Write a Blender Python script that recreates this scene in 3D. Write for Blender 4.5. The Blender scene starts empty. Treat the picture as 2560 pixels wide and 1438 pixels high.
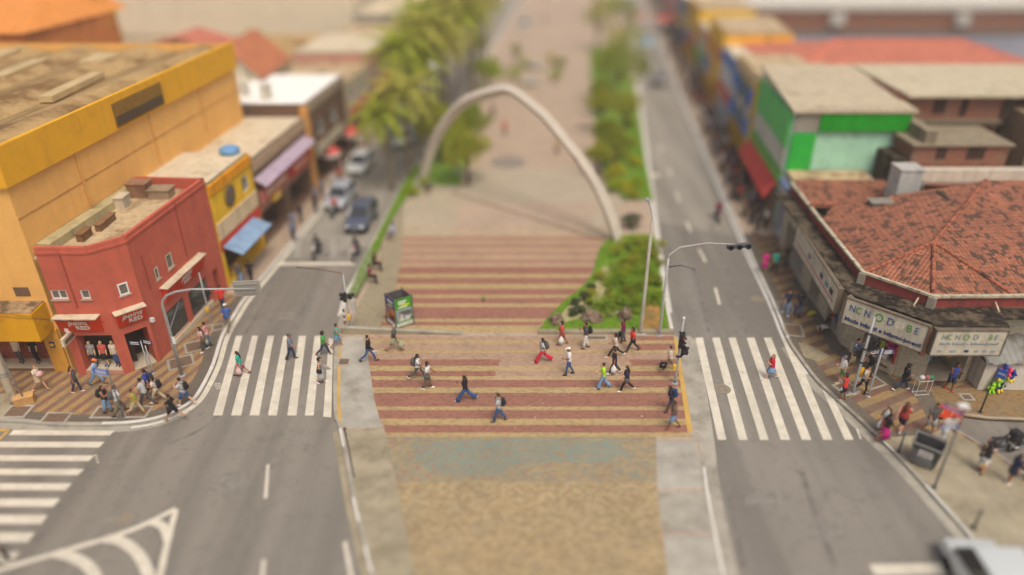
import bpy, bmesh, math, random
from mathutils import Vector, Matrix, Euler
R = math.radians
rnd = random.Random(7)
sc = bpy.context.scene
COL = sc.collection

# ---------------------------------------------------------------- survey: turns a measured bearing into a point on a level plane
CAM_H, PITCH, FPX = 23.0, R(29.5), 1800.0
def ray(u, v):
    x = (u - 1280) / FPX; y = (v - 719) / FPX
    return (x, math.cos(PITCH) - y * math.sin(PITCH), -math.sin(PITCH) - y * math.cos(PITCH))
def G(u, v, z=0.0):
    d = ray(u, v); t = (z - CAM_H) / d[2]
    return (d[0] * t, d[1] * t, z)
def G2(u, v, z=0.0): return G(u, v, z)[:2]

# ---------------------------------------------------------------- mesh builder
class MB:
    def __init__(s): s.v = []; s.f = []; s.m = []; s.uv = {}
    def add(s, vs, fs, mi=0):
        o = len(s.v); s.v += [tuple(p) for p in vs]
        for f in fs: s.f.append(tuple(i + o for i in f)); s.m.append(mi)
        return s
    def box(s, x0, x1, y0, y1, z0, z1, mi=0, rz=0, piv=None):
        vs = [(x, y, z) for z in (z0, z1) for y in (y0, y1) for x in (x0, x1)]
        if rz:
            px, py = piv or ((x0 + x1) / 2, (y0 + y1) / 2); c, n = math.cos(rz), math.sin(rz)
            vs = [(px + (x - px) * c - (y - py) * n, py + (x - px) * n + (y - py) * c, z) for x, y, z in vs]
        return s.add(vs, [(0, 2, 3, 1), (4, 5, 7, 6), (0, 1, 5, 4), (2, 6, 7, 3), (0, 4, 6, 2), (1, 3, 7, 5)], mi)
    def cbox(s, c, sx, sy, sz, mi=0, rz=0):
        return s.box(c[0] - sx / 2, c[0] + sx / 2, c[1] - sy / 2, c[1] + sy / 2, c[2] - sz / 2, c[2] + sz / 2, mi, rz)
    def mbox(s, mat, sx, sy, sz, mi=0):
        vs = [mat @ Vector((x * sx / 2, y * sy / 2, z * sz / 2)) for z in (-1, 1) for y in (-1, 1) for x in (-1, 1)]
        return s.add(vs, [(0, 2, 3, 1), (4, 5, 7, 6), (0, 1, 5, 4), (2, 6, 7, 3), (0, 4, 6, 2), (1, 3, 7, 5)], mi)
    def prism(s, poly, z0, z1, mi=0, top=None, bot=True):
        n = len(poly)
        a = sum(poly[i][0] * poly[(i + 1) % n][1] - poly[(i + 1) % n][0] * poly[i][1] for i in range(n))
        if a < 0: poly = poly[::-1]
        z0s = z0 if hasattr(z0, '__len__') else [z0] * n
        z1s = z1 if hasattr(z1, '__len__') else [z1] * n
        vs = [(p[0], p[1], z0s[i]) for i, p in enumerate(poly)] + [(p[0], p[1], z1s[i]) for i, p in enumerate(poly)]
        s.add(vs, [(i, (i + 1) % n, n + (i + 1) % n, n + i) for i in range(n)], mi)
        o = len(s.v) - 2 * n
        s.f.append(tuple(o + n + i for i in range(n))); s.m.append(mi if top is None else top)
        if bot: s.f.append(tuple(o + i for i in reversed(range(n)))); s.m.append(mi)
        return s
    def sheet(s, poly, z, mi=0):
        n = len(poly)
        a = sum(poly[i][0] * poly[(i + 1) % n][1] - poly[(i + 1) % n][0] * poly[i][1] for i in range(n))
        if a < 0: poly = poly[::-1]
        return s.add([(p[0], p[1], z) for p in poly], [tuple(range(n))], mi)
    def tube(s, pts, rad, n=8, mi=0, side=None, flat=1.0, cap=True):
        pts = [Vector(p) for p in pts]; k = len(pts)
        rad = rad if hasattr(rad, '__len__') else [rad] * k
        rings = []; prev = None
        for i, p in enumerate(pts):
            t = (pts[min(i + 1, k - 1)] - pts[max(i - 1, 0)])
            t = t.normalized() if t.length > 1e-9 else Vector((0, 0, 1))
            if side is not None: a = Vector(side)
            elif prev is not None: a = prev
            else: a = Vector((1, 0, 0)) if abs(t.x) < .8 else Vector((0, 1, 0))
            a = a - t * a.dot(t); a = a.normalized() if a.length > 1e-6 else t.orthogonal().normalized()
            prev = a; b = t.cross(a)
            r = rad[i]; rx, ry = r if hasattr(r, '__len__') else (r, r * flat)
            rings.append([p + a * (rx * math.cos(2 * math.pi * j / n)) + b * (ry * math.sin(2 * math.pi * j / n)) for j in range(n)])
        vs = [q for r_ in rings for q in r_]
        fs = [(i * n + j, i * n + (j + 1) % n, (i + 1) * n + (j + 1) % n, (i + 1) * n + j) for i in range(k - 1) for j in range(n)]
        if cap: fs += [tuple(reversed(range(n))), tuple((k - 1) * n + j for j in range(n))]
        return s.add(vs, fs, mi)
    def ball(s, c, rx, ry=None, rz=None, n=10, m=7, mi=0, f=None):
        ry = rx if ry is None else ry; rz = rx if rz is None else rz
        vs = [(0, 0, -1)]
        for i in range(1, m):
            a = -math.pi / 2 + math.pi * i / m
            vs += [(math.cos(a) * math.cos(2 * math.pi * j / n), math.cos(a) * math.sin(2 * math.pi * j / n), math.sin(a)) for j in range(n)]
        vs.append((0, 0, 1)); L = len(vs) - 1
        fs = [(0, 1 + (j + 1) % n, 1 + j) for j in range(n)]
        for i in range(m - 2):
            a = 1 + i * n; fs += [(a + j, a + (j + 1) % n, a + n + (j + 1) % n, a + n + j) for j in range(n)]
        a = 1 + (m - 2) * n; fs += [(a + j, a + (j + 1) % n, L) for j in range(n)]
        if f: vs = [f(*p) for p in vs]
        return s.add([(c[0] + x * rx, c[1] + y * ry, c[2] + z * rz) for x, y, z in vs], fs, mi)
    def lathe(s, prof, c=(0, 0, 0), n=16, mi=0, axis='z'):
        vs = []; k = len(prof)
        for r, h in prof:
            for j in range(n):
                a = 2 * math.pi * j / n; x, y = r * math.cos(a), r * math.sin(a)
                q = (x, y, h) if axis == 'z' else ((h, x, y) if axis == 'x' else (y, h, x))
                vs.append((c[0] + q[0], c[1] + q[1], c[2] + q[2]))
        fs = [(i * n + j, i * n + (j + 1) % n, (i + 1) * n + (j + 1) % n, (i + 1) * n + j) for i in range(k - 1) for j in range(n)]
        fs += [tuple(reversed(range(n))), tuple((k - 1) * n + j for j in range(n))]
        return s.add(vs, fs, mi)
    def build(s, name, mats, parent=None, smooth=False, off=None, uv=None, bevel=0):
        me = bpy.data.meshes.new(name)
        vs = s.v if off is None else [(x - off[0], y - off[1], z - off[2]) for x, y, z in s.v]
        me.from_pydata(vs, [], s.f)
        mats = mats if isinstance(mats, (list, tuple)) else [mats]
        for m in mats: me.materials.append(m)
        if len(mats) > 1: me.polygons.foreach_set('material_index', s.m)
        if smooth: me.polygons.foreach_set('use_smooth', [True] * len(s.f))
        if uv:
            l = me.uv_layers.new(name='UVMap')
            for p in me.polygons:
                for li in p.loop_indices: l.data[li].uv = uv(me.vertices[me.loops[li].vertex_index].co, p)
        me.update()
        o = bpy.data.objects.new(name, me); COL.objects.link(o)
        if parent is not None: o.parent = parent
        if bevel:
            b = o.modifiers.new('bevel', 'BEVEL'); b.width = bevel; b.segments = 2; b.limit_method = 'ANGLE'
        return o

def tag(o, label, cat, group=None, kind=None):
    if label: o['label'] = label
    if cat: o['category'] = cat
    if group: o['group'] = group
    if kind: o['kind'] = kind
    return o
def thing(name, label, cat, loc=(0, 0, 0), rz=0.0, group=None):
    o = bpy.data.objects.new(name, None); COL.objects.link(o)
    o.location = loc; o.rotation_euler = (0, 0, rz); o.empty_display_size = .2
    return tag(o, label, cat, group)
def copy_tree(o, parent=None):
    c = o.copy(); COL.objects.link(c)
    if parent is not None: c.parent = parent
    for ch in o.children: copy_tree(ch, c)
    return c
def structure(o): o['kind'] = 'structure'; return o
def txt(body, size, mat, parent, M4, name='lettering', ext=.01, align='CENTER', shear=0, sx=1.0, space=1.0, bold=0.0):
    cu = bpy.data.curves.new(name, 'FONT'); cu.body = body; cu.size = size; cu.extrude = ext
    cu.align_x = align; cu.align_y = 'CENTER'; cu.shear = shear; cu.space_character = space; cu.offset = bold
    t = bpy.data.objects.new(name + '_source', cu); COL.objects.link(t)
    dg = bpy.context.evaluated_depsgraph_get()
    me = bpy.data.meshes.new_from_object(t.evaluated_get(dg)); me.name = name
    bpy.data.objects.remove(t); bpy.data.curves.remove(cu)
    me.transform(M4 @ Matrix.Diagonal((sx, 1, 1, 1)))
    me.materials.clear(); me.materials.append(mat)
    o = bpy.data.objects.new(name, me); COL.objects.link(o); o.parent = parent
    return o
def frame(o, xdir, ydir):
    x = Vector(xdir).normalized(); y = Vector(ydir); y = (y - x * y.dot(x)).normalized(); z = x.cross(y)
    m = Matrix((x, y, z)).transposed().to_4x4(); m.translation = Vector(o); return m

# ---------------------------------------------------------------- materials
def new_mat(name):
    m = bpy.data.materials.new(name); m.use_nodes = True; nt = m.node_tree
    b = nt.nodes['Principled BSDF']
    return m, nt, b
def N(nt, t, **k):
    n = nt.nodes.new(t)
    for a, v in k.items():
        if a in n.inputs: n.inputs[a].default_value = v
        else: setattr(n, a, v)
    return n
def L(nt, a, b): nt.links.new(a, b)
def pos(nt, obj=False):
    return N(nt, 'ShaderNodeTexCoord').outputs['Object'] if obj else N(nt, 'ShaderNodeNewGeometry').outputs['Position']
def noise(nt, vec, scale, detail=4, rough=.55):
    n = N(nt, 'ShaderNodeTexNoise'); n.inputs['Scale'].default_value = scale; n.inputs['Detail'].default_value = detail
    n.inputs['Roughness'].default_value = rough; L(nt, vec, n.inputs['Vector']); return n.outputs['Fac']
def ramp(nt, fac, stops, const=False):
    r = N(nt, 'ShaderNodeValToRGB'); e = r.color_ramp.elements
    if const: r.color_ramp.interpolation = 'CONSTANT'
    while len(e) < len(stops): e.new(.5)
    for i, (p, c) in enumerate(stops):
        e[i].position = p; e[i].color = (*c, 1) if len(c) == 3 else c
    L(nt, fac, r.inputs['Fac']); return r.outputs['Color']
def mix(nt, fac, a, b, mode='MIX'):
    n = N(nt, 'ShaderNodeMix', data_type='RGBA', blend_type=mode)
    for s, v in ((n.inputs[0], fac), (n.inputs[6], a), (n.inputs[7], b)):
        if hasattr(v, 'is_linked') or hasattr(v, 'links'): L(nt, v, s)
        else: s.default_value = v if not hasattr(v, '__len__') else ((*v, 1) if len(v) == 3 else v)
    return n.outputs[2]
def bump(nt, b, h, strength=.3, dist=.02):
    n = N(nt, 'ShaderNodeBump'); n.inputs['Strength'].default_value = strength; n.inputs['Distance'].default_value = dist
    L(nt, h, n.inputs['Height']); L(nt, n.outputs['Normal'], b.inputs['Normal'])
def sh(c, k): return tuple(min(1, x * k) for x in c)
def srgb(r, g, b):
    f = lambda c: c / 12.92 if c <= .04045 else ((c + .055) / 1.055) ** 2.4
    return (f(r / 255), f(g / 255), f(b / 255))
_mc = {}
def mat(name, c, rough=.7, var=.12, scale=3.0, metal=0.0, bmp=0.0, bscale=40.0, obj=False, dirt=None, dirt_scale=.6, dirt_at=.55, spec=.3, streak=0.0):
    key = (name, c, rough, var, scale, metal, bmp, obj)
    if key in _mc: return _mc[key]
    m, nt, b = new_mat(name); p = pos(nt, obj)
    f = noise(nt, p, scale)
    col = ramp(nt, f, [(.3, sh(c, 1 - var)), (.7, sh(c, 1 + var))])
    if dirt is not None:
        d = noise(nt, p, dirt_scale, 8, .7)
        col = mix(nt, ramp(nt, d, [(dirt_at, (0, 0, 0)), (dirt_at + .14, (1, 1, 1))]), col, dirt)
        if streak:
            mp = N(nt, 'ShaderNodeMapping'); mp.inputs['Scale'].default_value = (2.2, 2.2, .16); L(nt, p, mp.inputs['Vector'])
            col = mix(nt, ramp(nt, noise(nt, mp.outputs['Vector'], 1.0, 6, .65), [(.5, (0, 0, 0)), (.74, (streak, streak, streak))]), col, sh(dirt, .62))
    L(nt, col, b.inputs['Base Color']); b.inputs['Roughness'].default_value = rough; b.inputs['Metallic'].default_value = metal
    b.inputs['Specular IOR Level'].default_value = spec
    if bmp: bump(nt, b, noise(nt, p, bscale, 5), bmp)
    _mc[key] = m; return m
def emit_mat(name, c, s):
    m, nt, b = new_mat(name); b.inputs['Base Color'].default_value = (*c, 1)
    b.inputs['Emission Color'].default_value = (*c, 1); b.inputs['Emission Strength'].default_value = s; return m
def asphalt_mat(name='asphalt', k=1.0):
    m, nt, b = new_mat(name); p = pos(nt)
    big = noise(nt, p, .13, 6, .6); fine = noise(nt, p, 30, 3, .8); mid = noise(nt, p, 1.6, 7, .72)
    st = N(nt, 'ShaderNodeMapping'); st.inputs['Scale'].default_value = (.75, .035, 1); st.inputs['Rotation'].default_value = (0, 0, R(5.7))
    L(nt, p, st.inputs['Vector']); stream = noise(nt, st.outputs['Vector'], 1.0, 3, .5)
    col = ramp(nt, big, [(.3, (.185, .168, .14)), (.72, (.285, .26, .218))])
    col = mix(nt, .5, col, ramp(nt, stream, [(.38, (.145, .132, .108)), (.6, (.305, .278, .234))]))
    col = mix(nt, ramp(nt, fine, [(.42, (.55, .55, .55)), (.62, (0, 0, 0))]), col, (.12, .105, .085))
    col = mix(nt, ramp(nt, fine, [(.6, (0, 0, 0)), (.78, (.55, .55, .55))]), col, (.42, .38, .32))
    col = mix(nt, ramp(nt, mid, [(.54, (0, 0, 0)), (.7, (.6, .6, .6))]), col, (.13, .117, .098))
    vo = N(nt, 'ShaderNodeTexVoronoi', feature='DISTANCE_TO_EDGE'); vo.inputs['Scale'].default_value = .16; wv = N(nt, 'ShaderNodeVectorMath', operation='ADD'); L(nt, p, wv.inputs[0])
    nn = N(nt, 'ShaderNodeTexNoise'); nn.inputs['Scale'].default_value = .5; nn.inputs['Detail'].default_value = 6; L(nt, p, nn.inputs['Vector']); sc2 = N(nt, 'ShaderNodeVectorMath', operation='SCALE'); sc2.inputs['Scale'].default_value = 4.0; L(nt, nn.outputs['Color'], sc2.inputs[0]); L(nt, sc2.outputs[0], wv.inputs[1]); L(nt, wv.outputs[0], vo.inputs['Vector'])
    col = mix(nt, ramp(nt, vo.outputs['Distance'], [(.0, (.26, .26, .26)), (.01, (0, 0, 0))]), col, (.07, .062, .052))
    col = mix(nt, ramp(nt, noise(nt, p, .55, 3, .45), [(.66, (0, 0, 0)), (.76, (.4, .4, .4))]), col, (.1, .09, .078))
    if k != 1: col = mix(nt, 1.0, col, (k, k, k * .99), 'MULTIPLY')
    L(nt, col, b.inputs['Base Color']); b.inputs['Roughness'].default_value = .85
    bump(nt, b, fine, .5, .01); return m
def paver_mat(name, cols, bw=.2, bh=.1, mortar=(.16, .13, .09), rot=0, dirtc=(.2, .17, .12), dirt_at=.6, tint=None, var=.5, wall=False):
    """interlocking pavers, each with its own shade drawn from cols"""
    m, nt, b = new_mat(name); p = pos(nt)
    mp = N(nt, 'ShaderNodeMapping'); mp.inputs['Rotation'].default_value = (0, 0, rot); L(nt, p, mp.inputs['Vector']); q = mp.outputs['Vector']
    if wall:
        sx = N(nt, 'ShaderNodeSeparateXYZ'); L(nt, p, sx.inputs[0]); ad = N(nt, 'ShaderNodeMath', operation='ADD'); L(nt, sx.outputs[0], ad.inputs[0]); L(nt, sx.outputs[1], ad.inputs[1])
        cb = N(nt, 'ShaderNodeCombineXYZ'); L(nt, ad.outputs[0], cb.inputs[0]); L(nt, sx.outputs[2], cb.inputs[1]); q = cb.outputs[0]
    br = N(nt, 'ShaderNodeTexBrick'); L(nt, q, br.inputs['Vector'])
    for k, v in (('Scale', 1.0), ('Mortar Size', .007), ('Mortar Smooth', .3), ('Bias', 0.0), ('Brick Width', bw), ('Row Height', bh)): br.inputs[k].default_value = v
    br.inputs['Color1'].default_value = (0, 0, 0, 1); br.inputs['Color2'].default_value = (1, 1, 1, 1); br.inputs['Mortar'].default_value = (.5, .5, .5, 1)
    k = len(cols)
    col = ramp(nt, br.outputs['Color'], [(i / k, c) for i, c in enumerate(cols)], const=k > 2) if k > 1 else None
    big = noise(nt, p, .35, 6, .6)
    if tint is not None: col = mix(nt, ramp(nt, noise(nt, p, .22, 5, .6), [(.46, (0, 0, 0)), (.6, (.8, .8, .8))]), col, tint)
    col = mix(nt, .45, col, ramp(nt, big, [(.3, (.42, .42, .42)), (.7, (.58, .58, .58))]), 'OVERLAY')
    col = mix(nt, ramp(nt, noise(nt, p, .9, 8, .7), [(dirt_at, (0, 0, 0)), (dirt_at + .2, (.75, .75, .75))]), col, dirtc)
    col = mix(nt, ramp(nt, noise(nt, p, 9, 3, .8), [(.66, (0, 0, 0)), (.74, (.55, .55, .55))]), col, (.5, .46, .4))
    col = mix(nt, br.outputs['Fac'], col, mortar)
    L(nt, col, b.inputs['Base Color']); b.inputs['Roughness'].default_value = .88
    inv = N(nt, 'ShaderNodeMath', operation='SUBTRACT'); inv.inputs[0].default_value = 1; L(nt, br.outputs['Fac'], inv.inputs[1])
    bump(nt, b, inv.outputs[0], .35, .01); return m
def concrete_mat(name, c, stain=(.16, .13, .08), at=.52):
    m, nt, b = new_mat(name); p = pos(nt)
    col = ramp(nt, noise(nt, p, .8, 7, .65), [(.28, sh(c, .72)), (.7, sh(c, 1.2))])
    col = mix(nt, ramp(nt, noise(nt, p, .45, 8, .72), [(at, (0, 0, 0)), (at + .16, (.7, .7, .7))]), col, stain)
    col = mix(nt, ramp(nt, noise(nt, p, 22, 3, .8), [(.58, (0, 0, 0)), (.75, (.5, .5, .5))]), col, sh(c, .45))
    L(nt, col, b.inputs['Base Color']); b.inputs['Roughness'].default_value = .9; bump(nt, b, noise(nt, p, 18, 5), .3, .01); return m
def paint_mat(name, c, under=(.22, .2, .168), at=.555):
    m, nt, b = new_mat(name); p = pos(nt)
    col = ramp(nt, noise(nt, p, 1.7, 5), [(.3, sh(c, .86)), (.7, sh(c, 1.05))])
    col = mix(nt, ramp(nt, noise(nt, p, 3.2, 9, .8), [(at, (0, 0, 0)), (at + .14, (.9, .9, .9))]), col, under)
    col = mix(nt, ramp(nt, noise(nt, p, .6, 7, .7), [(.46, (0, 0, 0)), (.66, (.6, .6, .6))]), col, sh(c, .68))
    col = mix(nt, ramp(nt, noise(nt, p, 40, 2, .8), [(.6, (0, 0, 0)), (.72, (.6, .6, .6))]), col, sh(c, .7))
    L(nt, col, b.inputs['Base Color']); b.inputs['Roughness'].default_value = .7; return m
def leaf_mat(name, c1, c2, trans=.45):
    m, nt, b = new_mat(name); oi = pos(nt)
    f = noise(nt, oi, 2.3, 4, .7); g = noise(nt, oi, 14, 2)
    col = mix(nt, .4, ramp(nt, f, [(.35, c1), (.65, c2)]), ramp(nt, g, [(.3, c1), (.7, c2)]))
    L(nt, col, b.inputs['Base Color']); b.inputs['Roughness'].default_value = .6; b.inputs['Specular IOR Level'].default_value = .2
    t = N(nt, 'ShaderNodeBsdfTranslucent'); L(nt, col, t.inputs['Color'])
    ms = N(nt, 'ShaderNodeMixShader'); ms.inputs[0].default_value = trans
    L(nt, b.outputs[0], ms.inputs[1]); L(nt, t.outputs[0], ms.inputs[2]); L(nt, ms.outputs[0], nt.nodes['Material Output'].inputs['Surface']); return m
def tile_mat(name, c, dark, moss_at=.6, pu=.22, pv=.36):
    """clay roof tiles laid out on the roof's own UV, in metres"""
    m, nt, b = new_mat(name); uvn = N(nt, 'ShaderNodeTexCoord').outputs['UV']; p = pos(nt)
    sx = N(nt, 'ShaderNodeSeparateXYZ'); L(nt, uvn, sx.inputs[0])
    def mth(op, a, v=None):
        n = N(nt, 'ShaderNodeMath', operation=op); L(nt, a, n.inputs[0])
        if v is not None:
            if hasattr(v, 'links'): L(nt, v, n.inputs[1])
            else: n.inputs[1].default_value = v
        return n.outputs[0]
    U = mth('DIVIDE', sx.outputs[0], pu); V = mth('DIVIDE', sx.outputs[1], pv)
    fu, fv = mth('FLOOR', U), mth('FLOOR', V)
    cb = N(nt, 'ShaderNodeCombineXYZ'); L(nt, fu, cb.inputs[0]); L(nt, fv, cb.inputs[1])
    wn = N(nt, 'ShaderNodeTexWhiteNoise', noise_dimensions='3D'); L(nt, cb.outputs[0], wn.inputs['Vector'])
    col = ramp(nt, wn.outputs['Value'], [(0, sh(c, .72)), (.5, c), (1, sh(c, 1.25))])
    col = mix(nt, ramp(nt, noise(nt, p, .5, 6, .6), [(.35, (.5, .5, .5)), (.7, (0, 0, 0))]), col, sh(c, .62))
    blot = noise(nt, p, 1.9, 4, .55); both = mth('ADD', mth('MULTIPLY', wn.outputs['Value'], .28), blot)
    col = mix(nt, ramp(nt, both, [(moss_at + .14, (0, 0, 0)), (moss_at + .2, (.92, .92, .92))]), col, dark)
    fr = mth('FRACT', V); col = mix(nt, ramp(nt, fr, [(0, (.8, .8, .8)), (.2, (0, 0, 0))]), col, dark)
    L(nt, col, b.inputs['Base Color']); b.inputs['Roughness'].default_value = .85
    su = mth('ABSOLUTE', mth('SINE', mth('MULTIPLY', U, math.pi)))
    hh = mth('ADD', mth('MULTIPLY', su, .6), mth('MULTIPLY', fr, -.5))
    bump(nt, b, hh, .9, .08); return m

ASPH = asphalt_mat(); ASPHF = asphalt_mat('haze_paled_asphalt', 1.35)  # second one is for the far road: distance haze put into its colour
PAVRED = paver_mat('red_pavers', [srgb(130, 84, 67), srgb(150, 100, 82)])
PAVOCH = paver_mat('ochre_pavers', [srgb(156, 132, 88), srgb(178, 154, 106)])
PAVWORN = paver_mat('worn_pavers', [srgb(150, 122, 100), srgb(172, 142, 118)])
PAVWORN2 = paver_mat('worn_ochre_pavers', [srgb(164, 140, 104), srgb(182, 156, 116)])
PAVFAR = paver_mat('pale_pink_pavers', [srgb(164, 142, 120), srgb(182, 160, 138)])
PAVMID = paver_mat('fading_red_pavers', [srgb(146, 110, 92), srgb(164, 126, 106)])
PAVTAN = paver_mat('tan_pavers', [srgb(160, 147, 124), srgb(178, 165, 142)])
PAVGREY = paver_mat('grey_green_pavers', [srgb(134, 124, 98), srgb(156, 144, 116)], bw=.12, bh=.12)
PAVMOS = paver_mat('mosaic_pavers', [srgb(150, 132, 102), srgb(136, 134, 114), srgb(156, 140, 104), srgb(148, 120, 98), srgb(160, 144, 108), srgb(132, 134, 116), srgb(152, 136, 104)], bw=.21, bh=.105, dirt_at=.62)
PAVTEAL = paver_mat('teal_faded_pavers', [srgb(138, 136, 116), srgb(124, 138, 126), srgb(144, 137, 110), srgb(128, 139, 125), srgb(144, 126, 104), srgb(126, 136, 122)], bw=.21, bh=.105, dirt_at=.62)
PAVSAND = paver_mat('sand_pavers', [srgb(148, 127, 92), srgb(166, 145, 106), srgb(156, 136, 100), srgb(176, 156, 118)], bw=.21, bh=.105, dirt_at=.54, dirtc=(.26, .22, .15))
CONC = concrete_mat('concrete', (.35, .325, .265))
CONCP = concrete_mat('pale_concrete', (.365, .342, .285), at=.56)
CONCD = concrete_mat('stained_concrete', (.33, .285, .19), stain=(.15, .125, .07), at=.48)
KERB = concrete_mat('kerb_concrete', (.36, .33, .27), stain=(.12, .105, .075), at=.5)
WHITEP = paint_mat('white_road_paint', (.66, .61, .49))
KERBW = paint_mat('white_kerb_paint', (.66, .635, .57), under=(.3, .28, .24), at=.56)
ORANGEP = paint_mat('orange_road_paint', (.58, .36, .08))
WORNP = paint_mat('nearly_gone_road_paint', (.42, .39, .33), at=.42)
IRON = mat('cast_iron', (.1, .085, .07), .8, .25, 12)
GREY = mat('galvanised_steel', (.36, .36, .345), .5, .12, 6, .3)
DGREY = mat('dark_grey_steel', (.11, .115, .125), .5, .15, 6, .2)
BLACK = mat('black_plastic', (.022, .022, .024), .45, .2, 8)
WHITE = mat('white_paint', (.74, .73, .69), .55, .06, 2)
YELB = mat('yellow_box', (.75, .44, .03), .5, .08, 5)
GRASS = mat('lawn', (.14, .24, .025), .9, .35, 3.5, bmp=.8, bscale=60)
GLASS = None
def glass_mat(name='dark_glass', c=(.03, .035, .04), r=.08):
    m, nt, b = new_mat(name); b.inputs['Base Color'].default_value = (*c, 1); b.inputs['Roughness'].default_value = r
    b.inputs['Specular IOR Level'].default_value = .6; return m
GLASS = glass_mat()
# ================================================================ GROUND, ROADS, PAVING
KZ = .14
def W2(pts, z=0.0): return [G2(u, v, z) for u, v in pts]
def offs(line, d):
    """polyline shifted sideways by d metres (to the left of its direction when d > 0)"""
    out = []
    for i, p in enumerate(line):
        a = Vector(line[max(i - 1, 0)]); b = Vector(line[min(i + 1, len(line) - 1)])
        t = (b - a).normalized(); out.append((p[0] - t.y * d, p[1] + t.x * d))
    return out
def smooth_line(pts, n=4):
    out = []
    for i in range(len(pts) - 1):
        p0 = Vector(pts[max(i - 1, 0)]); p1 = Vector(pts[i]); p2 = Vector(pts[i + 1]); p3 = Vector(pts[min(i + 2, len(pts) - 1)])
        for k in range(n):
            t = k / n
            q = .5 * ((2 * p1) + (p2 - p0) * t + (2 * p0 - 5 * p1 + 4 * p2 - p3) * t * t + (3 * p1 - p0 - 3 * p2 + p3) * t ** 3)
            out.append((q.x, q.y))
    out.append(tuple(pts[-1])); return out
def strip(mb, line, d0, d1, z, mi=0):
    a, b = offs(line, d0), offs(line, d1)
    for i in range(len(line) - 1):
        q = [a[i], a[i + 1], b[i + 1], b[i]]
        mb.sheet(q, z, mi)
def kerb(name, line, side, w=.17, h=.155, m=None, gut=None):
    """kerb stones: inner edge on the line's pavement side; slight bevel on the road side"""
    m_ = MB(); a, b, c = offs(line, 0), offs(line, side * .03), offs(line, side * w)
    for i in range(len(line) - 1):
        q = [(*a[i], 0), (*a[i + 1], 0), (*a[i + 1], h - .03), (*a[i], h - .03)]
        m_.add(q, [(0, 1, 2, 3)] if side > 0 else [(3, 2, 1, 0)])
        q = [(*a[i], h - .03), (*a[i + 1], h - .03), (*b[i + 1], h), (*b[i], h)]
        m_.add(q, [(0, 1, 2, 3)] if side > 0 else [(3, 2, 1, 0)])
        q = [(*b[i], h), (*b[i + 1], h), (*c[i + 1], h), (*c[i], h)]
        m_.add(q, [(0, 1, 2, 3)] if side > 0 else [(3, 2, 1, 0)])
    return structure(m_.build(name, m or KERB))

g = MB(); g.sheet([(-300, -60), (300, -60), (300, 420), (-300, 420)], -.05)
structure(g.build('ground', CONC))
g = MB(); g.sheet([(-90, -10), (90, -10), (90, 320), (-90, 320)], 0)
structure(g.build('road', ASPH))

# ---- kerb lines (measured)
LK = smooth_line(W2([(-900, 1046), (-400, 1050), (0, 1057), (120, 1066), (228, 1068), (330, 1064), (400, 1051), (450, 1031), (490, 1003), (515, 965), (540, 912), (562, 842), (596, 783), (622, 744), (700, 650), (830, 490), (1000, 285), (1090, 178), (1160, 95)]), 4)
LK += [(LK[-1][0] + 11, LK[-1][1] + 110)]
PL = smooth_line(W2([(975, 1620), (925, 1438), (880, 1250), (848, 1078), (834, 1030), (836, 860), (852, 790), (870, 730), (900, 680), (1003, 478), (1070, 370), (1120, 292), (1180, 200), (1243, 100)]), 3)
PL += [(PL[-1][0] + 11, PL[-1][1] + 110)]
PR_ = smooth_line(W2([(1850, 1620), (1810, 1438), (1768, 1220), (1756, 1098), (1737, 960), (1718, 853), (1684, 832), (1650, 640), (1618, 400), (1600, 250), (1590, 170)]), 3)
PR_ += [(PR_[-1][0] + 13, PR_[-1][1] + 125)]
RK = smooth_line(W2([(2640, 1640), (2535, 1480), (2420, 1345), (2262, 1168), (2180, 1086), (2100, 1012), (2040, 957), (1992, 893), (1965, 850), (1925, 752), (1850, 590), (1740, 330), (1640, 90)]), 3)
RK += [(RK[-1][0] + 10, RK[-1][1] + 105)]

# ---- left pavement: oblique red and ochre bands
def stripe_mat(name, ang, period, duty, ca, cb, off=0.0):
    m, nt, b = new_mat(name); p = pos(nt)
    mp = N(nt, 'ShaderNodeMapping'); mp.inputs['Rotation'].default_value = (0, 0, -ang); L(nt, p, mp.inputs['Vector']); q = mp.outputs['Vector']
    sx = N(nt, 'ShaderNodeSeparateXYZ'); L(nt, q, sx.inputs[0])
    def mth(op, a, v):
        n = N(nt, 'ShaderNodeMath', operation=op); L(nt, a, n.inputs[0]); n.inputs[1].default_value = v; return n.outputs[0]
    fr = mth('FRACT', mth('ADD', mth('DIVIDE', sx.outputs[1], period), off), 0)
    sel = mth('LESS_THAN', fr, duty)
    br = N(nt, 'ShaderNodeTexBrick'); L(nt, q, br.inputs['Vector'])
    for k, v in (('Scale', 1.0), ('Mortar Size', .007), ('Bias', 0.0), ('Brick Width', .2), ('Row Height', .1)): br.inputs[k].default_value = v
    br.inputs['Color1'].default_value = (0, 0, 0, 1); br.inputs['Color2'].default_value = (1, 1, 1, 1)
    col = mix(nt, sel, ramp(nt, br.outputs['Color'], [(0, sh(cb, .85)), (1, sh(cb, 1.12))]), ramp(nt, br.outputs['Color'], [(0, sh(ca, .85)), (1, sh(ca, 1.12))]))
    col = mix(nt, ramp(nt, noise(nt, p, .8, 8, .7), [(.48, (0, 0, 0)), (.66, (.7, .7, .7))]), col, (.19, .15, .1))
    col = mix(nt, ramp(nt, noise(nt, p, 12, 3, .8), [(.62, (0, 0, 0)), (.75, (.4, .4, .4))]), col, (.1, .08, .06))
    col = mix(nt, br.outputs['Fac'], col, (.13, .1, .07))
    L(nt, col, b.inputs['Base Color']); b.inputs['Roughness'].default_value = .88; return m
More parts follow.
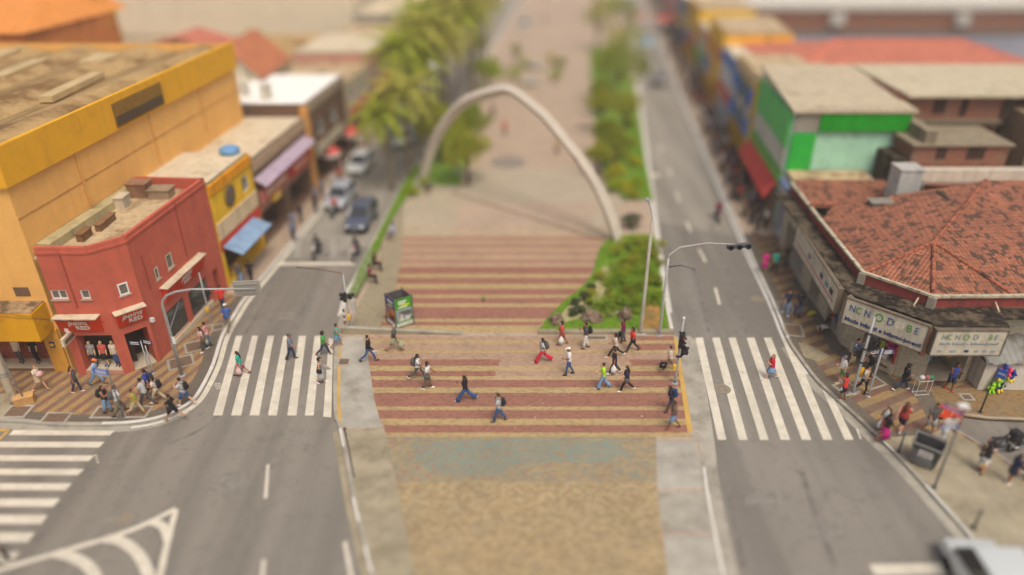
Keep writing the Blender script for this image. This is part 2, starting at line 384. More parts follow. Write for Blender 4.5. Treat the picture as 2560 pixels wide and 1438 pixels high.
a0, a1 = Vector(G2(76, 1044, KZ)), Vector(G2(190, 965, KZ)); angL = math.atan2((a1 - a0).y, (a1 - a0).x)
STRL = stripe_mat('oblique_banded_pavers', angL, .66, .46, srgb(132, 92, 74), srgb(164, 134, 84))
a0, a1 = Vector(G2(2037, 915, KZ)), Vector(G2(2100, 900, KZ)); angR = math.atan2((a1 - a0).y, (a1 - a0).x)
STRR = stripe_mat('banded_corner_pavers', angR + .12, .9, .5, srgb(116, 80, 66), srgb(154, 126, 78))
PAVDK = paver_mat('dark_grey_pavers', [srgb(84, 78, 68), srgb(100, 92, 80)], bw=.1, bh=.1)
PAVBR = paver_mat('brown_pavers', [srgb(116, 90, 54), srgb(140, 112, 70)], dirt_at=.5)

lk_in = offs(LK, .1)
g = MB(); g.prism([(x, y) for x, y in lk_in] + [(-75, 330), (-75, 25)], -.02, KZ)
structure(g.build('left_pavement', STRL))
kerb('left_kerb', LK, 1, .2, .155, KERB)
g = MB(); strip(g, offs(LK, .21)[:60], 0, .55, KZ + .004)
structure(g.build('left_pavement_border', PAVDK))
g = MB(); strip(g, LK[28:], -.3, -.02, .004); 
structure(g.build('left_edge_line', WHITEP))
g = MB(); i0 = 17; strip(g, LK[i0:], .0, .19, .159); strip(g, LK[i0 + 3:29], -.22, -.06, .0045)
structure(g.build('left_kerb_whitewash', KERBW))
g = MB(); strip(g, LK[:30], -.42, -.005, .003)
structure(g.build('left_gutter', CONC))
g = MB(); g.sheet(W2([(-900, 1040), (-60, 1044), (30, 1048), (80, 1010), (10, 985), (-900, 985)], KZ), KZ + .006)
structure(g.build('pavement_concrete_patch', CONCD))

# ---- the plaza
pl_in, pr_in = offs(PL, -.1), offs(PR_, .1)
g = MB(); g.prism([(x, y) for x, y in pl_in] + [(x, y) for x, y in reversed(pr_in)], -.02, KZ)
structure(g.build('plaza', PAVFAR))
kerb('plaza_left_kerb', PL, -1, .18, .152, KERB)
kerb('plaza_right_kerb', PR_, 1, .18, .152, KERB)
g = MB(); strip(g, PL[18:], -.17, 0, .157); strip(g, PL[18:], .0, .2, .004)
for i0, i1 in ((1, 2), (3, 4), (5, 6), (8, 9)): strip(g, PL[i0:i1 + 1], -.12, 0, .157)
structure(g.build('plaza_left_kerb_whitewash', KERBW))
g = MB(); strip(g, PR_[18:], 0, .17, .157); strip(g, PR_[0:8], .0, .12, .157); strip(g, PR_[19:], -.2, 0, .004)
structure(g.build('plaza_right_kerb_whitewash', KERBW))
g = MB(); strip(g, PR_[0:17], -.55, -.005, .003)
structure(g.build('plaza_right_gutter', KERB))
g = MB(); strip(g, PL[0:10], .005, .3, .003)
structure(g.build('plaza_left_gutter', CONCD))

def lerp_edge(edge, v):
    for (u0, v0), (u1, v1) in zip(edge, edge[1:]):
        if min(v0, v1) <= v <= max(v0, v1): return u0 + (u1 - u0) * (v - v0) / ((v1 - v0) or 1)
    return edge[0][0] if abs(v - edge[0][1]) < abs(v - edge[-1][1]) else edge[-1][0]
LE = [(1045, 300), (1030, 420), (1008, 505), (1005, 640), (985, 735), (945, 830), (908, 841), (922, 906), (936, 1000), (950, 1050), (966, 1092), (985, 1180), (1010, 1300), (1040, 1438), (1090, 1640)]
RE = [(1580, 300), (1570, 420), (1560, 505), (1505, 612), (1487, 660), (1470, 705), (1420, 750), (1352, 812), (1348, 836), (1686, 839), (1700, 940), (1722, 1085), (1640, 1093), (1642, 1225), (1668, 1438), (1700, 1640)]
def band_quad(mb, va, vb, ua0, ua1, ub0, ub1, mi, z=KZ + .004):
    mb.add([(*G2(ub0, vb, KZ), z), (*G2(ub1, vb, KZ), z), (*G2(ua1, va, KZ), z), (*G2(ua0, va, KZ), z)], [(0, 1, 2, 3)], mi)
PM = [PAVRED, PAVOCH, PAVWORN, PAVWORN2, PAVTAN, PAVMOS, PAVSAND, PAVTEAL, PAVFAR, PAVMID]
g = MB()
rows = [(1063, 1082, 0), (1046.9, 1063, 1), (1025.7, 1046.9, 0), (1016.6, 1025.7, 1), (982.3, 1016.6, 0), (969.2, 982.3, 1), (950, 969.2, 0), (941, 950, 1), (927.9, 941, 0), (914.8, 927.9, 1), (898.6, 914.8, 0), (882.5, 898.6, 2), (875.5, 882.5, 1), (859.3, 875.5, 2), (851.3, 859.3, 1), (840.5, 851.3, 0),
        (814, 832, 1), (805, 814, 0), (797, 805, 1), (768, 797, 0), (759, 768, 1), (745, 759, 0), (737.5, 745, 1), (722, 737.5, 0), (710, 722, 1), (695, 710, 0), (685, 695, 1), (667, 685, 0), (661, 667, 1), (646, 661, 0), (640, 646, 1), (628, 640, 0), (622, 628, 1), (608, 622, 0), (603, 608, 1), (592, 603, 0), (587, 592, 1), (575, 587, 0), (570, 575, 1), (505, 570, 0), (420, 505, 4)]
for va, vb, k in rows:
    cuts = [va] + sorted(v for _, v in LE + RE if va < v < vb) + [vb]
    for p, q in zip(cuts, cuts[1:]):
        l0, l1, r0, r1 = lerp_edge(LE, p), lerp_edge(LE, q), lerp_edge(RE, p + .01), lerp_edge(RE, q - .01)
        if k < 3 and 882 < p and q <= 975 and k in (0, 1):     # the faded patch in the middle of the crossing
            x0, x1 = 1250 - (p - 900) * .4, 1572 + 6 * math.sin(p)
            if p >= 969: x0 = 1270; x1 = 1560
            if q <= 950 or (p >= 950 and k == 0 and False):
                band_quad(g, p, q, l0, x0, l1, x0, k); band_quad(g, p, q, x0, x1, x0, x1, 2 if k == 0 else 3); band_quad(g, p, q, x1, r0, x1, r1, k); continue
        if 839 < p < 882 and k in (2, 0):
            band_quad(g, p, q, l0, 1590, l1, 1590, 2); band_quad(g, p, q, 1590, r0, 1590, r1, 0); continue
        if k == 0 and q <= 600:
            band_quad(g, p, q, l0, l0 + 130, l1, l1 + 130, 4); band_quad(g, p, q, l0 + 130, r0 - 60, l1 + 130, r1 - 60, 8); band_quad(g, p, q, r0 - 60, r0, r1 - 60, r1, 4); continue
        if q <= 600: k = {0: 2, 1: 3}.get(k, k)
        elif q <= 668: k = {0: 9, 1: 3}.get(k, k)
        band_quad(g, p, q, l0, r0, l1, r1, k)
band_quad(g, 1082, 1092.5, 960, 1724, 968, 1728, 1)
for va, vb, k in ((1092.5, 1205, 5), (1205, 1640, 6)):
    cuts = [va] + sorted(v for _, v in LE + RE if va < v < vb) + [vb]
    for p, q in zip(cuts, cuts[1:]): band_quad(g, p, q, lerp_edge(LE, p), lerp_edge(RE, p + .01), lerp_edge(LE, q), lerp_edge(RE, q - .01), k)
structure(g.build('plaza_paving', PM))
g = MB(); g.sheet(W2([(1030, 1112), (1170, 1099), (1400, 1097), (1540, 1106), (1575, 1135), (1500, 1160), (1380, 1154), (1290, 1166), (1235, 1188), (1080, 1184), (1040, 1150)], KZ), KZ + .008)
structure(g.build('faded_teal_paving', PAVTEAL))
g = MB()
g.sheet(W2([(850, 842), (908, 842), (922, 906), (936, 1000), (950, 1050), (960, 1066), (868, 1072), (850, 1058)], KZ), KZ + .006, 0)
g.sheet(W2([(862, 1077), (960, 1068), (968, 1100), (985, 1180), (1010, 1300), (1040, 1438), (1090, 1640), (990, 1640), (935, 1438), (890, 1250)], KZ), KZ + .006, 1)
g.sheet(W2([(1641, 1101), (1741, 1101), (1762, 1222), (1644, 1224)], KZ), KZ + .006, 0)
g.sheet(W2([(1644, 1229), (1763, 1228), (1790, 1330), (1658, 1332)], KZ), KZ + .006, 2)
g.sheet(W2([(1659, 1337), (1791, 1335), (1812, 1438), (1846, 1620), (1696, 1620), (1670, 1438)], KZ), KZ + .006, 0)
g.sheet(W2([(1728, 1072), (1752, 1098), (1740, 1098), (1722, 1086)], KZ), KZ + .006, 0)
structure(g.build('plaza_concrete_slabs', [CONCP, CONCD, CONC]))
g = MB(); g.sheet(W2([(1692, 842), (1714, 852), (1735, 960), (1754, 1094), (1732, 1068), (1712, 960)], KZ), KZ + .006, 0)
g.sheet(W2([(838, 862), (846, 864), (842, 1000), (846, 1050), (838, 1030)], KZ), KZ + .006, 0)
structure(g.build('crossing_ramp_strips', KERB))
g = MB(); g.sheet(W2([(1684, 841), (1692, 841), (1712, 960), (1731, 1081), (1719, 1083), (1701, 960)], KZ), KZ + .01)
g.sheet(W2([(846, 868), (852, 868), (850, 1000), (855, 1058), (845, 1058), (842, 1000)], KZ), KZ + .01)
structure(g.build('orange_crossing_lines', ORANGEP))
g = MB()
g.sheet(W2([(876, 835), (945, 832), (985, 735), (1005, 640), (1008, 520), (990, 535), (932, 690), (893, 770)], KZ), KZ + .004)
structure(g.build('plaza_side_paving', PAVGREY))
# the arch's overhead shadow, painted as a dark strip between its feet
g = MB(); a, b = Vector(G2(1130, 482, KZ)), Vector(G2(1540, 612, KZ)); g.sheet([a + Vector((0, .16)), a - Vector((0, .16)), b - Vector((0, .16)), b + Vector((0, .16))], KZ + .012)
structure(g.build('arch_shadow_strip', mat('painted_arch_shadow', srgb(122, 98, 80), .9, .2, 2)))
g = MB(); g.sheet([G2(1230 + 45 * math.cos(k * .52) + 40, 406 + 17 * math.sin(k * .52), KZ) for k in range(12)], KZ + .012)
structure(g.build('plaza_dark_paving_patch', mat('slate_paving', srgb(136, 126, 116), .9, .2, 2)))

# ---- right pavement with the mouth of the side street cut out of it
rk_in = offs(RK, -.1)
notch = W2([(2900, 1420), (2700, 1290), (2560, 1196), (2500, 1150), (2430, 1107), (2366, 1070), (2384, 1040), (2470, 1052), (2620, 1058), (3200, 1066)])
g = MB(); g.prism(list(rk_in) + [(90, 330), (90, 29.0)] + [notch[9], *notch[8:4:-1], *notch[4::-1]] + [(26, 6)], -.02, KZ)
structure(g.build('right_pavement', STRR))
kerb('right_kerb', RK, -1, .18, .155, KERB)
g = MB(); strip(g, RK[19:], -.01, .22, .004); strip(g, RK[24:], -.17, .0, .159); strip(g, RK[1:9], -.1, 0, .159); strip(g, RK[10:12], -.1, 0, .159)
structure(g.build('right_kerb_whitewash', KERBW))
g = MB(); strip(g, RK[:24], .005, .5, .003)
structure(g.build('right_gutter', CONC))
kerb('side_street_near_kerb', notch[1:6][::-1], 1, .14, .155, KERB); kerb('side_street_far_kerb', notch[6:][::-1], -1, .14, .155, KERB)
g = MB(); strip(g, offs(RK, -.2)[12:45], -.55, 0, KZ + .004)
g.sheet(W2([(2281, 978), (2331, 979), (2345, 1035), (2352, 1062), (2332, 1072), (2308, 1026)], KZ), KZ + .004)
g.sheet(W2([(2178, 1082), (2315, 1072), (2330, 1078), (2320, 1090), (2195, 1094)], KZ), KZ + .005)
g.sheet(W2([(1980, 690), (2003, 707), (2048, 771), (2103, 869), (2236, 950), (2307, 966), (2307, 978), (2225, 962), (2080, 880), (2030, 790), (1985, 715)], KZ), KZ + .005)
structure(g.build('dark_paving_bands', PAVDK))
g = MB(); g.sheet(W2([(2331, 968), (2800, 985), (3200, 1000), (3200, 1062), (2620, 1054), (2470, 1049), (2384, 1037), (2345, 1035)], KZ), KZ + .007)
structure(g.build('shopfront_paving', PAVBR))
g = MB(); g.sheet(W2([(2196, 1096), (2322, 1086), (2364, 1069), (2430, 1105), (2500, 1148), (2560, 1193), (2700, 1286), (2900, 1414), (2900, 1640), (2680, 1640), (2540, 1472), (2436, 1345), (2280, 1172)], KZ), KZ + .008)
structure(g.build('corner_concrete_paving', CONCD))
g = MB(); g.sheet(W2([(1995, 856), (2025, 864), (2075, 890), (2050, 905), (2010, 893)], KZ), KZ + .009)
structure(g.build('pale_paving_patch', PAVGREY))
g = MB(); far = [(RK[i][0], RK[i][1]) for i in range(30, len(RK))]; strip(g, offs(far, -.2), -3.2, 0, KZ + .006)
structure(g.build('far_right_pavement_paving', PAVFAR))
g = MB(); far = LK[52:]; strip(g, offs(far, .22), 0, 2.2, KZ + .006)
structure(g.build('far_left_pavement_paving', PAVFAR))

# ---- road markings
g = MB()
def bar(tl, tr, br, bl): g.sheet(W2([tl, tr, br, bl]), .006)
LT = [(590, 606), (630.4, 645), (669.2, 685), (708.4, 725), (747.3, 765), (786.4, 804)]
LB = [(532.7, 556), (577.7, 603), (624, 648), (669.8, 692), (718.3, 741), (762.3, 784)]
for (a, b), (c, d) in zip(LT, LB): bar((a, 840), (b, 840), (d, 1039), (c, 1039))
bar((822, 846), (833, 848), (828, 1044), (808, 1042))
RT = [(1738.5, 1757), (1780.5, 1799), (1821, 1839), (1866.5, 1886), (1909.6, 1928)]
RB = [(1794.7, 1816), (1847.5, 1869), (1900.5, 1921.5), (1952, 1975), (2004.7, 2028)]
for (a, b), (c, d) in zip(RT, RB): bar((a, 845), (b, 844), (d, 1100), (c, 1100))
g.sheet(W2([(1954, 845), (1966, 856), (1992, 886), (2081, 1100), (2058, 1100)]), .006)
g.sheet(W2([(2041, 941), (2052, 957), (2074, 977), (2134, 1100), (2112, 1100)]), .006)
for tl, tr, br, bl in (((33, 1075.5), (287, 1077), (274, 1089), (22, 1088)), ((-300, 1104), (262, 1105), (247, 1119), (-310, 1118)), ((-330, 1138), (236, 1139), (222, 1153), (-345, 1152)), ((-360, 1171), (211, 1173), (195, 1188), (-380, 1187)), ((-400, 1207), (180, 1209), (163, 1226), (-420, 1225)), ((-440, 1246), (151, 1247), (133, 1267), (-470, 1266)), ((-500, 1285), (120, 1288), (103, 1310), (-530, 1308)), ((-560, 1329), (88, 1332), (68, 1356), (-590, 1353)), ((-620, 1378), (50, 1380), (28, 1408), (-650, 1405))): bar(tl, tr, br, bl)
structure(g.build('crosswalks', WHITEP))
g = MB()
def line(p, q, w, z=.006):
    a, b = Vector(G2(*p)), Vector(G2(*q)); n = (b - a).normalized(); n = Vector((-n.y, n.x)) * w / 2
    g.sheet([a + n, a - n, b - n, b + n], z)
line((670, 1162), (664, 1246), .15); line((660, 1400), (652, 1480), .15); line((862, 1355), (880, 1450), .16)
line((1788, 720), (1799, 762), .16); line((1747, 622), (1764, 655), .16); line((1716, 555), (1727, 580), .16); line((1690, 480), (1698, 505), .16); line((1672, 420), (1678, 440), .16); line((1650, 360), (1655, 380), .16)
line((700, 660), (888, 659), .45)
g2 = MB(); g_keep = g; g = g2
for k in range(4): line((748 + k * 42, 597), (742 + k * 46, 643), .5, .0065)
line((746, 594), (898, 592), .35, .0072); line((738, 646), (890, 645), .15, .0079)
structure(g.build('stop_box', WORNP)); g = g_keep
line((2180, 1425), (2440, 1420), .5)
line((1618, 436), (1648, 440), .8)
arc_z = [.006]
def arc(pts, w):
    arc_z[0] += .0008; ln = smooth_line(W2(pts), 6); strip(g, ln, -w / 2, w / 2, arc_z[0])
arc([(440, 1275), (420, 1350), (396, 1460)], .24); arc([(440, 1272), (330, 1325), (180, 1372), (0, 1425), (-120, 1470)], .24)
arc([(265, 1347), (300, 1352), (345, 1385), (372, 1440), (380, 1500)], .42); arc([(375, 1303), (402, 1312), (415, 1330), (420, 1350)], .34); arc([(140, 1383), (185, 1395), (225, 1420), (250, 1470)], .42)
for k in range(4): line((1085 / 2 - 8 + k * 2, 961 + k * 4), (1085 / 2 + 10, 958 + k * 4), .05)
for k in range(3): line((236 + k * 3, 1138 + k * 8), (243 + k * 2, 1140 + k * 8), .07)
line((2142, 1072), (2152, 1098), .09)
structure(g.build('lane_markings', WHITEP))
g = MB(); line((22, 1076), (-8, 1104), .16); line((-60, 1075), (22, 1076), .16)
structure(g.build('orange_road_box', ORANGEP))

g = MB()
def between(a, b, y0):
    pa = [p for p in a if p[1] > y0]; pb = [p for p in b if p[1] > y0]
    return pa + pb[::-1]
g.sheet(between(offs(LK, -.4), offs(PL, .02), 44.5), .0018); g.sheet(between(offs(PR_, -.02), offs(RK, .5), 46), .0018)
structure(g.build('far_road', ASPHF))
# dark tyre marks and patches of newer asphalt
g = MB(); g.sheet([G2(1803 + 38 * math.cos(k * .3307), 973 + 24 * math.sin(k * .3307)) for k in range(19)], .004)
g.sheet([G2(305 + 52 * math.cos(k * .3307), 1297 + 23 * math.sin(k * .3307)) for k in range(19)], .004)
for u0, v0, u1, v1 in ((520, 1180, 620, 1230), (1860, 1230, 1960, 1262), (1700, 690, 1730, 730), (690, 780, 740, 800), (380, 1200, 430, 1216), (2010, 1300, 2120, 1350)): g.sheet(W2([(u0, v1), (u1, v1 - 3), (u1 - 6, v0), (u0 + 8, v0 + 2)]), .0026)
structure(g.build('asphalt_repairs', mat('newer_asphalt', (.215, .197, .167), .85, .2, 3)))
g = MB()
for pts, w_ in (([(612, 836), (640, 790), (664, 750), (690, 705), (716, 668)], .2), ([(690, 1010), (716, 900), (748, 800), (772, 740)], .16), ([(1772, 830), (1752, 740), (1730, 650), (1708, 560)], .22), ([(1868, 836), (1838, 740), (1806, 640), (1776, 560)], .22), ([(420, 1110), (470, 1090), (520, 1062), (552, 1030)], .18), ([(1860, 1420), (1830, 1280), (1812, 1180)], .25), ([(2090, 1420), (2040, 1290), (2005, 1180)], .25)): strip(g, smooth_line(W2(pts), 3), -w_ / 2, w_ / 2, .0034)
structure(g.build('tyre_marks', mat('tyre_darkened_asphalt', (.17, .155, .132), .8, .3, 1.2)))
def manhole(u, v, r, label, sq=False, z=0.0, w=1, d=.7, rz=0):
    x, y, _ = G(u, v, z); t = thing('manhole_cover', label, 'manhole cover', (x, y, z + .011), rz)
    m = MB(); rim = MB()
    if sq:
        m.box(-w / 2, w / 2, -d / 2, d / 2, -.004, .006)
        for a, b, c, e in ((-w / 2 - .12, w / 2 + .12, -d / 2 - .12, -d / 2), (-w / 2 - .12, w / 2 + .12, d / 2, d / 2 + .12), (-w / 2 - .12, -w / 2, -d / 2, d / 2), (w / 2, w / 2 + .12, -d / 2, d / 2)): rim.box(a, b, c, e, -.004, .009)
        rim.build('rim', CONC, t)
    else:
        m.lathe([(r, -.002), (r, .006), (r * .82, .006), (r * .8, .002), (r * .3, .002), (r * .28, .006), (.01, .006)], n=24)
        rim.lathe([(r + .1, -.003), (r + .1, .004), (r + .01, .004)], n=24); rim.v = [(x * .93, y * .93, z) for x, y, z in rim.v]; rim.build('rim', mat('lid_rim', srgb(132, 122, 106), .9, .2, 5), t)
    m.build('lid', mat('manhole_lid', srgb(112, 92, 74), .8, .2, 9) if sq else mat('round_lid', srgb(140, 129, 112), .8, .2, 9), t); return t
manhole(1806, 973, .36, 'round iron manhole cover amid the right crosswalk stripes')
manhole(1893, 748, .36, 'round iron manhole cover in the right lane beyond the crosswalk')
manhole(312, 1297, .3, 'round manhole cover in the dark asphalt patch at lower left')
manhole(44, 1029, 0, 'rusty rectangular pit cover on the concrete beside the leaning utility pole', True, KZ, .95, .75, 0)
manhole(140, 1045, 0, 'rusty rectangular pit cover with pale rim at the left kerb edge', True, KZ, 1.05, .62, 0)
manhole(268, 1031, 0, 'rusty pit cover under the woman with the black backpack', True, KZ, 1.1, .7, 0)
manhole(345, 1030, 0, 'rusty pit cover under the woman in the lime top', True, KZ, .95, .7, 0)
manhole(452, 906, 0, 'rusty pit cover beside the curved signal pole at left corner', True, KZ, 1.1, .9, .5)
manhole(488, 866, 0, 'pit cover beside the two women talking at left corner', True, KZ, .9, .9, .5)
manhole(545, 818, 0, 'small pit cover at the kerb near the man in blue', True, KZ, .5, .5, .4)
manhole(1963, 768, 0, 'pit cover under the two men walking on right pavement', True, KZ, .7, 1.1, -.2)
manhole(1984, 826, 0, 'dark pit cover near the end of the right white kerb', True, KZ, .85, 1.1, -.2)
manhole(2116, 971, 0, 'grey pit cover beside the right signal pole base', True, KZ, .8, .8, .4)
manhole(2180, 955, 0, 'dark pit cover under the woman with the yellow backpack', True, KZ, .9, .8, .4)
manhole(2417, 993, 0, 'small square drain cover in front of the toy shop entrance', True, KZ, .4, .35, 0)
manhole(1490, 845, 0, 'long pale pit cover on the plaza below the garden', True, KZ, 1.1, .3, 0)
manhole(860, 905, 0, 'faint square pit cover on the grey slab by the crossing', True, KZ, .5, .5, 0)
# ================================================================ PEOPLE
SKINS = {'a': srgb(206, 156, 124), 'b': srgb(176, 122, 90), 'c': srgb(134, 88, 62), 'd': srgb(96, 62, 46)}
def skin(k): return mat('skin_' + k, SKINS[k], .55, .06, 8, obj=True)
def cloth(c, var=.16, sc_=9): return mat('cloth_%02x%02x%02x' % tuple(int(min(255, x * 255)) for x in c), c, .85, var, sc_, obj=True)
def print_mat(name, base, spots, scale=9):
    m, nt, b = new_mat(name); p = pos(nt, True)
    v = N(nt, 'ShaderNodeTexVoronoi'); v.inputs['Scale'].default_value = scale; L(nt, p, v.inputs['Vector'])
    n = N(nt, 'ShaderNodeTexWhiteNoise'); L(nt, v.outputs['Position'], n.inputs['Vector'])
    k = len(spots) + 2
    col = ramp(nt, n.outputs['Value'], [(0, base), (2 / k, base)] + [((i + 2) / k, c) for i, c in enumerate(spots)], True)
    L(nt, col, b.inputs['Base Color']); b.inputs['Roughness'].default_value = .85; return m
FLORAL = print_mat('floral_cloth', srgb(226, 222, 214), [srgb(190, 100, 70), srgb(90, 130, 150), srgb(214, 170, 80)])
GREENP = print_mat('green_print_cloth', srgb(96, 140, 84), [srgb(170, 190, 150), srgb(50, 90, 50), srgb(120, 150, 90)])
PLAID = print_mat('blue_check_cloth', srgb(36, 56, 100), [srgb(120, 140, 170), srgb(24, 34, 62), srgb(170, 180, 196)], 13)
PINKP = print_mat('pink_print_cloth', srgb(196, 130, 130), [srgb(220, 190, 180), srgb(150, 70, 90)])
BODIES = []
ARM = {'fwd': (28, 22, 4), 'back': (-26, 12, 5), 'down': (2, 8, 5), 'phone': (22, 105, 3), 'hold': (8, 80, 5), 'ear': (48, 128, 12), 'bag': (4, 4, 9), 'out': (52, 18, 18), 'belly': (-4, 84, 6), 'hang': (0, 0, 10), 'bars': (48, 18, 8)}
def figure(root, h=1.68, w=1.0, fem=False, walk=.8, phase=1, arms=('back', 'fwd'), lean=3, top=None, sleeve='short', bot='trousers', botc=None, shoe=None, hair='short', hairc=(.02, .016, .014), sk='b', cap=None, mask=None, seat=0.0, fine=True, belly=0.0, topmid=False):
    S = h / 1.70; SK = skin(sk); out = {}
    # ---- joints (metres for a 1.70 m figure, scaled at the end)
    if walk == 'sit': legs = [(78, 84, 0), (72, 70, 0)]
    elif walk == 'ride': legs = [(62, 88, 0), (60, 84, 0)]
    else:
        a = 27 * walk; legs = [(a, 5 + 4 * walk, 8 * walk), (-a * .82, 4 + 22 * walk, -26 * walk)]
        if phase < 0: legs.reverse()
    J = []
    for sgn, (a, k, f) in zip((-1, 1), legs):
        hip = Vector((sgn * .085, 0, .90)); a_, k_ = R(a), R(k)
        kn = hip + Vector((sgn * .005, math.sin(a_), -math.cos(a_))) * .42
        an = kn + Vector((0, math.sin(a_ - k_), -math.cos(a_ - k_))) * .41
        fr = R(f) if walk not in ('sit', 'ride') else 0
        fd = Vector((sgn * .12, math.cos(fr), math.sin(fr))).normalized(); up = Vector((0, -math.sin(fr), math.cos(fr)))
        heel = an - fd * .055 - up * .045; toe = an + fd * .16 - up * .05
        J.append((hip, kn, an, heel, toe, fd, up))
    low = min(min((j[3] - j[6] * .022).z, (j[4] - j[6] * .012).z) for j in J)
    dz = -low + seat / S
    sh_ = lambda p: Vector((p[0] * w if abs(p[0]) < 9 else p[0], p[1], p[2] + dz))
    lr = R(-lean); piv = Vector((0, 0, .92))
    def up_(p, d=True):
        q = Vector(p) - piv; q = Vector((q.x, q.y * math.cos(lr) - q.z * math.sin(lr), q.y * math.sin(lr) + q.z * math.cos(lr))) + piv
        return Vector((q.x, q.y, q.z + dz))
    lo = lambda p: Vector((p[0], p[1], p[2] + dz))
    J = [tuple([lo(p) for p in j[:5]]) + j[5:] for j in J]
    shw = .165 if fem else .19
    A = []
    for sgn, md in zip((-1, 1), arms):
        a, e, o = ARM[md]; a, e, o = R(a), R(e), R(o)
        s0 = Vector((sgn * shw * w, 0, 1.385))
        ud = Vector((sgn * math.sin(o), math.sin(a) * math.cos(o), -math.cos(a) * math.cos(o))); el = s0 + ud * .275
        inn = -.35 if md in ('phone', 'belly', 'ear', 'hold') else .02
        fd = Vector((sgn * inn, math.sin(a + e), -math.cos(a + e))).normalized(); wr = el + fd * .245
        hd = wr + fd * .085; A.append([up_(s0), up_(el), up_(wr), up_(hd), fd])
    hc = up_((0, .012, 1.59))
    WM = 1.0 if not fem else .93
    def build(mb, name, m, smooth=True):
        mb.v = [(x * S, y * S, z * S) for x, y, z in mb.v]; return mb.build(name, m, root, smooth)
    # ---- body: one continuous skin
    b = MB()
    tor = [(.84, .13, .10, 0), (.93, .155 if not fem else .165, .115, -.01), (1.07, .135 if not fem else .12, .10 + belly, .02 * (belly > 0)), (1.22, .155 * WM, .112, .005), (1.36, .165 * WM, .095, 0), (1.425, .095, .075, -.005), (1.47, .058, .058, 0), (1.53, .054, .056, .008)]
    b.tube([up_((0, y, z)) for z, _, _, y in tor], [(rx * w, ry * (.5 + .5 * w)) for _, rx, ry, _ in tor], 14, side=(1, 0, 0))
    for j, sgn in zip(J, (-1, 1)):
        hip, kn, an, heel, toe, fd, up = j; mid = hip.lerp(kn, .5)
        b.tube([hip + Vector((0, 0, .06)), hip, mid, kn, kn.lerp(an, .35), an], [.085 * w, .092 * w, .078 * w, .054, .055, .036], 10)
        b.tube([heel, an - up * .03, (an + toe) / 2 - up * .015, toe], [.03, .038, .036, .022], 8, flat=.75, side=(1, 0, 0))
    for (s0, el, wr, hd, fd), sgn in zip(A, (-1, 1)):
        b.tube([s0 + Vector((-sgn * .05, 0, .02)), s0, s0.lerp(el, .5), el, el.lerp(wr, .4), wr, wr + fd * .03], [.06, .056, .045 * (.6 + .4 * w), .037, .037, .026, .026], 9)
        b.tube([wr, wr + fd * .03, wr + fd * .075, wr + fd * .09], [(.024, .018), (.036, .017), (.04, .016), (.034, .013)], 8, side=(0.3, 1, 0.2))
        if fine:
            sd = Vector((.3, 1, .2)); sd = (sd - fd * sd.dot(fd)).normalized(); pn = fd.cross(sd) * (-sgn)
            for q, ln in zip((-.03, -.01, .011, .03), (.062, .075, .08, .068)):
                p0 = wr + fd * .08 + sd * q; p1 = p0 + fd * ln * .5 + pn * .006; p2 = p1 + fd * ln * .35 + pn * .022
                b.tube([p0, p1, p2], [.0105, .0095, .008], 6)
            p0 = wr + fd * .03 + sd * .03; b.tube([p0, p0 + sd * .028 + fd * .03, p0 + sd * .034 + fd * .06 + pn * .012], [.0125, .0105, .009], 6)
    def headf(x, y, z):
        t = 1 - .16 * max(0, -z); yy = y * (1.0 if y < 0 else .93)
        if z < -.3 and y > 0: yy *= 1.06
        return (x * t, yy, z)
    b.ball(hc, .077, .096, .118, 16, 12, f=headf)
    b.tube([hc + Vector((0, .088, .012)), hc + Vector((0, .108, -.02)), hc + Vector((0, .088, -.03))], [.011, .017, .014], 7)
    b.ball(hc + Vector((0, .073, -.088)), .03, .024, .02, 8, 6)
    for sgn in (-1, 1): b.ball(hc + Vector((sgn * .077, -.005, -.01)), .011, .022, .03, 7, 6)
    bo = build(b, 'body', SK)
    rm = bo.modifiers.new('skin', 'REMESH'); rm.mode = 'VOXEL'; rm.voxel_size = (.0125 if fine else .02) * S; rm.use_smooth_shade = True
    BODIES.append(bo)
    for sgn in (-1, 1):
        e = MB(); e.ball(hc + Vector((sgn * .031, .083, .012)), .011, .009, .007, 8, 6); build(e, 'eye', mat('eyes_dark', (.03, .02, .015), .3, .1, 5))
    if mask is not None:
        m = MB(); m.ball(hc + Vector((0, .05, -.05)), .066, .06, .055, 10, 8); build(m, 'face_mask', cloth(mask))
    else:
        m = MB(); m.tube([hc + Vector((-.024, .082, -.056)), hc + Vector((0, .09, -.054)), hc + Vector((.024, .082, -.056))], .006, 6); build(m, 'mouth', mat('lips', srgb(140, 70, 62), .5, .1, 5))
    # ---- hair and headgear
    H_ = MB(); big = {'afro': 1.36, 'curly': 1.2}.get(hair, 1.0)
    if hair != 'bald':
        def hf(x, y, z):
            if y > .35 and z < .42: y = .35 - (.42 - z) * .25
            if z < -.35: z = -.35 - (z + .35) * .1
            return (x, y, z)
        H_.ball(hc + Vector((0, -.008, .012)), .086 * big, .105 * big, .122 * big, 14, 10, f=hf)
        if big > 1:
            r2 = random.Random(int(h * 1000))
            for _ in range(40):
                d = Vector((r2.uniform(-1, 1), r2.uniform(-1, .35), r2.uniform(-.2, 1))).normalized()
                H_.ball(hc + Vector((d.x * .085 * big, d.y * .1 * big, d.z * .12 * big)), .028, None, None, 6, 5)
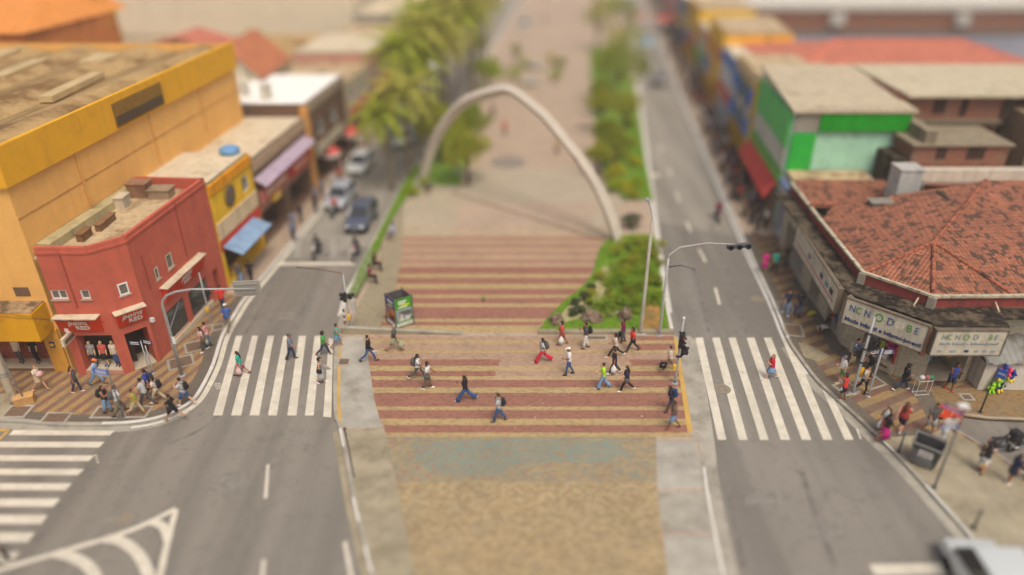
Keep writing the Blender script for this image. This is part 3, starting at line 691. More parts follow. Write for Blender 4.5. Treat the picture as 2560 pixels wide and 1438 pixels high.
        if hair in ('long', 'tail'):
            k = 1 if hair == 'long' else .42
            top_ = hc + Vector((0, -.07, .03)); md = up_((0, -.125, 1.42)); en = up_((0, -.125 - .03 * (hair == 'tail'), 1.2 if hair == 'long' else 1.27))
            H_.tube([top_, hc + Vector((0, -.1, -.05)), md, en, en - Vector((0, 0, .04))], [(.075, .04), (.095 * (.5 + .5 * k), .045), (.1 * k, .04), (.085 * k, .03), (.03 * k, .015)], 10, side=(1, 0, 0))
            if hair == 'long':
                for sgn in (-1, 1): H_.tube([hc + Vector((sgn * .075, .0, .05)), hc + Vector((sgn * .088, -.005, -.06)), up_((sgn * .09, -.03, 1.38))], [.025, .03, .018], 7)
        if hair == 'bob': H_.tube([hc + Vector((0, -.05, .05)), hc + Vector((0, -.062, -.03)), hc + Vector((0, -.055, -.12)), hc + Vector((0, -.05, -.15))], [(.08, .05), (.098, .062), (.1, .06), (.08, .04)], 10, side=(1, 0, 0))
        if hair == 'bun': H_.ball(hc + Vector((0, -.07, .115)), .045, None, None, 8, 6)
        build(H_, 'hair', mat('hair_%d' % int(hairc[0] * 1000), hairc, .5, .25, 20, obj=True))
    if cap is not None:
        c = MB(); c.ball(hc + Vector((0, -.004, .03)), .092, .112, .112, 14, 10, f=lambda x, y, z: (x, y, max(z, .12)))
        c.tube([hc + Vector((0, .08, .047)), hc + Vector((0, .13, .045)), hc + Vector((0, .17, .034))], [(.08, .008), (.075, .008), (.045, .006)], 10, side=(1, 0, 0)); build(c, 'cap', cloth(cap))
    # ---- clothes
    if top is not None:
        tm = top if not isinstance(top, tuple) else cloth(top); t = MB(); hem = .83 if not topmid else 1.0
        rings = [(hem, .172, .132, 0), (.94, .178, .137, -.005), (1.07, .16 if not fem else .142, .122 + belly, .03 * (belly > 0)), (1.23, .176 * WM, .133 if not fem else .142, .008 if not fem else .018), (1.35, .18 * WM, .116, .002), (1.405, .145, .098, 0), (1.445, .085, .078, 0), (1.462, .072, .07, 0)]
        if topmid: rings = rings[0:1] + rings[2:]
        t.tube([up_((0, y, z)) for z, _, _, y in rings], [(rx * w, ry * (.5 + .5 * w)) for _, rx, ry, _ in rings], 14, side=(1, 0, 0))
        for (s0, el, wr, hd, fd), sgn in zip(A, (-1, 1)):
            if sleeve == 'none': continue
            p = [s0 + Vector((-sgn * .05, 0, .015)), s0 + Vector((0, 0, .004)), s0.lerp(el, .45), s0.lerp(el, .75)]; rr = [.066, .068, .066 * (.6 + .4 * w), .066]
            if sleeve == 'long': p = p[:3] + [el, el.lerp(wr, .5), wr]; rr = [.068, .066, .055, .05, .046, .038]
            t.tube(p, rr, 10)
        build(t, 'jacket' if sleeve == 'long' else 'shirt', tm)
    if bot:
        bm_ = botc if not isinstance(botc, tuple) else cloth(botc); t = MB(); ww = .5 + .5 * w
        def hips(): t.tube([lo((0, 0, .80)), lo((0, 0, .86)), lo((0, -.008, .93)), lo((0, 0, 1.0)), lo((0, 0, 1.02))], [(.15 * w, .11 * ww), (.172 * w, .128 * ww), (.172 * w, .13 * ww), (.152 * w, .118 * ww), (.14 * w, .11 * ww)], 14, side=(1, 0, 0))
        if bot in ('trousers', 'wide', 'shorts', 'slim', 'jeans'):
            hips()
            for hip, kn, an, heel, toe, fd, up in J:
                if bot == 'shorts': P_, r_ = [hip + Vector((0, 0, .05)), hip, hip.lerp(kn, .5), hip.lerp(kn, .95)], [.1 * w, .105 * w, .1 * ww, .098]
                elif bot == 'wide': P_, r_ = [hip + Vector((0, 0, .05)), hip, hip.lerp(kn, .5), kn, kn.lerp(an, .6), an - up * .01], [.1 * w, .108 * w, .096 * w, .09, .105, .125]
                else:
                    k = 1.0 if bot != 'slim' else .86
                    P_, r_ = [hip + Vector((0, 0, .05)), hip, hip.lerp(kn, .5), kn, kn.lerp(an, .4), kn.lerp(an, .88)], [.1 * w, .104 * w, .09 * w * k, .072 * k, .07 * k, .058 * k]
                t.tube(P_, r_, 10)
            build(t, 'shorts' if bot == 'shorts' else 'trousers', bm_)
        else:
            ln = {'skirt': .52, 'midi': .3, 'mini': .62}[bot]; sw = (J[0][1].y + J[1][1].y) / 2
            spread = max(abs(J[0][1].y - J[1][1].y) * .5 + .09, .15) if bot != 'mini' else .16
            t.tube([lo((0, 0, 1.02)), lo((0, -.005, .93)), lo((0, sw * .3, .8)), lo((0, sw * .7, (.8 + ln) / 2 if ln < .6 else .7)), lo((0, sw, ln))], [(.142 * w, .112 * ww), (.175 * w, .135 * ww), (.19 * w, .15 * ww), (.2 * w, .14 * ww + .45 * (spread - .1)), (.21 * w, max(spread, .14 * ww))], 16, side=(1, 0, 0))
            build(t, 'skirt', bm_)
    for hip, kn, an, heel, toe, fd, up in J:
        s = MB()
        if shoe is not None: s.tube([heel - fd * .012 + up * .01, an - up * .035, (an + toe) / 2 - up * .008, toe - fd * .03 + up * .002, toe + fd * .012], [.034, .046, .044, .038, .018], 10, flat=.8, side=(1, 0, 0))
        else: s.tube([heel - up * .022, (heel + toe) / 2 - up * .03, toe - up * .014 + fd * .01], [(.036, .008), (.042, .008), (.036, .008)], 8, side=(1, 0, 0))
        build(s, 'shoe' if shoe is not None else 'sandal', cloth(shoe) if shoe is not None else cloth(srgb(74, 52, 40)))
    return dict(hand=[Vector(a[3]) * S for a in A], hands_dir=[a[4] for a in A], back=up_((0, -.16, 1.22)) * S, hip=[Vector((s_ * .24 * w, .02, .95 + dz)) * S for s_ in (-1, 1)], shoulder=[up_((s_ * .12, 0, 1.43)) * S for s_ in (-1, 1)], chest=up_((0, .14, 1.25)) * S, S=S)

def bag(kind, root, ref, label, color, idx=0, text=None):
    """a bag, phone or paper that a person carries; its own thing, in the person's frame"""
    nm = {'backpack': 'backpack', 'handbag': 'handbag', 'plastic': 'plastic_bag', 'tote': 'tote_bag', 'phone': 'phone', 'paper': 'paper_sheet', 'bundle': 'wrapped_bundle', 'bottle': 'bottle'}[kind]
    t = thing(nm, label, nm.replace('_', ' '), root.location, root.rotation_euler.z); m = MB(); c = cloth(color) if isinstance(color, tuple) else color
    if kind == 'backpack':
        p = ref['back']; m.tube([p + Vector((0, -.04, .22)), p + Vector((0, -.06, .17)), p + Vector((0, -.08, .02)), p + Vector((0, -.075, -.16)), p + Vector((0, -.05, -.22))], [(.08, .05), (.14, .09), (.155, .11), (.15, .105), (.1, .06)], 12, side=(1, 0, 0))
        m.build('pack', c, t, True); q = MB(); q.ball(p + Vector((0, -.185, -.07)), .11, .04, .09, 10, 7); q.build('pocket', c, t, True)
        for s_, sh0 in zip((-1, 1), ref['shoulder']):
            st = MB(); st.tube([p + Vector((s_ * .09, -.02, .2)), sh0 + Vector((0, 0, .045)), sh0 + Vector((s_ * .02, .13, -.08)), sh0 + Vector((s_ * .06, .12, -.26)), p + Vector((s_ * .14, 0, -.14))], .016, 6)
            st.build('strap', c, t, True)
        return t
    h = ref['hand'][idx]
    if kind in ('handbag', 'tote'):
        p = ref['hip'][idx] if kind == 'handbag' else h + Vector((0, 0, -.32)); w_, h_, d_ = (.3, .22, .11) if kind == 'handbag' else (.38, .36, .1)
        m.tube([p + Vector((0, 0, -h_ / 2)), p + Vector((0, 0, -h_ / 2 + .03)), p, p + Vector((0, 0, h_ / 2))], [(d_ * .45, w_ * .48), (d_ * .55, w_ * .5), (d_ * .5, w_ * .5), (d_ * .3, w_ * .45)], 12, side=(1, 0, 0)); m.build('bag_body', c, t, True)
        q = MB(); top_ = (ref['shoulder'][idx] + Vector((0, 0, .05))) if kind == 'handbag' else h
        q.tube([p + Vector((0, -w_ * .38, h_ * .45)), top_ + Vector((0, -.03, 0)), top_ + Vector((0, .03, 0)), p + Vector((0, w_ * .38, h_ * .45))], .011, 6); q.build('strap', c, t, True)
        if text: txt(text, .1, WHITE, t, frame(p + Vector((-.075 if idx == 0 else .075, 0, .05)), (0, -1, 0) if idx == 0 else (0, 1, 0), (0, 0, 1)))
    elif kind == 'plastic':
        p = h + Vector((0, 0, -.3)); m.tube([p + Vector((0, 0, -.17)), p + Vector((0, 0, -.14)), p, p + Vector((0, 0, .13)), p + Vector((0, 0, .26)), p + Vector((0, 0, .3))], [(.07, .09), (.11, .14), (.12, .16), (.08, .11), (.03, .04), (.02, .02)], 11, side=(1, 0, 0)); m.build('bag_body', c, t, True)
    elif kind == 'phone': m.mbox(Matrix.Translation(h + Vector((0, .02, .05))) @ Euler((R(-40), 0, 0)).to_matrix().to_4x4(), .075, .012, .15); m.build('phone_body', BLACK, t)
    elif kind == 'paper': m.mbox(Matrix.Translation(h + Vector((0, .05, -.12))) @ Euler((R(20), R(25), 0)).to_matrix().to_4x4(), .03, .24, .32); m.build('sheet', c, t)
    elif kind == 'bundle':
        p = ref['chest'] + Vector((0, .07, -.1)); m.ball(p, .19, .12, .14, 12, 8); m.build('blanket', c, t, True)
    elif kind == 'bottle': m.lathe([(.02, -.1), (.035, -.1), (.035, .05), (.015, .1), (.012, .13)], h, 10); m.build('bottle_body', c, t, True)
    return t

CLOTHES = dict(black=srgb(38, 36, 38), navy=srgb(40, 48, 74), white=srgb(222, 220, 216), grey=srgb(150, 148, 144), lgrey=srgb(186, 186, 184), dgrey=srgb(86, 84, 84), jeans=srgb(66, 96, 140), ljeans=srgb(120, 152, 186), djeans=srgb(52, 62, 84), khaki=srgb(120, 108, 84), beige=srgb(190, 170, 134), red=srgb(214, 56, 50), coral=srgb(204, 92, 84), teal=srgb(54, 166, 146), green=srgb(70, 160, 70), lime=srgb(168, 226, 44), olive=srgb(150, 164, 50), blue=srgb(64, 96, 158), lblue=srgb(150, 170, 196), pink=srgb(212, 176, 168), maroon=srgb(122, 44, 72), magenta=srgb(214, 30, 140), crimson=srgb(206, 36, 66), cream=srgb(214, 198, 180), yellow=srgb(236, 176, 40), brick=srgb(166, 60, 56), sage=srgb(164, 172, 138), slate=srgb(112, 122, 140), brown=srgb(104, 78, 60), royal=srgb(46, 72, 150), orange=srgb(220, 120, 50))
C_ = CLOTHES
def col_(x): return C_[x] if isinstance(x, str) else x
DIRS = dict(L=90, R=-90, A=0, T=180, AL=45, AR=-45, TL=135, TR=-135)
def person(u, v, d, label, bags=(), z=KZ, group=None, at=None, **k):
    x, y, _ = G(u, v, z) if at is None else (*at, z)
    t = thing('person', label, 'person', (x, y, z), R(DIRS.get(d, d) if isinstance(d, str) else d), group)
    for q in ('top', 'botc', 'shoe', 'cap', 'mask'):
        if isinstance(k.get(q), str): k[q] = C_[k[q]]
    ref = figure(t, **k)
    for b in bags:
        kind, c, idx, lb = b[:4]; bag(kind, t, ref, lb, col_(c) if isinstance(c, str) else c, idx, b[4] if len(b) > 4 else None)
    return t, ref
HB = (.035, .022, .014); HL = (.28, .16, .06); HG = (.3, .29, .28)
P = person
# ---- corner on the left
P(560, 776, 'A', 'man in red tee walking away up the left pavement, ahead of the man in blue', h=1.74, top='red', bot='trousers', botc='djeans', shoe='black', walk=.5)
P(574, 824, 'A', 'man in blue tee and white cap walking away along the left kerb', h=1.76, top='blue', bot='trousers', botc='khaki', shoe='brown', walk=.9, cap='white')
_, _r = P(512, 878, 'TL', 'woman in pink blouse and dark trousers talking at the left corner', h=1.62, fem=True, top='pink', bot='trousers', botc='dgrey', shoe='white', hair='long', walk=.5, arms=('hold', 'hold'), bags=[('handbag', 'brown', 0, 'brown handbag of the woman in pink at the left corner')])
P(524, 866, 'L', 'woman in lilac print top holding a green bag at the left corner', h=1.6, fem=True, top=PINKP, bot='trousers', botc='slate', shoe='black', hair='bun', walk=.2, arms=('bag', 'phone'), bags=[('plastic', C_['sage'], 0, 'pale green plastic bag held by the woman in lilac print')])
P(105, 976, 'R', 'blonde woman in white blouse and beige skirt hugging a bundle by yellow shop', h=1.64, fem=True, top='cream', bot='mini', botc='beige', hair='bob', hairc=HL, sk='a', walk=.85, arms=('hold', 'hold'), bags=[('bundle', 'pink', 0, 'pink and cream bundle carried by the blonde woman')])
P(196, 981, 'R', 'woman in grey top and dark jeans walking between yellow and red shops', h=1.63, fem=True, top='dgrey', sleeve='none', bot='slim', botc='djeans', shoe='pink', hair='tail', walk=.5, arms=('back', 'down'))
P(247, 962, 'R', 'man in pale blue shirt and orange cap stepping past the red shop window', h=1.7, top='lblue', bot='trousers', botc='ljeans', shoe='dgrey', cap='orange', walk=.9, lean=14)
P(273, 1032, 'R', 'woman in black top and pale jeans with long dark hair by the pit cover', h=1.66, fem=True, top='black', sleeve='none', bot='jeans', botc='ljeans', shoe='black', hair='long', walk=.35, arms=('phone', 'phone'), sk='b', bags=[('backpack', 'black', 0, 'large black backpack of the woman in pale jeans at left')])
P(304, 1034, 'AR', 'man in white tee and dark trousers walking with a grey backpack', h=1.74, top='white', bot='trousers', botc='khaki', shoe='black', walk=.8, arms=('down', 'fwd'), bags=[('backpack', 'dgrey', 0, 'small grey backpack on the white tee of the man by the blue street sign')])
P(345, 1036, 'R', 'woman in lime tank top and beige trousers striding at left kerb', h=1.6, fem=True, top='olive', sleeve='none', bot='trousers', botc='beige', hair='short', walk=1.1, sk='b')
P(370, 1014, 'L', 'man in grey tee and grey trousers on the left corner paving', h=1.74, top='lgrey', bot='trousers', botc='dgrey', shoe='black', walk=.9, arms=('phone', 'down'))
P(380, 992, 'L', 'man in royal blue tee standing behind the man in grey', h=1.72, top='royal', bot='shorts', botc='brown', shoe='black', walk=.3, bags=[('backpack', 'navy', 0, 'navy backpack of the man in royal blue')])
P(399, 1006, 'L', 'woman in cream top and beige trousers with a black backpack on left corner', h=1.68, fem=True, top='cream', bot='trousers', botc='beige', shoe='white', hair='bob', walk=.9, arms=('hold', 'hold'), bags=[('backpack', 'black', 0, 'black backpack of the woman in cream at left corner')])
P(438, 1048, 'L', 'woman in short black dress stepping off the curved white kerb', h=1.58, fem=True, top='black', bot='shorts', botc='black', hair='bun', walk=1.15, arms=('out', 'back'), bags=[('handbag', 'black', 0, 'small black handbag of the woman stepping off the kerb')])
P(466, 1012, 'L', 'man in grey tee and denim shorts scratching his head near the curved kerb', h=1.72, top='lgrey', bot='shorts', botc='jeans', shoe='white', walk=.9, arms=('ear', 'down'), sk='a', bags=[('backpack', 'black', 0, 'black backpack of the man in denim shorts at the curved kerb')])
# ---- left crosswalk
P(605, 937, 'L', 'woman in teal top and pink print shorts on the left crosswalk', h=1.56, fem=True, top='teal', bot='shorts', botc=PINKP, hair='tail', walk=.95, z=0, arms=('bag', 'down'), shoe='black', bags=[('plastic', C_['pink'], 0, 'pale pink plastic bag carried by the woman in teal')])
P(730, 898, 'R', 'man in blue shirt and dark cap on the left crosswalk', h=1.68, top='slate', bot='trousers', botc='djeans', shoe='black', cap='dgrey', walk=.55, z=0, belly=.03)
P(812, 888, 'R', 'woman in green and white tee with jeans on the left crosswalk', h=1.62, fem=True, top='green', bot='jeans', botc='djeans', hair='curly', walk=.95, z=0, sk='c', arms=('down', 'fwd'))
P(805, 957, 'R', 'woman in long white skirt with a black purse on the left crosswalk', h=1.62, fem=True, top='grey', sleeve='none', bot='midi', botc='lgrey', shoe='white', hair='curly', walk=.5, z=0, sk='a', arms=('hold', 'down'), bags=[('handbag', 'black', 1, 'black purse of the woman in the long white skirt'), ('paper', 'lgrey', 0, 'white papers held by the woman in the long white skirt')])
P(846, 869, 'R', 'woman in teal tank top and denim shorts at the low wall end', h=1.6, fem=True, top='teal', sleeve='none', bot='shorts', botc='ljeans', hair='bun', walk=.8, sk='b', z=.05)
# ---- plaza
P(924, 904, 'R', 'man in black track jacket and jeans carrying a white paper', h=1.76, top='black', sleeve='long', bot='slim', botc='jeans', shoe='black', hair='bun', walk=1.05, mask='black', sk='a', arms=('down', 'fwd'), bags=[('paper', 'white', 1, 'white paper in the hand of the man in the track jacket')])
P(988, 876, 'R', 'bald man in charcoal tee and sage shorts walking by the low wall', h=1.74, top='dgrey', bot='shorts', botc='sage', hair='short', hairc=HG, walk=1.05, sk='b', bags=[('plastic', C_['sage'], 1, 'pale green bag hanging from the man in sage shorts')])
P(1046, 948, 'R', 'woman in white shirt and black trousers, nearly hidden by her friend in white', h=1.68, fem=True, top='white', bot='slim', botc='dgrey', shoe='cream', hair='tail', walk=1.2, sk='c', bags=[('backpack', 'dgrey', 0, 'small grey backpack of the woman in the white shirt')])
P(1070, 972, 'R', 'person in white tee and white sneakers with a charcoal shoulder bag', h=1.72, top='white', bot='trousers', botc='khaki', shoe='white', hair='bob', walk=.55, sk='c', arms=('fwd', 'belly'), bags=[('handbag', 'dgrey', 1, 'charcoal shoulder bag of the person in white tee and sneakers')])
P(1164, 1002, 'L', 'woman with black top and wide flared blue jeans reading her phone', h=1.66, fem=True, top='black', bot='wide', botc=srgb(52, 84, 136), shoe='white', hair='long', walk=1.25, sk='b', arms=('phone', 'phone'), bags=[('phone', 'black', 0, 'black phone of the woman in wide blue jeans')])
P(1247, 1054, 'L', 'bearded man in grey tee and jeans with a dark backpack, nearest on plaza', h=1.74, top='lgrey', bot='jeans', botc='jeans', shoe='dgrey', walk=.75, mask='black', sk='a', arms=('fwd', 'down'), bags=[('backpack', srgb(34, 46, 52), 0, 'dark backpack of the bearded man in the grey tee')])
P(1356, 906, 'L', 'woman in bright red wide trousers and white top', h=1.66, fem=True, top='lgrey', bot='wide', botc='crimson', shoe='white', hair='long', walk=1.15, sk='a', mask='white', bags=[('backpack', 'dgrey', 0, 'charcoal backpack of the woman in red trousers')])
P(1404, 861, 'L', 'woman in coral top and shorts carrying white plastic bags by the garden', h=1.58, fem=True, top='coral', bot='shorts', botc='brick', hair='bob', walk=.7, sk='c', mask='white', arms=('bag', 'belly'), bags=[('plastic', 'white', 0, 'white plastic bag on the left arm of the woman in coral'), ('handbag', 'brown', 1, 'brown handbag of the woman in coral')])
P(1463, 871, 'L', 'man in charcoal tee and white trousers reading his phone by the garden', h=1.72, top='dgrey', bot='trousers', botc='white', shoe='black', walk=.35, sk='b', arms=('phone', 'phone'), bags=[('backpack', 'black', 0, 'black backpack of the man in white trousers'), ('phone', 'black', 0, 'phone of the man in white trousers')])
P(1421, 937, 'L', 'man in white tee and jeans with a white helmet', h=1.76, top='white', bot='slim', botc='jeans', shoe='black', walk=.5, cap='white', sk='c', arms=('hold', 'down'))
P(1556, 856, 'L', 'woman in maroon top and dark trousers beside the woman in red', h=1.64, fem=True, top='maroon', bot='trousers', botc='dgrey', shoe='black', hair='bob', walk=.3, arms=('phone', 'down'), bags=[('tote', 'black', 1, 'big black bag of the woman in maroon')])
P(1579, 879, 'L', 'woman in bright red blouse and black trousers near the lamp posts', h=1.66, w=1.15, fem=True, top='red', bot='slim', botc='black', shoe='black', hair='bob', walk=.95, arms=('down', 'bag'), bags=[('handbag', 'black', 0, 'black handbag of the woman in the red blouse')])
P(1536, 893, 'L', 'woman in pale pink blouse and black trousers with a grey handbag', h=1.68, fem=True, top='cream', bot='slim', botc='black', shoe='white', hair='long', walk=1.2, arms=('hold', 'down'), bags=[('handbag', 'grey', 1, 'grey handbag of the woman in the pale pink blouse')])
P(1534, 934, 'L', 'woman in dark tee carrying a big white shopping bag', h=1.62, fem=True, top='black', bot='jeans', botc='djeans', shoe='white', hair='short', walk=.8, sk='b', arms=('bag', 'hold'), bags=[('plastic', 'white', 0, 'big white shopping bag with a red logo')])
P(1506, 971, 'L', 'woman in neon lime tee and wide pale jeans with a hair bun', h=1.62, fem=True, top='lime', bot='wide', botc='ljeans', shoe='white', hair='bun', walk=.8, sk='a', arms=('hold', 'hold'))
P(1564, 978, 'L', 'woman in navy tee and black trousers with white sneakers', h=1.64, w=1.12, fem=True, top='navy', bot='slim', botc='black', shoe='white', hair='long', hairc=HB, walk=.95, mask='white', arms=('fwd', 'belly'), bags=[('handbag', 'dgrey', 0, 'dark hip bag of the woman in navy tee')])
P(1671, 926, 'L', 'woman in cream blouse and khaki trousers holding a black tote', h=1.62, fem=True, top='cream', bot='trousers', botc='khaki', hair='short', walk=1.05, sk='a', mask='white', arms=('fwd', 'hang'), bags=[('tote', 'black', 0, 'black tote with white lettering held by the woman in cream', 'Pri')])
P(1674, 1030, 'L', 'woman with very long dark hair and blue backpack at the plaza edge', h=1.64, fem=True, top='black', bot='slim', botc='djeans', shoe='black', hair='long', walk=.6, lean=12, arms=('fwd', 'down'), bags=[('backpack', srgb(44, 66, 112), 0, 'blue backpack of the woman at the plaza edge')])
P(1680, 1072, 'L', 'man in charcoal tank top and denim shorts looking at his phone', h=1.7, w=1.1, top='dgrey', sleeve='none', bot='shorts', botc='ljeans', walk=.75, sk='c', arms=('phone', 'phone'), bags=[('phone', 'black', 0, 'phone of the man in the tank top')])
# ---- right crosswalk and right pavement
P(1924, 947, 'L', 'woman in bright red tee and denim skirt on the right crosswalk', h=1.6, fem=True, w=1.12, top='crimson', bot='skirt', botc='ljeans', shoe='white', hair='bob', hairc=HL, walk=.95, z=0, sk='a', arms=('phone', 'phone'), bags=[('phone', 'black', 0, 'phone of the woman on the right crosswalk')])
P(1962, 786, 'T', 'man in navy tee and pale jeans walking towards the right crosswalk, nearer kerb', h=1.74, top='navy', bot='jeans', botc='ljeans', shoe='white', walk=.5)
P(1992, 791, 'T', 'man in dark tee and jeans walking beside the grey shop wall', h=1.72, top=srgb(44, 50, 62), bot='jeans', botc='jeans', shoe='black', walk=.4, sk='c', cap='black')
P(2064, 836, 'L', 'person in dark clothes sitting on the shop step with a potted plant', h=1.66, top='black', bot='shorts', botc='lgrey', walk='sit', arms=('hold', 'hold'), sk='c')
P(2128, 914, 'TR', 'bearded man in blue checked shirt standing at the shop window on his phone', h=1.76, top=PLAID, sleeve='long', bot='trousers', botc='beige', shoe='brown', hairc=HB, walk=.15, sk='a', arms=('ear', 'down'))
P(2099, 956, 'L', 'man in white tee lifted over his belly and green print shorts', h=1.68, w=1.15, top='white', topmid=True, bot='shorts', botc=GREENP, shoe='cream', cap='slate', walk=.4, belly=.06, sk='a', arms=('belly', 'belly'))
P(2103, 998, 'AL', 'woman in red tank top and navy shorts by the right crosswalk', h=1.6, fem=True, w=1.1, top='red', sleeve='none', bot='shorts', botc='navy', hair='bob', walk=.25, sk='c', arms=('bag', 'ear'), bags=[('bottle', 'white', 0, 'small white bottle held by the woman in red tank top')])
P(2168, 948, 'L', 'man in black tee and white cap beside the right signal pole', h=1.74, top='black', bot='trousers', botc='dgrey', shoe='black', cap='white', walk=.4, sk='b')
P(2152, 979, 'TR', 'woman in grey top and black trousers with a yellow backpack', h=1.66, fem=True, top='lgrey', bot='slim', botc='black', hair='tail', walk=.75, sk='a', arms=('phone', 'hold'), bags=[('backpack', 'yellow', 0, 'yellow backpack beside the right signal pole')])
P(2252, 976, 'R', 'woman with curly black hair in black top and dark jeans passing the shop', h=1.7, fem=True, top='black', bot='jeans', botc='djeans', shoe='white', hair='afro', walk=1.05, mask='white', arms=('down', 'hold'), bags=[('handbag', 'black', 1, 'black handbag of the woman with curly hair')])
P(2371, 975, 'T', 'man in blue football vest and slate shorts in the shop entrance', h=1.72, w=1.08, top='royal', sleeve='none', bot='shorts', botc='djeans', shoe='red', walk=.4, sk='c', arms=('phone', 'phone'))
P(2202, 1083, 'TL', 'woman in white top with a red wrap and black backpack near the kerb', h=1.62, fem=True, top='lgrey', sleeve='none', bot='mini', botc='red', hair='tail', walk=.6, shoe='black', mask='white', arms=('hold', 'hold'), bags=[('backpack', 'black', 0, 'black backpack of the woman in the red wrap'), ('plastic', 'lgrey', 1, 'white bag of the woman in the red wrap')])
P(2206, 1101, 'R', 'woman in magenta skirt and black top stepping over the right kerb', h=1.64, fem=True, top='black', bot='midi', botc='magenta', hair='bun', walk=.9, sk='c')
P(2248, 1077, 'AR', 'heavy woman in dark red tank top and navy shorts on the banded paving', h=1.72, w=1.28, fem=True, top='brick', sleeve='none', bot='shorts', botc='navy', shoe='lgrey', hair='long', hairc=(.12, .05, .025), walk=.6, sk='a')
P(2319, 1082, 'T', 'big bearded man in black tee and grey shorts behind the dumpster', h=1.78, w=1.22, top='dgrey', bot='shorts', botc='lgrey', hair='bun', walk=.5, mask=(.02, .018, .016), sk='b')
P(2349, 1112, 'R', 'man in white tee leaning forward behind the dumpster', h=1.72, top='white', bot='trousers', botc='lgrey', shoe='white', walk=.6, lean=18, sk='c')
P(2451, 1180, 'AR', 'woman in black top and long floral skirt on the corner concrete', h=1.66, fem=True, top='black', sleeve='none', bot='midi', botc=FLORAL, shoe='black', hair='bob', walk=.5, sk='b', arms=('hold', 'out'), bags=[('handbag', 'black', 0, 'black handbag of the woman in the floral skirt'), ('paper', srgb(150, 200, 180), 0, 'pale green booklet of the woman in the floral skirt')])
P(2520, 1208, 'R', 'woman in short navy dress beside the parked motorcycles', h=1.66, w=1.08, fem=True, top='navy', bot='mini', botc='navy', shoe='white', hair='bob', walk=.15, sk='b', arms=('hold', 'down'))
P(2562, 1200, 'L', 'woman in black top and jeans cut by the right edge of the photo', h=1.66, fem=True, top='black', bot='jeans', botc='djeans', hair='long', walk=.3, sk='b')
P(8, 1405, 'R', 'blurred person in dark clothes at the lower left crosswalk', h=1.7, top='lgrey', bot='trousers', botc='black', shoe='black', walk=.5, z=0)
# ---- farther off
P(1908, 682, 'T', 'woman in a magenta dress on the right pavement by the grey shop', h=1.6, fem=True, top='magenta', bot='skirt', botc='magenta', hair='short', walk=.4)
P(1934, 684, 'A', 'person in teal top walking by the right kerb, behind magenta', h=1.72, top='teal', bot='trousers', botc='black', shoe='black', walk=.5)
P(1961, 668, 'T', 'person in dark brown clothes leaning at the grey shop corner', h=1.7, top=srgb(70, 58, 50), bot='trousers', botc='dgrey', shoe='black', walk=.2)
P(603, 712, 'T', 'person in pale jeans on left pavement beside the red shop end', h=1.7, top='dgrey', bot='jeans', botc='ljeans', shoe='white', walk=.5)
P(630, 708, 'A', 'person in black under the blue awning on left pavement', h=1.72, top='black', bot='trousers', botc='black', shoe='black', walk=.7)
P(985, 602, 70, 'person in pale blue lying back by the planter edge of the plaza', h=1.7, top='lblue', bot='trousers', botc='slate', walk='sit', seat=.02)
P(926, 708, 'R', 'person in dark red top sitting by the planter railing', h=1.65, top='maroon', bot='trousers', botc='black', walk='sit', shoe='black', arms=('hold', 'hold'))
P(938, 676, 'R', 'person in black sitting by the planter railing, farther from camera', h=1.68, top='black', bot='trousers', botc='black', walk='sit', shoe='black', arms=('hold', 'hold'))
P(1142, 440, 'L', 'person in coral near the far foot of the left tree', h=1.65, top='coral', bot='trousers', botc='lgrey', walk=.5, fine=False)
P(1078, 485, 'L', 'person in slate grey sitting by the left foot of the arch', h=1.68, top='slate', bot='trousers', botc='black', walk='sit', fine=False)
P(1232, 300, 'A', 'distant person in brown on the plaza beyond the arch', h=1.7, top='brown', bot='trousers', botc='black', walk=.6, fine=False)
P(1392, 388, 'T', 'distant person in tan on the plaza inside the arch', h=1.7, top='beige', bot='trousers', botc='brown', walk=.5, fine=False)
P(1262, 340, 'A', 'distant person in dusty pink on the plaza inside the arch', h=1.66, top='coral', bot='trousers', botc='dgrey', walk=.5, fine=False)
P(1360, 60, 'A', 'distant person near the white vehicle at the top of the plaza', h=1.7, top='brown', bot='trousers', botc='black', walk=.5, fine=False)

# ---- crowds on the far pavements: eight figures, copied
protos = []
for i, (tp, bt, fm, hr, wk) in enumerate((('black', 'djeans', False, 'short', .5), ('navy', 'black', False, 'short', .8), ('dgrey', 'dgrey', True, 'long', .6), ('brick', 'black', True, 'bob', .4), ('slate', 'djeans', False, 'short', .7), ('lgrey', 'black', False, 'short', .3), ('brown', 'khaki', True, 'tail', .6), ('black', 'black', True, 'long', .2))):
    protos.append(P(0, 0, 'T', '', at=(0, 40 + i), h=1.6 + .02 * i, fem=fm, top=tp, bot='trousers', botc=bt, shoe='black', hair=hr, walk=wk, fine=False)[0])
bpy.context.view_layer.update(); dg = bpy.context.evaluated_depsgraph_get()
done = [(o, bpy.data.meshes.new_from_object(o.evaluated_get(dg))) for o in BODIES]
for o, me in done:
    old = o.data; o.modifiers.clear(); o.data = me; bpy.data.meshes.remove(old)
CROWD = [('dark', 'navy'), ('red', 'grey')]
tone = ['black', 'navy blue', 'charcoal', 'brick red', 'slate blue', 'pale grey', 'brown', 'all black']
used = [False] * 8
def crowd(x, y, k, label, group, rz):
    o = protos[k] if not used[k] else copy_tree(protos[k]); used[k] = True
    o.location = (x, y, KZ); o.rotation_euler = (0, 0, rz); o['label'] = label; o['group'] = group
r3 = random.Random(21); n_ = 0
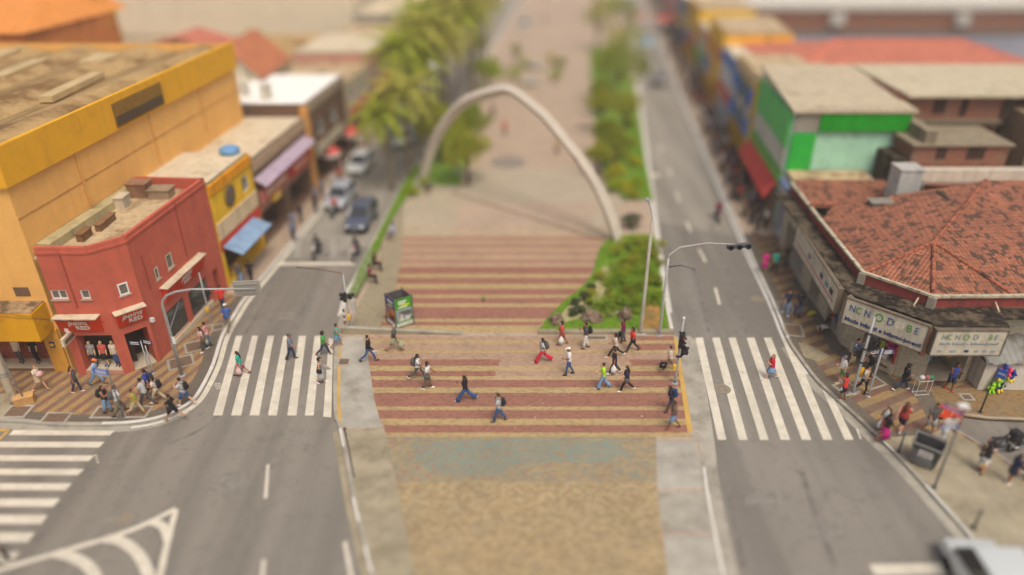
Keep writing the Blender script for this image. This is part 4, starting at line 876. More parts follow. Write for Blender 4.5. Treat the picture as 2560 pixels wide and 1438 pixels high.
for Y in [48, 50, 51.5, 53, 54, 55.2, 56, 57.5, 58.4, 59.5, 60.4, 61.5, 62.3, 63.4, 64.6, 65.5, 66.7, 68, 69, 70.4, 71.5, 73, 74.2, 76, 77.3, 79, 80.5, 82, 84, 85.5, 87, 89, 91, 93, 95, 97.5, 100, 103, 106, 109, 113, 117, 121, 126, 131]:
    for q in range(1 if Y < 50 else (4 if Y < 80 else 3)):
        k = r3.choice([0, 1, 2, 0, 4, 7, 2, 3, 5, 6, 7]); x = 18.96 + .1 * (Y - 41.3) - r3.choice([.6, .9, 1.3, 1.7, 2.2]) + r3.uniform(-.2, .2)
        crowd(x, Y + r3.uniform(-.6, .6), k, 'blurred %s figure in the crowd along the far right shopfronts' % tone[k], 'crowd on the far right pavement', R(r3.choice([0, 180, 170, 10, 90, -90]))); n_ += 1
for Y in [47.5, 49, 50.5, 52.4, 54, 55.5, 57, 58.6, 60, 62, 64, 66.5, 69, 72, 75, 79, 83, 88]:
    k = r3.choice([0, 1, 2, 3, 4, 5, 6, 7]); x = -18.3 + .1 * (Y - 40) + r3.choice([.7, 1.1, 1.6])
    crowd(x, Y, k, 'blurred %s figure walking past the far left shopfronts' % tone[k], 'people on the far left pavement', R(r3.choice([0, 180, 170, 10])))
# ================================================================ BUILDINGS
def facade(mb, p0, p1, z0, z1, holes=(), depth=.15, mi=0, mr=None, back=None):
    """upright wall from p0 to p1 seen from its right-hand side, with real recesses; holes are (s0, s1, z0, z1[, depth])"""
    mr = mi if mr is None else mr
    a, b = Vector((p0[0], p0[1])), Vector((p1[0], p1[1])); l = (b - a).length; e = (b - a) / l; n = Vector((e.y, -e.x))
    P_ = lambda s, z, d=0: (a.x + e.x * s - n.x * d, a.y + e.y * s - n.y * d, z)
    S = sorted({0, l} | {min(max(h[k], 0), l) for h in holes for k in (0, 1)}); Z = sorted({z0, z1} | {h[k] for h in holes for k in (2, 3)})
    for s0, s1 in zip(S, S[1:]):
        for q0, q1 in zip(Z, Z[1:]):
            if any(h[0] - 1e-6 <= s0 and s1 <= h[1] + 1e-6 and h[2] - 1e-6 <= q0 and q1 <= h[3] + 1e-6 for h in holes): continue
            mb.add([P_(s0, q0), P_(s1, q0), P_(s1, q1), P_(s0, q1)], [(0, 1, 2, 3)], mi)
    for h in holes:
        d = h[4] if len(h) > 4 else depth; c = [(h[0], h[2]), (h[1], h[2]), (h[1], h[3]), (h[0], h[3])]
        for i in range(4):
            q, r = c[i], c[(i + 1) % 4]; mb.add([P_(*q), P_(*q, d), P_(*r, d), P_(*r)], [(0, 1, 2, 3)], mr)
    return P_
def on_wall(p0, p1):
    a, b = Vector((p0[0], p0[1])), Vector((p1[0], p1[1])); l = (b - a).length; e = (b - a) / l; n = Vector((e.y, -e.x))
    return lambda s, z, d=0: Vector((a.x + e.x * s - n.x * d, a.y + e.y * s - n.y * d, z))
def wbox(mb, p0, p1, s0, s1, z0, z1, d0, d1, mi=0):
    """box on a wall: along s, up z, from depth d0 to d1 (negative = proud of the wall)"""
    f = on_wall(p0, p1); vs = [f(s, z, d) for z in (z0, z1) for d in (d1, d0) for s in (s0, s1)]
    return mb.add(vs, [(0, 1, 3, 2), (4, 6, 7, 5), (0, 4, 5, 1), (2, 3, 7, 6), (0, 2, 6, 4), (1, 5, 7, 3)], mi)
def window(root, p0, p1, h, off, frame_m=None, split=2, d=.1, glass=None, fw=.06):
    frame_m = frame_m or WHITE; s0, s1, z0, z1 = h[:4]; f = MB()
    for a, b, c, e in ((s0, s1, z0, z0 + fw), (s0, s1, z1 - fw, z1), (s0, s0 + fw, z0 + fw, z1 - fw), (s1 - fw, s1, z0 + fw, z1 - fw)): wbox(f, p0, p1, a, b, c, e, d - .06, d)
    for k in range(1, split): x = s0 + (s1 - s0) * k / split; wbox(f, p0, p1, x - fw / 2, x + fw / 2, z0 + fw, z1 - fw, d - .055, d)
    fo = f.build('window', frame_m, root, off=off); g = MB(); wbox(g, p0, p1, s0 + .01, s1 - .01, z0 + .01, z1 - .01, d - .02, d + .02); g.build('pane', glass or GLASS, fo); 
    for v in fo.children: v.data.transform(Matrix.Translation(-Vector(off)))
    return fo
def sign_text(root, s, size, m, p0, p1, sc_, z, d, off, **k):
    f = on_wall(p0, p1); o = f(sc_, z, d) - Vector(off); e = (f(1, 0) - f(0, 0))
    return txt(s, size, m, root, frame(o, e, (0, 0, 1)), **k)
def shade(name, c, **k): return mat(name, c, **{**dict(rough=.8, var=.1, scale=1.2, dirt=sh(c, .6), dirt_at=.56, dirt_scale=.5, bmp=.15, streak=.5), **k})
def pm(c, **k): return shade('paint_%d_%d_%d' % tuple(int(x * 999) for x in c), c, **k)
REDW = shade('red_wall_paint', srgb(188, 94, 74), dirt=srgb(172, 88, 70), streak=.35); ORW = shade('apricot_wall', srgb(236, 180, 100), dirt=srgb(228, 172, 98), var=.05, streak=.25); OCH = shade('ochre_fascia', srgb(230, 170, 36), dirt=srgb(216, 156, 38), var=.05, streak=.3)
ROOFC = shade('roof_cement', srgb(190, 168, 132), dirt=srgb(130, 104, 74), dirt_at=.5); FIBRO = shade('stained_fibre_cement', srgb(176, 146, 98), dirt=srgb(122, 92, 54), dirt_at=.46, dirt_scale=.3)
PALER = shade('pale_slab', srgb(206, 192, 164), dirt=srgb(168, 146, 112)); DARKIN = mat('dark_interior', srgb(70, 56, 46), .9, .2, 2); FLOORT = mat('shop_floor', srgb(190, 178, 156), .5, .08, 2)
SIGNR = shade('red_sign_face', srgb(206, 60, 24), dirt=srgb(180, 52, 26)); SILV = mat('silver_letters', srgb(208, 204, 192), .4, .06, 8)
BROWNB = shade('brown_band', srgb(120, 94, 74)); BEIGE = shade('beige_wall', srgb(228, 214, 186), dirt=srgb(210, 192, 162), dirt_at=.6, dirt_scale=.15)
TILE_O = tile_mat('orange_clay_tiles', srgb(200, 122, 80), srgb(96, 64, 48), .74); TILE_N = tile_mat('mossy_clay_tiles', srgb(164, 102, 74), srgb(76, 54, 40), .545, .2, .3); TILE_C = tile_mat('coral_tiles', srgb(204, 120, 94), srgb(140, 80, 62), .74)
BRICKW = paver_mat('brick_wall_face', [srgb(120, 72, 54), srgb(150, 92, 68)], bw=.24, bh=.09, dirt_at=.5, wall=True)
GRIME = shade('grimy_concrete', srgb(96, 84, 66), dirt=srgb(36, 30, 24), dirt_at=.42, dirt_scale=1.3, rough=.95)
def roof_uv(e_u):
    """UV in metres: u along the eave direction, v up the slope"""
    eu = Vector((e_u[0], e_u[1], 0)).normalized()
    def f(co, poly):
        n = poly.normal; up = Vector((0, 0, 1)) - n * n.z; up = up.normalized() if up.length > 1e-4 else Vector((0, 1, 0)); e = up.cross(n)
        return (Vector(co).dot(e), Vector(co).dot(up))
    return f
def rel(o): return (o.location.x, o.location.y, o.location.z)

# ---------------------------------------------------------------- the big apricot building and its yellow shopfront
O0, O1, OL = (-23.5, 31.4), (-21.1, 55.8), (-46.0, 31.4)
bo = thing('large_building', 'tall apricot building with ochre fascia and yellow shopfront behind the red corner store', 'building', (-30, 40, 0)); of = rel(bo)
m = MB(); fholes = [(15.9, 17.4, .5, 2.75, .9), (18.0, 21.55, .25, 2.75, .9), (8, 13, .2, 2.75, .9)]
facade(m, OL, O0, 0, 12.4, fholes, mi=0); facade(m, O0, O1, 0, 12.4); facade(m, O1, (-46, 55.8), 0, 12.4); facade(m, (-46, 55.8), OL, 0, 12.4)
m.build('wall', ORW, bo, off=of)
m = MB(); wbox(m, O0, O1, -.2, 24.6, 10.6, 12.5, -.22, 0); wbox(m, OL, O0, 0, 22.72, 10.6, 12.5, -.22, -.003); m.build('fascia', OCH, bo, off=of)
m = MB(); wbox(m, O0, O1, 8.7, 13.9, 10.75, 12.1, -.28, -.2); sg = m.build('sign_board', mat('bronze_sign', srgb(138, 104, 40), .6, .15, 2), bo, off=of)
m = MB(); wbox(m, O0, O1, 8.8, 13.8, 10.85, 11.35, -.31, -.28); m.build('sign_strip', mat('dark_sign', srgb(84, 70, 52), .6, .15, 2), bo, off=of)
m = MB(); xs = [-46, -41.4, -36.8, -32.2, -27.6, -23.3]
for i, (x0, x1) in enumerate(zip(xs, xs[1:])):          # low sheeted gables running back from the street
    q0, q1 = x0 + .0, x1; mid = (q0 + q1) / 2; dx = 2.4
    for (a, za), (b, zb) in (((q0, 11.75), (mid, 12.3)), ((mid, 12.3), (q1, 11.75))):
        m.add([(a, 31.6, za), (b, 31.6, zb), (b + dx, 55.6, zb), (a + dx, 55.6, za)], [(0, 1, 2, 3)])
    m.add([(q0, 31.6, 11.75), (mid, 31.6, 12.3), (q1, 31.6, 11.75)], [(0, 2, 1)])
m.build('roof', FIBRO, bo, off=of)
for i, x in enumerate(xs[1:5]):
    m = MB(); m.add([(x - .35, 31.7, 11.86), (x + .35, 31.7, 11.86), (x + 2.75, 55.5, 11.86), (x + 2.05, 55.5, 11.86)], [(0, 1, 2, 3)]); m.build('gutter', mat('gutter_zinc', srgb(150, 122, 78), .8, .2, 1), bo, off=of)
r4 = random.Random(3)
for x, y, w_, d_ in ((-29.5, 50, 1.6, 3.0), (-33, 46, 1.0, 5), (-38, 52, 2.2, 2.2), (-27, 41, .8, 6), (-40, 40, 3, .7)):
    m = MB(); m.box(x, x + w_, y, y + d_, 11.95, 12.3); m.build('skylight', mat('pale_skylight', srgb(190, 166, 122), .7, .15, 1), bo, off=of)
m = MB(); wbox(m, OL, O0, 6, 22.35, 2.82, 4.42, -1.25, -.003); m.build('awning_fascia', mat('yellow_fascia', srgb(220, 160, 20), .6, .06, 1.5, dirt=srgb(196, 140, 26)), bo, off=of)
m = MB(); wbox(m, OL, O0, 6, 22.3, 4.425, 4.47, -1.2, -.003)
m.build('awning_roof', shade('rusty_roof_sheet', srgb(168, 142, 108), dirt=srgb(96, 78, 56), dirt_at=.44, dirt_scale=1.4), bo, off=of)
m = MB(); wbox(m, OL, O0, 21.6, 22.45, .14, 2.8, -.12, -.002); m.build('shop_pillar', mat('ochre_pillar', srgb(206, 150, 60), .7, .1, 2, dirt=srgb(150, 110, 60)), bo, off=of)
m = MB(); wbox(m, OL, O0, 21.85, 22.1, 1.7, 2.05, -.15, -.12); pf = m.build('wall_plaque', mat('blue_plaque', srgb(40, 52, 110), .5, .05, 3), bo, off=of)
m = MB(); f = on_wall(OL, O0); m.tube([f(21.975, 1.875, -.148) - Vector(of), f(21.975, 1.875, -.165) - Vector(of)], .1, 14); m.build('plaque_disc', mat('yellow_disc', srgb(226, 190, 40), .5, .05, 3), pf)
for s_ in (5.0, 12.2, 18.6):
    f = on_wall(O0, O1); m = MB(); m.tube([f(s_, 7.4, -.06) - Vector(of), f(s_, 10.58, -.06) - Vector(of)], .05, 6); m.build('drain_pipe', pm(srgb(214, 160, 90)), bo)
for z in (8.9,): m = MB(); wbox(m, O0, O1, 0, 24.4, z, z + .07, -.025, -.003); m.build('expansion_joint', pm(srgb(196, 144, 80)), bo, off=of)
m = MB(); wbox(m, OL, O0, 20.0, 20.9, 7.0, 7.15, -.15, 0); wbox(m, OL, O0, 12, 17.5, 6.9, 7.15, -.2, 0); m.build('wall_ledge', ORW, bo, off=of)
m = MB(); wbox(m, OL, O0, 21.0, 21.75, 4.75, 5.25, -.03, .02); m.build('vent_grille', BROWNB, bo, off=of)
for k, (s0, s1, z0, z1, d) in enumerate(fholes):
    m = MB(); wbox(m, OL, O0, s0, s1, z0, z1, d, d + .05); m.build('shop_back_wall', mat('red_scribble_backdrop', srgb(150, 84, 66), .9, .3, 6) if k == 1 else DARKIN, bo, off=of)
m = MB(); wbox(m, OL, O0, 18.05, 21.5, .26, .3, .02, .88); m.build('display_floor', FLOORT, bo, off=of)
m = MB(); wbox(m, OL, O0, 17.95, 21.6, .14, .25, -.05, .02); m.build('tiled_plinth', mat('plinth_tiles', srgb(120, 90, 70), .6, .3, 20), bo, off=of)
m = MB(); wbox(m, OL, O0, 17.42, 17.6, .14, 2.75, -.1, .04); wbox(m, OL, O0, 17.8, 17.98, .14, 2.75, -.1, .04); m.build('door_frame', BROWNB, bo, off=of)
# two-sided street-front sign of the yellow shop, at right angles to the wall
m = MB(); m.box(-22.66, -22.52, 30.1, 31.2, 2.5, 2.95); sb = m.build('hanging_sign', PALER, bo, off=of)
m = MB(); m.box(-22.518, -22.505, 30.2, 31.1, 2.6, 2.82); m.build('sign_lettering_band', mat('sign_brown_letters', srgb(110, 90, 74), .6, .4, 14), sb, off=of)

# ---------------------------------------------------------------- the red corner store
A_, B_, C__, D_ = (-22.98, 31.0), (-20.5, 31.05), (-19.2, 32.25), (-18.25, 40.3)
br = thing('red_corner_store', 'red rendered two-storey corner store with chamfered corner and two lettered signs', 'building', (-20.5, 34, 0)); of = rel(br)
h1 = [(-.0, .82, 4.78, 5.3, .16), (1.5, 1.95, 4.78, 5.3, .16), (.46, 2.36, .4, 2.62, .7)]; h1[0] = (.04, .84, 4.78, 5.3, .16)
h2 = [(.82, 1.3, 4.62, 5.28, .06), (.46, 1.6, .15, 2.45, 1.2)]
h3 = [(1.5, 1.84, 4.35, 5.05, .08), (2.7, 3.25, 4.35, 5.2, .08), (1.3, 3.35, .55, 2.3, .6), (3.85, 5.95, .5, 2.2, .6), (6.75, 7.45, .2, 2.1, .8)]
m = MB(); HT_ = 7.65
facade(m, A_, B_, 0, HT_, h1); facade(m, B_, C__, 0, HT_, h2); facade(m, C__, D_, 0, HT_, h3); facade(m, D_, (-22.4, 40.6), 0, HT_)
for p, q in ((A_, B_), (B_, C__), (C__, D_), (D_, (-22.4, 40.6))):      # inner side and top of the parapet
    f = on_wall(p, q); l = (Vector(q) - Vector(p)).length
    m.add([f(0, HT_), f(l, HT_), f(l, HT_, .2), f(0, HT_, .2)], [(0, 1, 2, 3)]); m.add([f(0, HT_, .2), f(l, HT_, .2), f(l, 6.9, .2), f(0, 6.9, .2)], [(0, 1, 2, 3)])
m.build('wall', REDW, br, off=of)
m = MB(); m.prism([(-23.3, 31.2), (-20.55, 31.22), (-19.38, 32.32), (-18.45, 40.1), (-22.4, 40.45)], 6.9, 7.0); rf = m.build('roof', ROOFC, br, off=of)
m = MB(); m.box(-23.0, -22.3, 31.8, 39.9, 7.0, 7.45, rz=R(-5.7)); m.build('roof_ridge', shade('mossy_ledge', srgb(176, 164, 122), dirt=srgb(110, 96, 64)), rf, off=of)
for x, y, sx_, sy_, hz, c in ((-21.6, 39.2, 1.1, .9, .8, srgb(146, 110, 84)), (-20.3, 39.0, 1.2, .9, .5, srgb(150, 130, 104)), (-21.9, 37.6, .5, .8, .6, srgb(196, 184, 160)), (-21.9, 33.4, .35, .9, .4, srgb(130, 96, 66)), (-21.6, 35, .3, 1.6, .35, srgb(132, 100, 70))):
    m = MB(); m.box(x - sx_ / 2, x + sx_ / 2, y - sy_ / 2, y + sy_ / 2, 7.0, 7.0 + hz); m.box(x - sx_ / 2 - .05, x + sx_ / 2 + .05, y - sy_ / 2 - .05, y + sy_ / 2 + .05, 7.0 + hz, 7.06 + hz); m.build('roof_box', shade('roof_box_%d' % int(c[0] * 999), c), rf, off=of)
GP_ = mat('grey_pane', srgb(112, 104, 90), .25, .15, 4); window(br, A_, B_, h1[0], of, WHITE, 2, glass=GP_); window(br, A_, B_, h1[1], of, WHITE, 1, glass=GP_)
window(br, B_, C__, h2[0], of, WHITE, 1, d=.03, fw=.07, glass=GP_)
for h in h3[:2]: window(br, C__, D_, h, of, pm(srgb(190, 180, 162)), 1, d=.05, fw=.06, glass=GP_)
def store_sign(p0, p1, s0, s1, ztop, zbot, letters=True, size=.46):
    f = on_wall(p0, p1); b = MB()
    vs = [f(s0, zbot, -.003), f(s1, zbot, -.003), f(s1, ztop, -.003), f(s0, ztop, -.003), f(s0, zbot, -.1), f(s1, zbot, -.1), f(s1, ztop, -.42), f(s0, ztop, -.42)]
    b.add(vs, [(4, 5, 6, 7), (0, 4, 7, 3), (1, 2, 6, 5), (3, 7, 6, 2), (0, 1, 5, 4)]); o = b.build('sign_board', SIGNR, br, off=of)
    c = MB(); wbox(c, p0, p1, s0 - .1, s1 + .05, ztop + .003, ztop + .06, -.5, -.004); c.build('sign_hood', PALER, o, off=of)
    if letters:
        mid = (s0 + s1) / 2; e = f(1, 0) - f(0, 0); dn = f(mid, zbot, -.1) - f(mid, ztop, -.42); up = -dn; n = e.cross(up).normalized()
        c0 = (f(mid, ztop, -.42) + f(mid, zbot, -.1)) / 2 - Vector(of) + n * .012
        txt('point', size, SILV, o, frame(c0 + up.normalized() * size * .44, e, up), shear=.25, bold=.004, ext=.02)
        txt('RED', size * .8, SILV, o, frame(c0 - up.normalized() * size * .42 + e * .15, e, up), bold=.008, ext=.02, space=1.05)
store_sign(A_, B_, .0, 2.08, 3.84, 2.92); store_sign(B_, C__, .32, 1.72, 3.84, 2.95, size=.46); store_sign(C__, D_, 1.6, 5.75, 3.8, 2.85, size=.5)
for p, q, h in ((A_, B_, h1[2]), (B_, C__, h2[1]), (C__, D_, h3[2]), (C__, D_, h3[3]), (C__, D_, h3[4])):
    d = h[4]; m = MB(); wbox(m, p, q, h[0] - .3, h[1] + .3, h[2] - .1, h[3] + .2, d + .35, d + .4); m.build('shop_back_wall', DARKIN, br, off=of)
    m = MB(); wbox(m, p, q, h[0], h[1], h[2] + .004, h[2] + .03, .0, d + .35); m.build('display_floor', FLOORT, br, off=of)
m = MB(); wbox(m, A_, B_, .44, 2.4, .16, .395, -.04, -.003); m.build('tiled_plinth', mat('red_plinth_tiles', srgb(190, 140, 116), .5, .35, 26), br, off=of)
m = MB(); wbox(m, C__, D_, 1.2, 6.1, .16, .48, -.1, -.003); m.build('stone_sill', PALER, br, off=of)
for h in h3[2:4]:
    m = MB(); wbox(m, C__, D_, h[0] + .02, h[1] - .02, h[2] + .03, h[3], .05, .07); m.build('shop_window', glass_mat('tinted_shop_glass', (.05, .055, .05), .05), br, off=of)
for s_ in (2.2, 4.9):
    m = MB(); f = on_wall(C__, D_); m.tube([f(s_ - .7, 1.2, .03) - Vector(of), f(s_ + .7, 2.2, .03) - Vector(of)], .02, 6); m.build('window_brace', GREY, br)
for p, q, s_, z in ((A_, B_, .3, 2.95), (C__, D_, .15, 2.6)):
    m = MB(); wbox(m, p, q, s_ - .09, s_ + .09, z, z + .22, -.2, -.003); m.build('alarm_box', WHITE, br, off=of)
m = MB(); f = on_wall(B_, C__)
m.build('door_threshold', PALER, br) if wbox(m, B_, C__, .46, 1.6, .142, .15, -.1, 0) else None
br.children[-1].data.transform(Matrix.Translation(-Vector(of)))
for p, q, s_, z0, z1 in ((A_, B_, 1.15, 4.3, 7.5), (C__, D_, 4.6, 4.2, 7.5), (C__, D_, .8, 4.2, 6.2)):
    f = on_wall(p, q); m = MB(); m.tube([f(s_, z0, -.04) - Vector(of), f(s_, z1, -.04) - Vector(of)], .03, 6); m.build('drain_pipe', mat('pipe_red', srgb(150, 70, 56), .6, .1, 3), br)
for h, p, q in ((h1[0], A_, B_), (h1[1], A_, B_), (h2[0], B_, C__), (h3[0], C__, D_), (h3[1], C__, D_)):
    m = MB(); wbox(m, p, q, h[0] - .08, h[1] + .08, h[2] - .07, h[2] - .005, -.07, -.003); m.build('window_sill', pm(srgb(176, 150, 132)), br, off=of)
m = MB(); wbox(m, A_, B_, -.0, 2.48, 7.3, 7.42, -.05, -.003); wbox(m, B_, C__, 0, 1.75, 7.3, 7.42, -.05, -.003); wbox(m, C__, D_, 0, 8.1, 7.3, 7.42, -.05, -.003); m.build('cornice', REDW, br, off=of)
# things inside and round the shop windows
def mannequin(x, y, z, rz, label, top, bot, botc, group):
    t = thing('mannequin', label, 'mannequin', (x, y, z), rz, group)
    n0 = len(BODIES); figure(t, h=1.6, fem=True, walk=.1, arms=('down', 'down'), top=C_[top], bot=bot, botc=C_[botc], shoe=C_['black'], hair='bald', sk='a', lean=0, fine=False)
    o = BODIES.pop(); o.data.materials[0] = mat('mannequin_cream', srgb(216, 190, 140), .5, .05, 4)
f = on_wall(A_, B_)
for s_, lb, tp, bt, bc in ((.8, 'mannequin in grey tee and jeans in the red store window', 'grey', 'trousers', 'djeans'), (1.4, 'mannequin in coral top and black skirt in the red store window', 'coral', 'skirt', 'black'), (1.98, 'mannequin in cream shirt and blue jeans in the red store window', 'cream', 'trousers', 'jeans')):
    q = f(s_, .43, .38); mannequin(q.x, q.y, .43, math.pi, lb, tp, bt, bc, 'mannequins in the red store window')
f = on_wall(OL, O0)
for s_, lb, tp, bt, bc in ((19.5, 'mannequin in cream print shirt in the yellow shop window', 'cream', 'trousers', 'dgrey'), (20.4, 'mannequin in dark jacket in the yellow shop window', 'black', 'trousers', 'black')):
    q = f(s_, .3, .5); mannequin(q.x, q.y, .3, math.pi, lb, tp, bt, bc, 'mannequins in the yellow shop window')
for s_, c, lb, w_, hh in ((18.35, srgb(210, 190, 30), 'yellow crate in the yellow shop window', .4, .35), (16.7, srgb(110, 200, 176), 'mint green sale board in the yellow shop doorway', .45, .7), (16.2, srgb(214, 90, 40), 'orange box behind the leaning pole in the shop doorway', .35, .3)):
    q = f(s_, .5 if s_ < 18 else .3, .35); t = thing('display_box', lb, 'box', (q.x, q.y, .5 if s_ < 18 else .3), .1); m = MB(); m.box(-w_ / 2, w_ / 2, -.15, .15, 0, hh); m.build('box_body', mat('display_%d' % int(c[1] * 999), c, .6, .1, 5), t, bevel=.01); m = MB(); m.box(-w_ / 2 + .05, w_ / 2 - .05, -.16, -.151, hh * .35, hh * .65); m.build('print_band', WHITE, t)

# ---------------------------------------------------------------- a row of street shops, left and right
def street_shop(name, label, x0, y0, y1, side, h, wallm, roofm, depth=9.0, sign=None, awn=None, wins=(), band=None, extra=None, slope=.1, pz=None, sidewall=None, group=None):
    """shop house along a street whose frontage leans with the street; side=+1 frontage faces -x (right side of street)"""
    xa, xb = x0(y0), x0(y1); p, q = ((xb, y1), (xa, y0)) if side > 0 else ((xa, y0), (xb, y1)); L_ = math.hypot(xb - xa, y1 - y0)
    t = thing(name, label, 'building', ((xa + xb) / 2, (y0 + y1) / 2, 0), 0, group); o = rel(t); X = side * depth
    n = max(1, int(L_ / 3.6)); holes = [(L_ * i / n + .3, L_ * (i + 1) / n - .3, .16, 2.6, 1.2) for i in range(n)]
    holes += [(s * L_, s * L_ + w_, z, z + hh, .12) for s, w_, z, hh in wins]
    m = MB(); facade(m, p, q, 0, h, holes)
    b0, b1 = (q[0] + X, q[1]), (p[0] + X, p[1])
    facade(m, q, b0, 0, h); facade(m, b0, b1, 0, h); facade(m, b1, p, 0, h); m.build('wall', wallm, t, off=o)
    m = MB(); i_ = .18 * side
    m.prism([(p[0] + i_, p[1]), (q[0] + i_, q[1]), (b0[0] - i_, b0[1]), (b1[0] - i_, b1[1])], h - .12, h + .05); m.build('roof', roofm, t, off=o)
    for hh in holes[:n]:
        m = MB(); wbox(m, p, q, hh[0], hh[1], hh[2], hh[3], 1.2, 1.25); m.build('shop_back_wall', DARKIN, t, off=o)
    for hh in holes[n:]: window(t, p, q, hh, o, WHITE, 2)
    if band:
        for z0, z1, c in band: m = MB(); wbox(m, p, q, .02, L_ - .02, z0, z1, -.1, -.003); m.build('facade_band', c, t, off=o)
    if sign:
        for s0, s1, z0, z1, c in sign:
            m = MB(); wbox(m, p, q, s0 * L_, s1 * L_, z0, z1, -.3, -.103); sb = m.build('shop_sign', c, t, off=o)
            m = MB(); wbox(m, p, q, (s0 + (s1 - s0) * .15) * L_, (s0 + (s1 - s0) * .85) * L_, z0 + (z1 - z0) * .38, z0 + (z1 - z0) * .64, -.315, -.302); m.build('sign_strip', PALER, sb, off=o)
    if awn:
        for s0, s1, z, out, c, *rs in awn:
            f = on_wall(p, q); m = MB(); rs = rs[0] if rs else .5; a = [f(s0 * L_, z + rs, -.003), f(s1 * L_, z + rs, -.003), f(s1 * L_, z, -out), f(s0 * L_, z, -out)]
            m.add(a + [v - Vector((0, 0, .08)) for v in a], [(0, 1, 2, 3), (7, 6, 5, 4), (2, 6, 7, 3), (0, 4, 5, 1), (1, 5, 6, 2), (0, 3, 7, 4)]); m.build('awning', c, t, off=o)
    return t, p, q, L_, o
xl = lambda y: -18.3 + .1 * (y - 40); xr = lambda y: 18.96 + .1 * (y - 41.3)
def pm(c, **k): return shade('paint_%d_%d_%d' % tuple(int(x * 999) for x in c), c, **k)
YEL, LIL, BLUE, CREAM, REDS = pm(srgb(230, 184, 40)), pm(srgb(178, 160, 176)), pm(srgb(80, 120, 196)), pm(srgb(206, 194, 168)), pm(srgb(204, 66, 50))
GRN, MINT, GREYW, AWB = pm(srgb(58, 172, 62)), pm(srgb(168, 216, 186), streak=.15), pm(srgb(150, 144, 132)), pm(srgb(132, 160, 190))
t, p, q, L_, o = street_shop('yellow_shop', 'yellow shop house with blue awning next to the red corner store', xl, 40.5, 46.4, -1, 7.1, YEL, PALER, 5.0, band=[(2.6, 3.3, REDS), (3.4, 4.5, pm(srgb(214, 190, 150))), (6.4, 7.0, pm(srgb(226, 150, 20)))], awn=[(.02, .8, 2.5, 1.3, AWB)], wins=((.72, .9, 4.9, 1.0),))
m = MB(); f = on_wall(p, q); c = f(2.4, 5.5, -.05) - Vector(o); m.ball(c, .08, .85, .7, 14, 10); m.build('oval_emblem', pm(srgb(116, 100, 80)), t, True)
t = thing('blue_water_tank', 'blue water tank on the pale roof behind the yellow shop', 'water tank', (*G2(575, 382, 7.2), 7.15)); m = MB(); m.lathe([(.55, 0), (.66, .12), (.66, .35), (.5, .45), (.2, .5)]); m.build('tank_body', mat('tank_blue', srgb(104, 150, 192), .6, .1, 2), t, True); m = MB(); m.lathe([(.22, .5), (.22, .56), (.05, .58)]); m.build('tank_lid', mat('tank_blue_lid', srgb(120, 164, 200), .6, .1, 2), t)
street_shop('lilac_shop', 'long low shop house with lilac canopy and red signs on left street', xl, 46.5, 56.6, -1, 6.5, BROWNB, PALER, 5.2, band=[(5.7, 6.4, pm(srgb(176, 150, 122))), (2.65, 3.2, pm(srgb(150, 110, 90)))], sign=[(.02, .5, 3.3, 4.2, pm(srgb(190, 110, 96))), (.55, .97, 3.2, 4.1, REDS), (.2, .32, 2.7, 3.2, YEL)], awn=[(.0, .98, 4.7, .8, LIL)])
t, p, q, L_, o = street_shop('flat_roof_shop', 'brown shop building with bright white flat roof beyond the lilac canopy', xl, 57.4, 67.2, -1, 7.4, BROWNB, pm(srgb(240, 238, 230), dirt=srgb(226, 222, 212)), 9.5, band=[(6.6, 7.35, pm(srgb(166, 148, 124)))], wins=((.2, 1.4, 4.2, 1.2), (.55, 1.4, 4.2, 1.2)), sign=[(.1, .8, 2.8, 3.6, pm(srgb(180, 170, 150)))])
m = MB(); m.box(-26.2, -16.5, 57.15, 57.38, 5.4, 6.4); m.build('side_canopy', pm(srgb(122, 92, 74)), t, off=o)
m = MB(); m.box(-16.95, -16.35, 56.75, 57.38, 0, 7.2); m.build('corner_column', pm(srgb(206, 150, 80)), t, off=o)
for x, y in ((-22.5, 59.5), (-20.4, 58.6)):
    m = MB(); m.box(x, x + .7, y, y + .7, 7.45, 8.6); m.build('roof_vent', pm(srgb(206, 200, 184)), t, off=o)
GENL = [('cream', CREAM, REDS, 6.4), ('pink', pm(srgb(196, 150, 130)), YEL, 7.6), ('sand', pm(srgb(190, 170, 136)), BLUE, 6.8), ('grey', GREYW, REDS, 8.0), ('pale yellow', pm(srgb(210, 186, 120)), GRN, 7)]
y = 67.6
for i, (nm, wm, sm, hh) in enumerate(GENL):
    w_ = 8.5 + i * 1.4; street_shop('shop_house', '%s shop house partly hidden by the palms on the far left street' % nm, xl, y, y + w_, -1, hh, wm, PALER if i % 2 else ROOFC, 8, sign=[(.05, .9, 2.9, 3.9, sm)], wins=((.15, 1.2, 4.6, 1.2), (.5, 1.2, 4.6, 1.2)), group='shop houses on the far left street'); y += w_ + .2
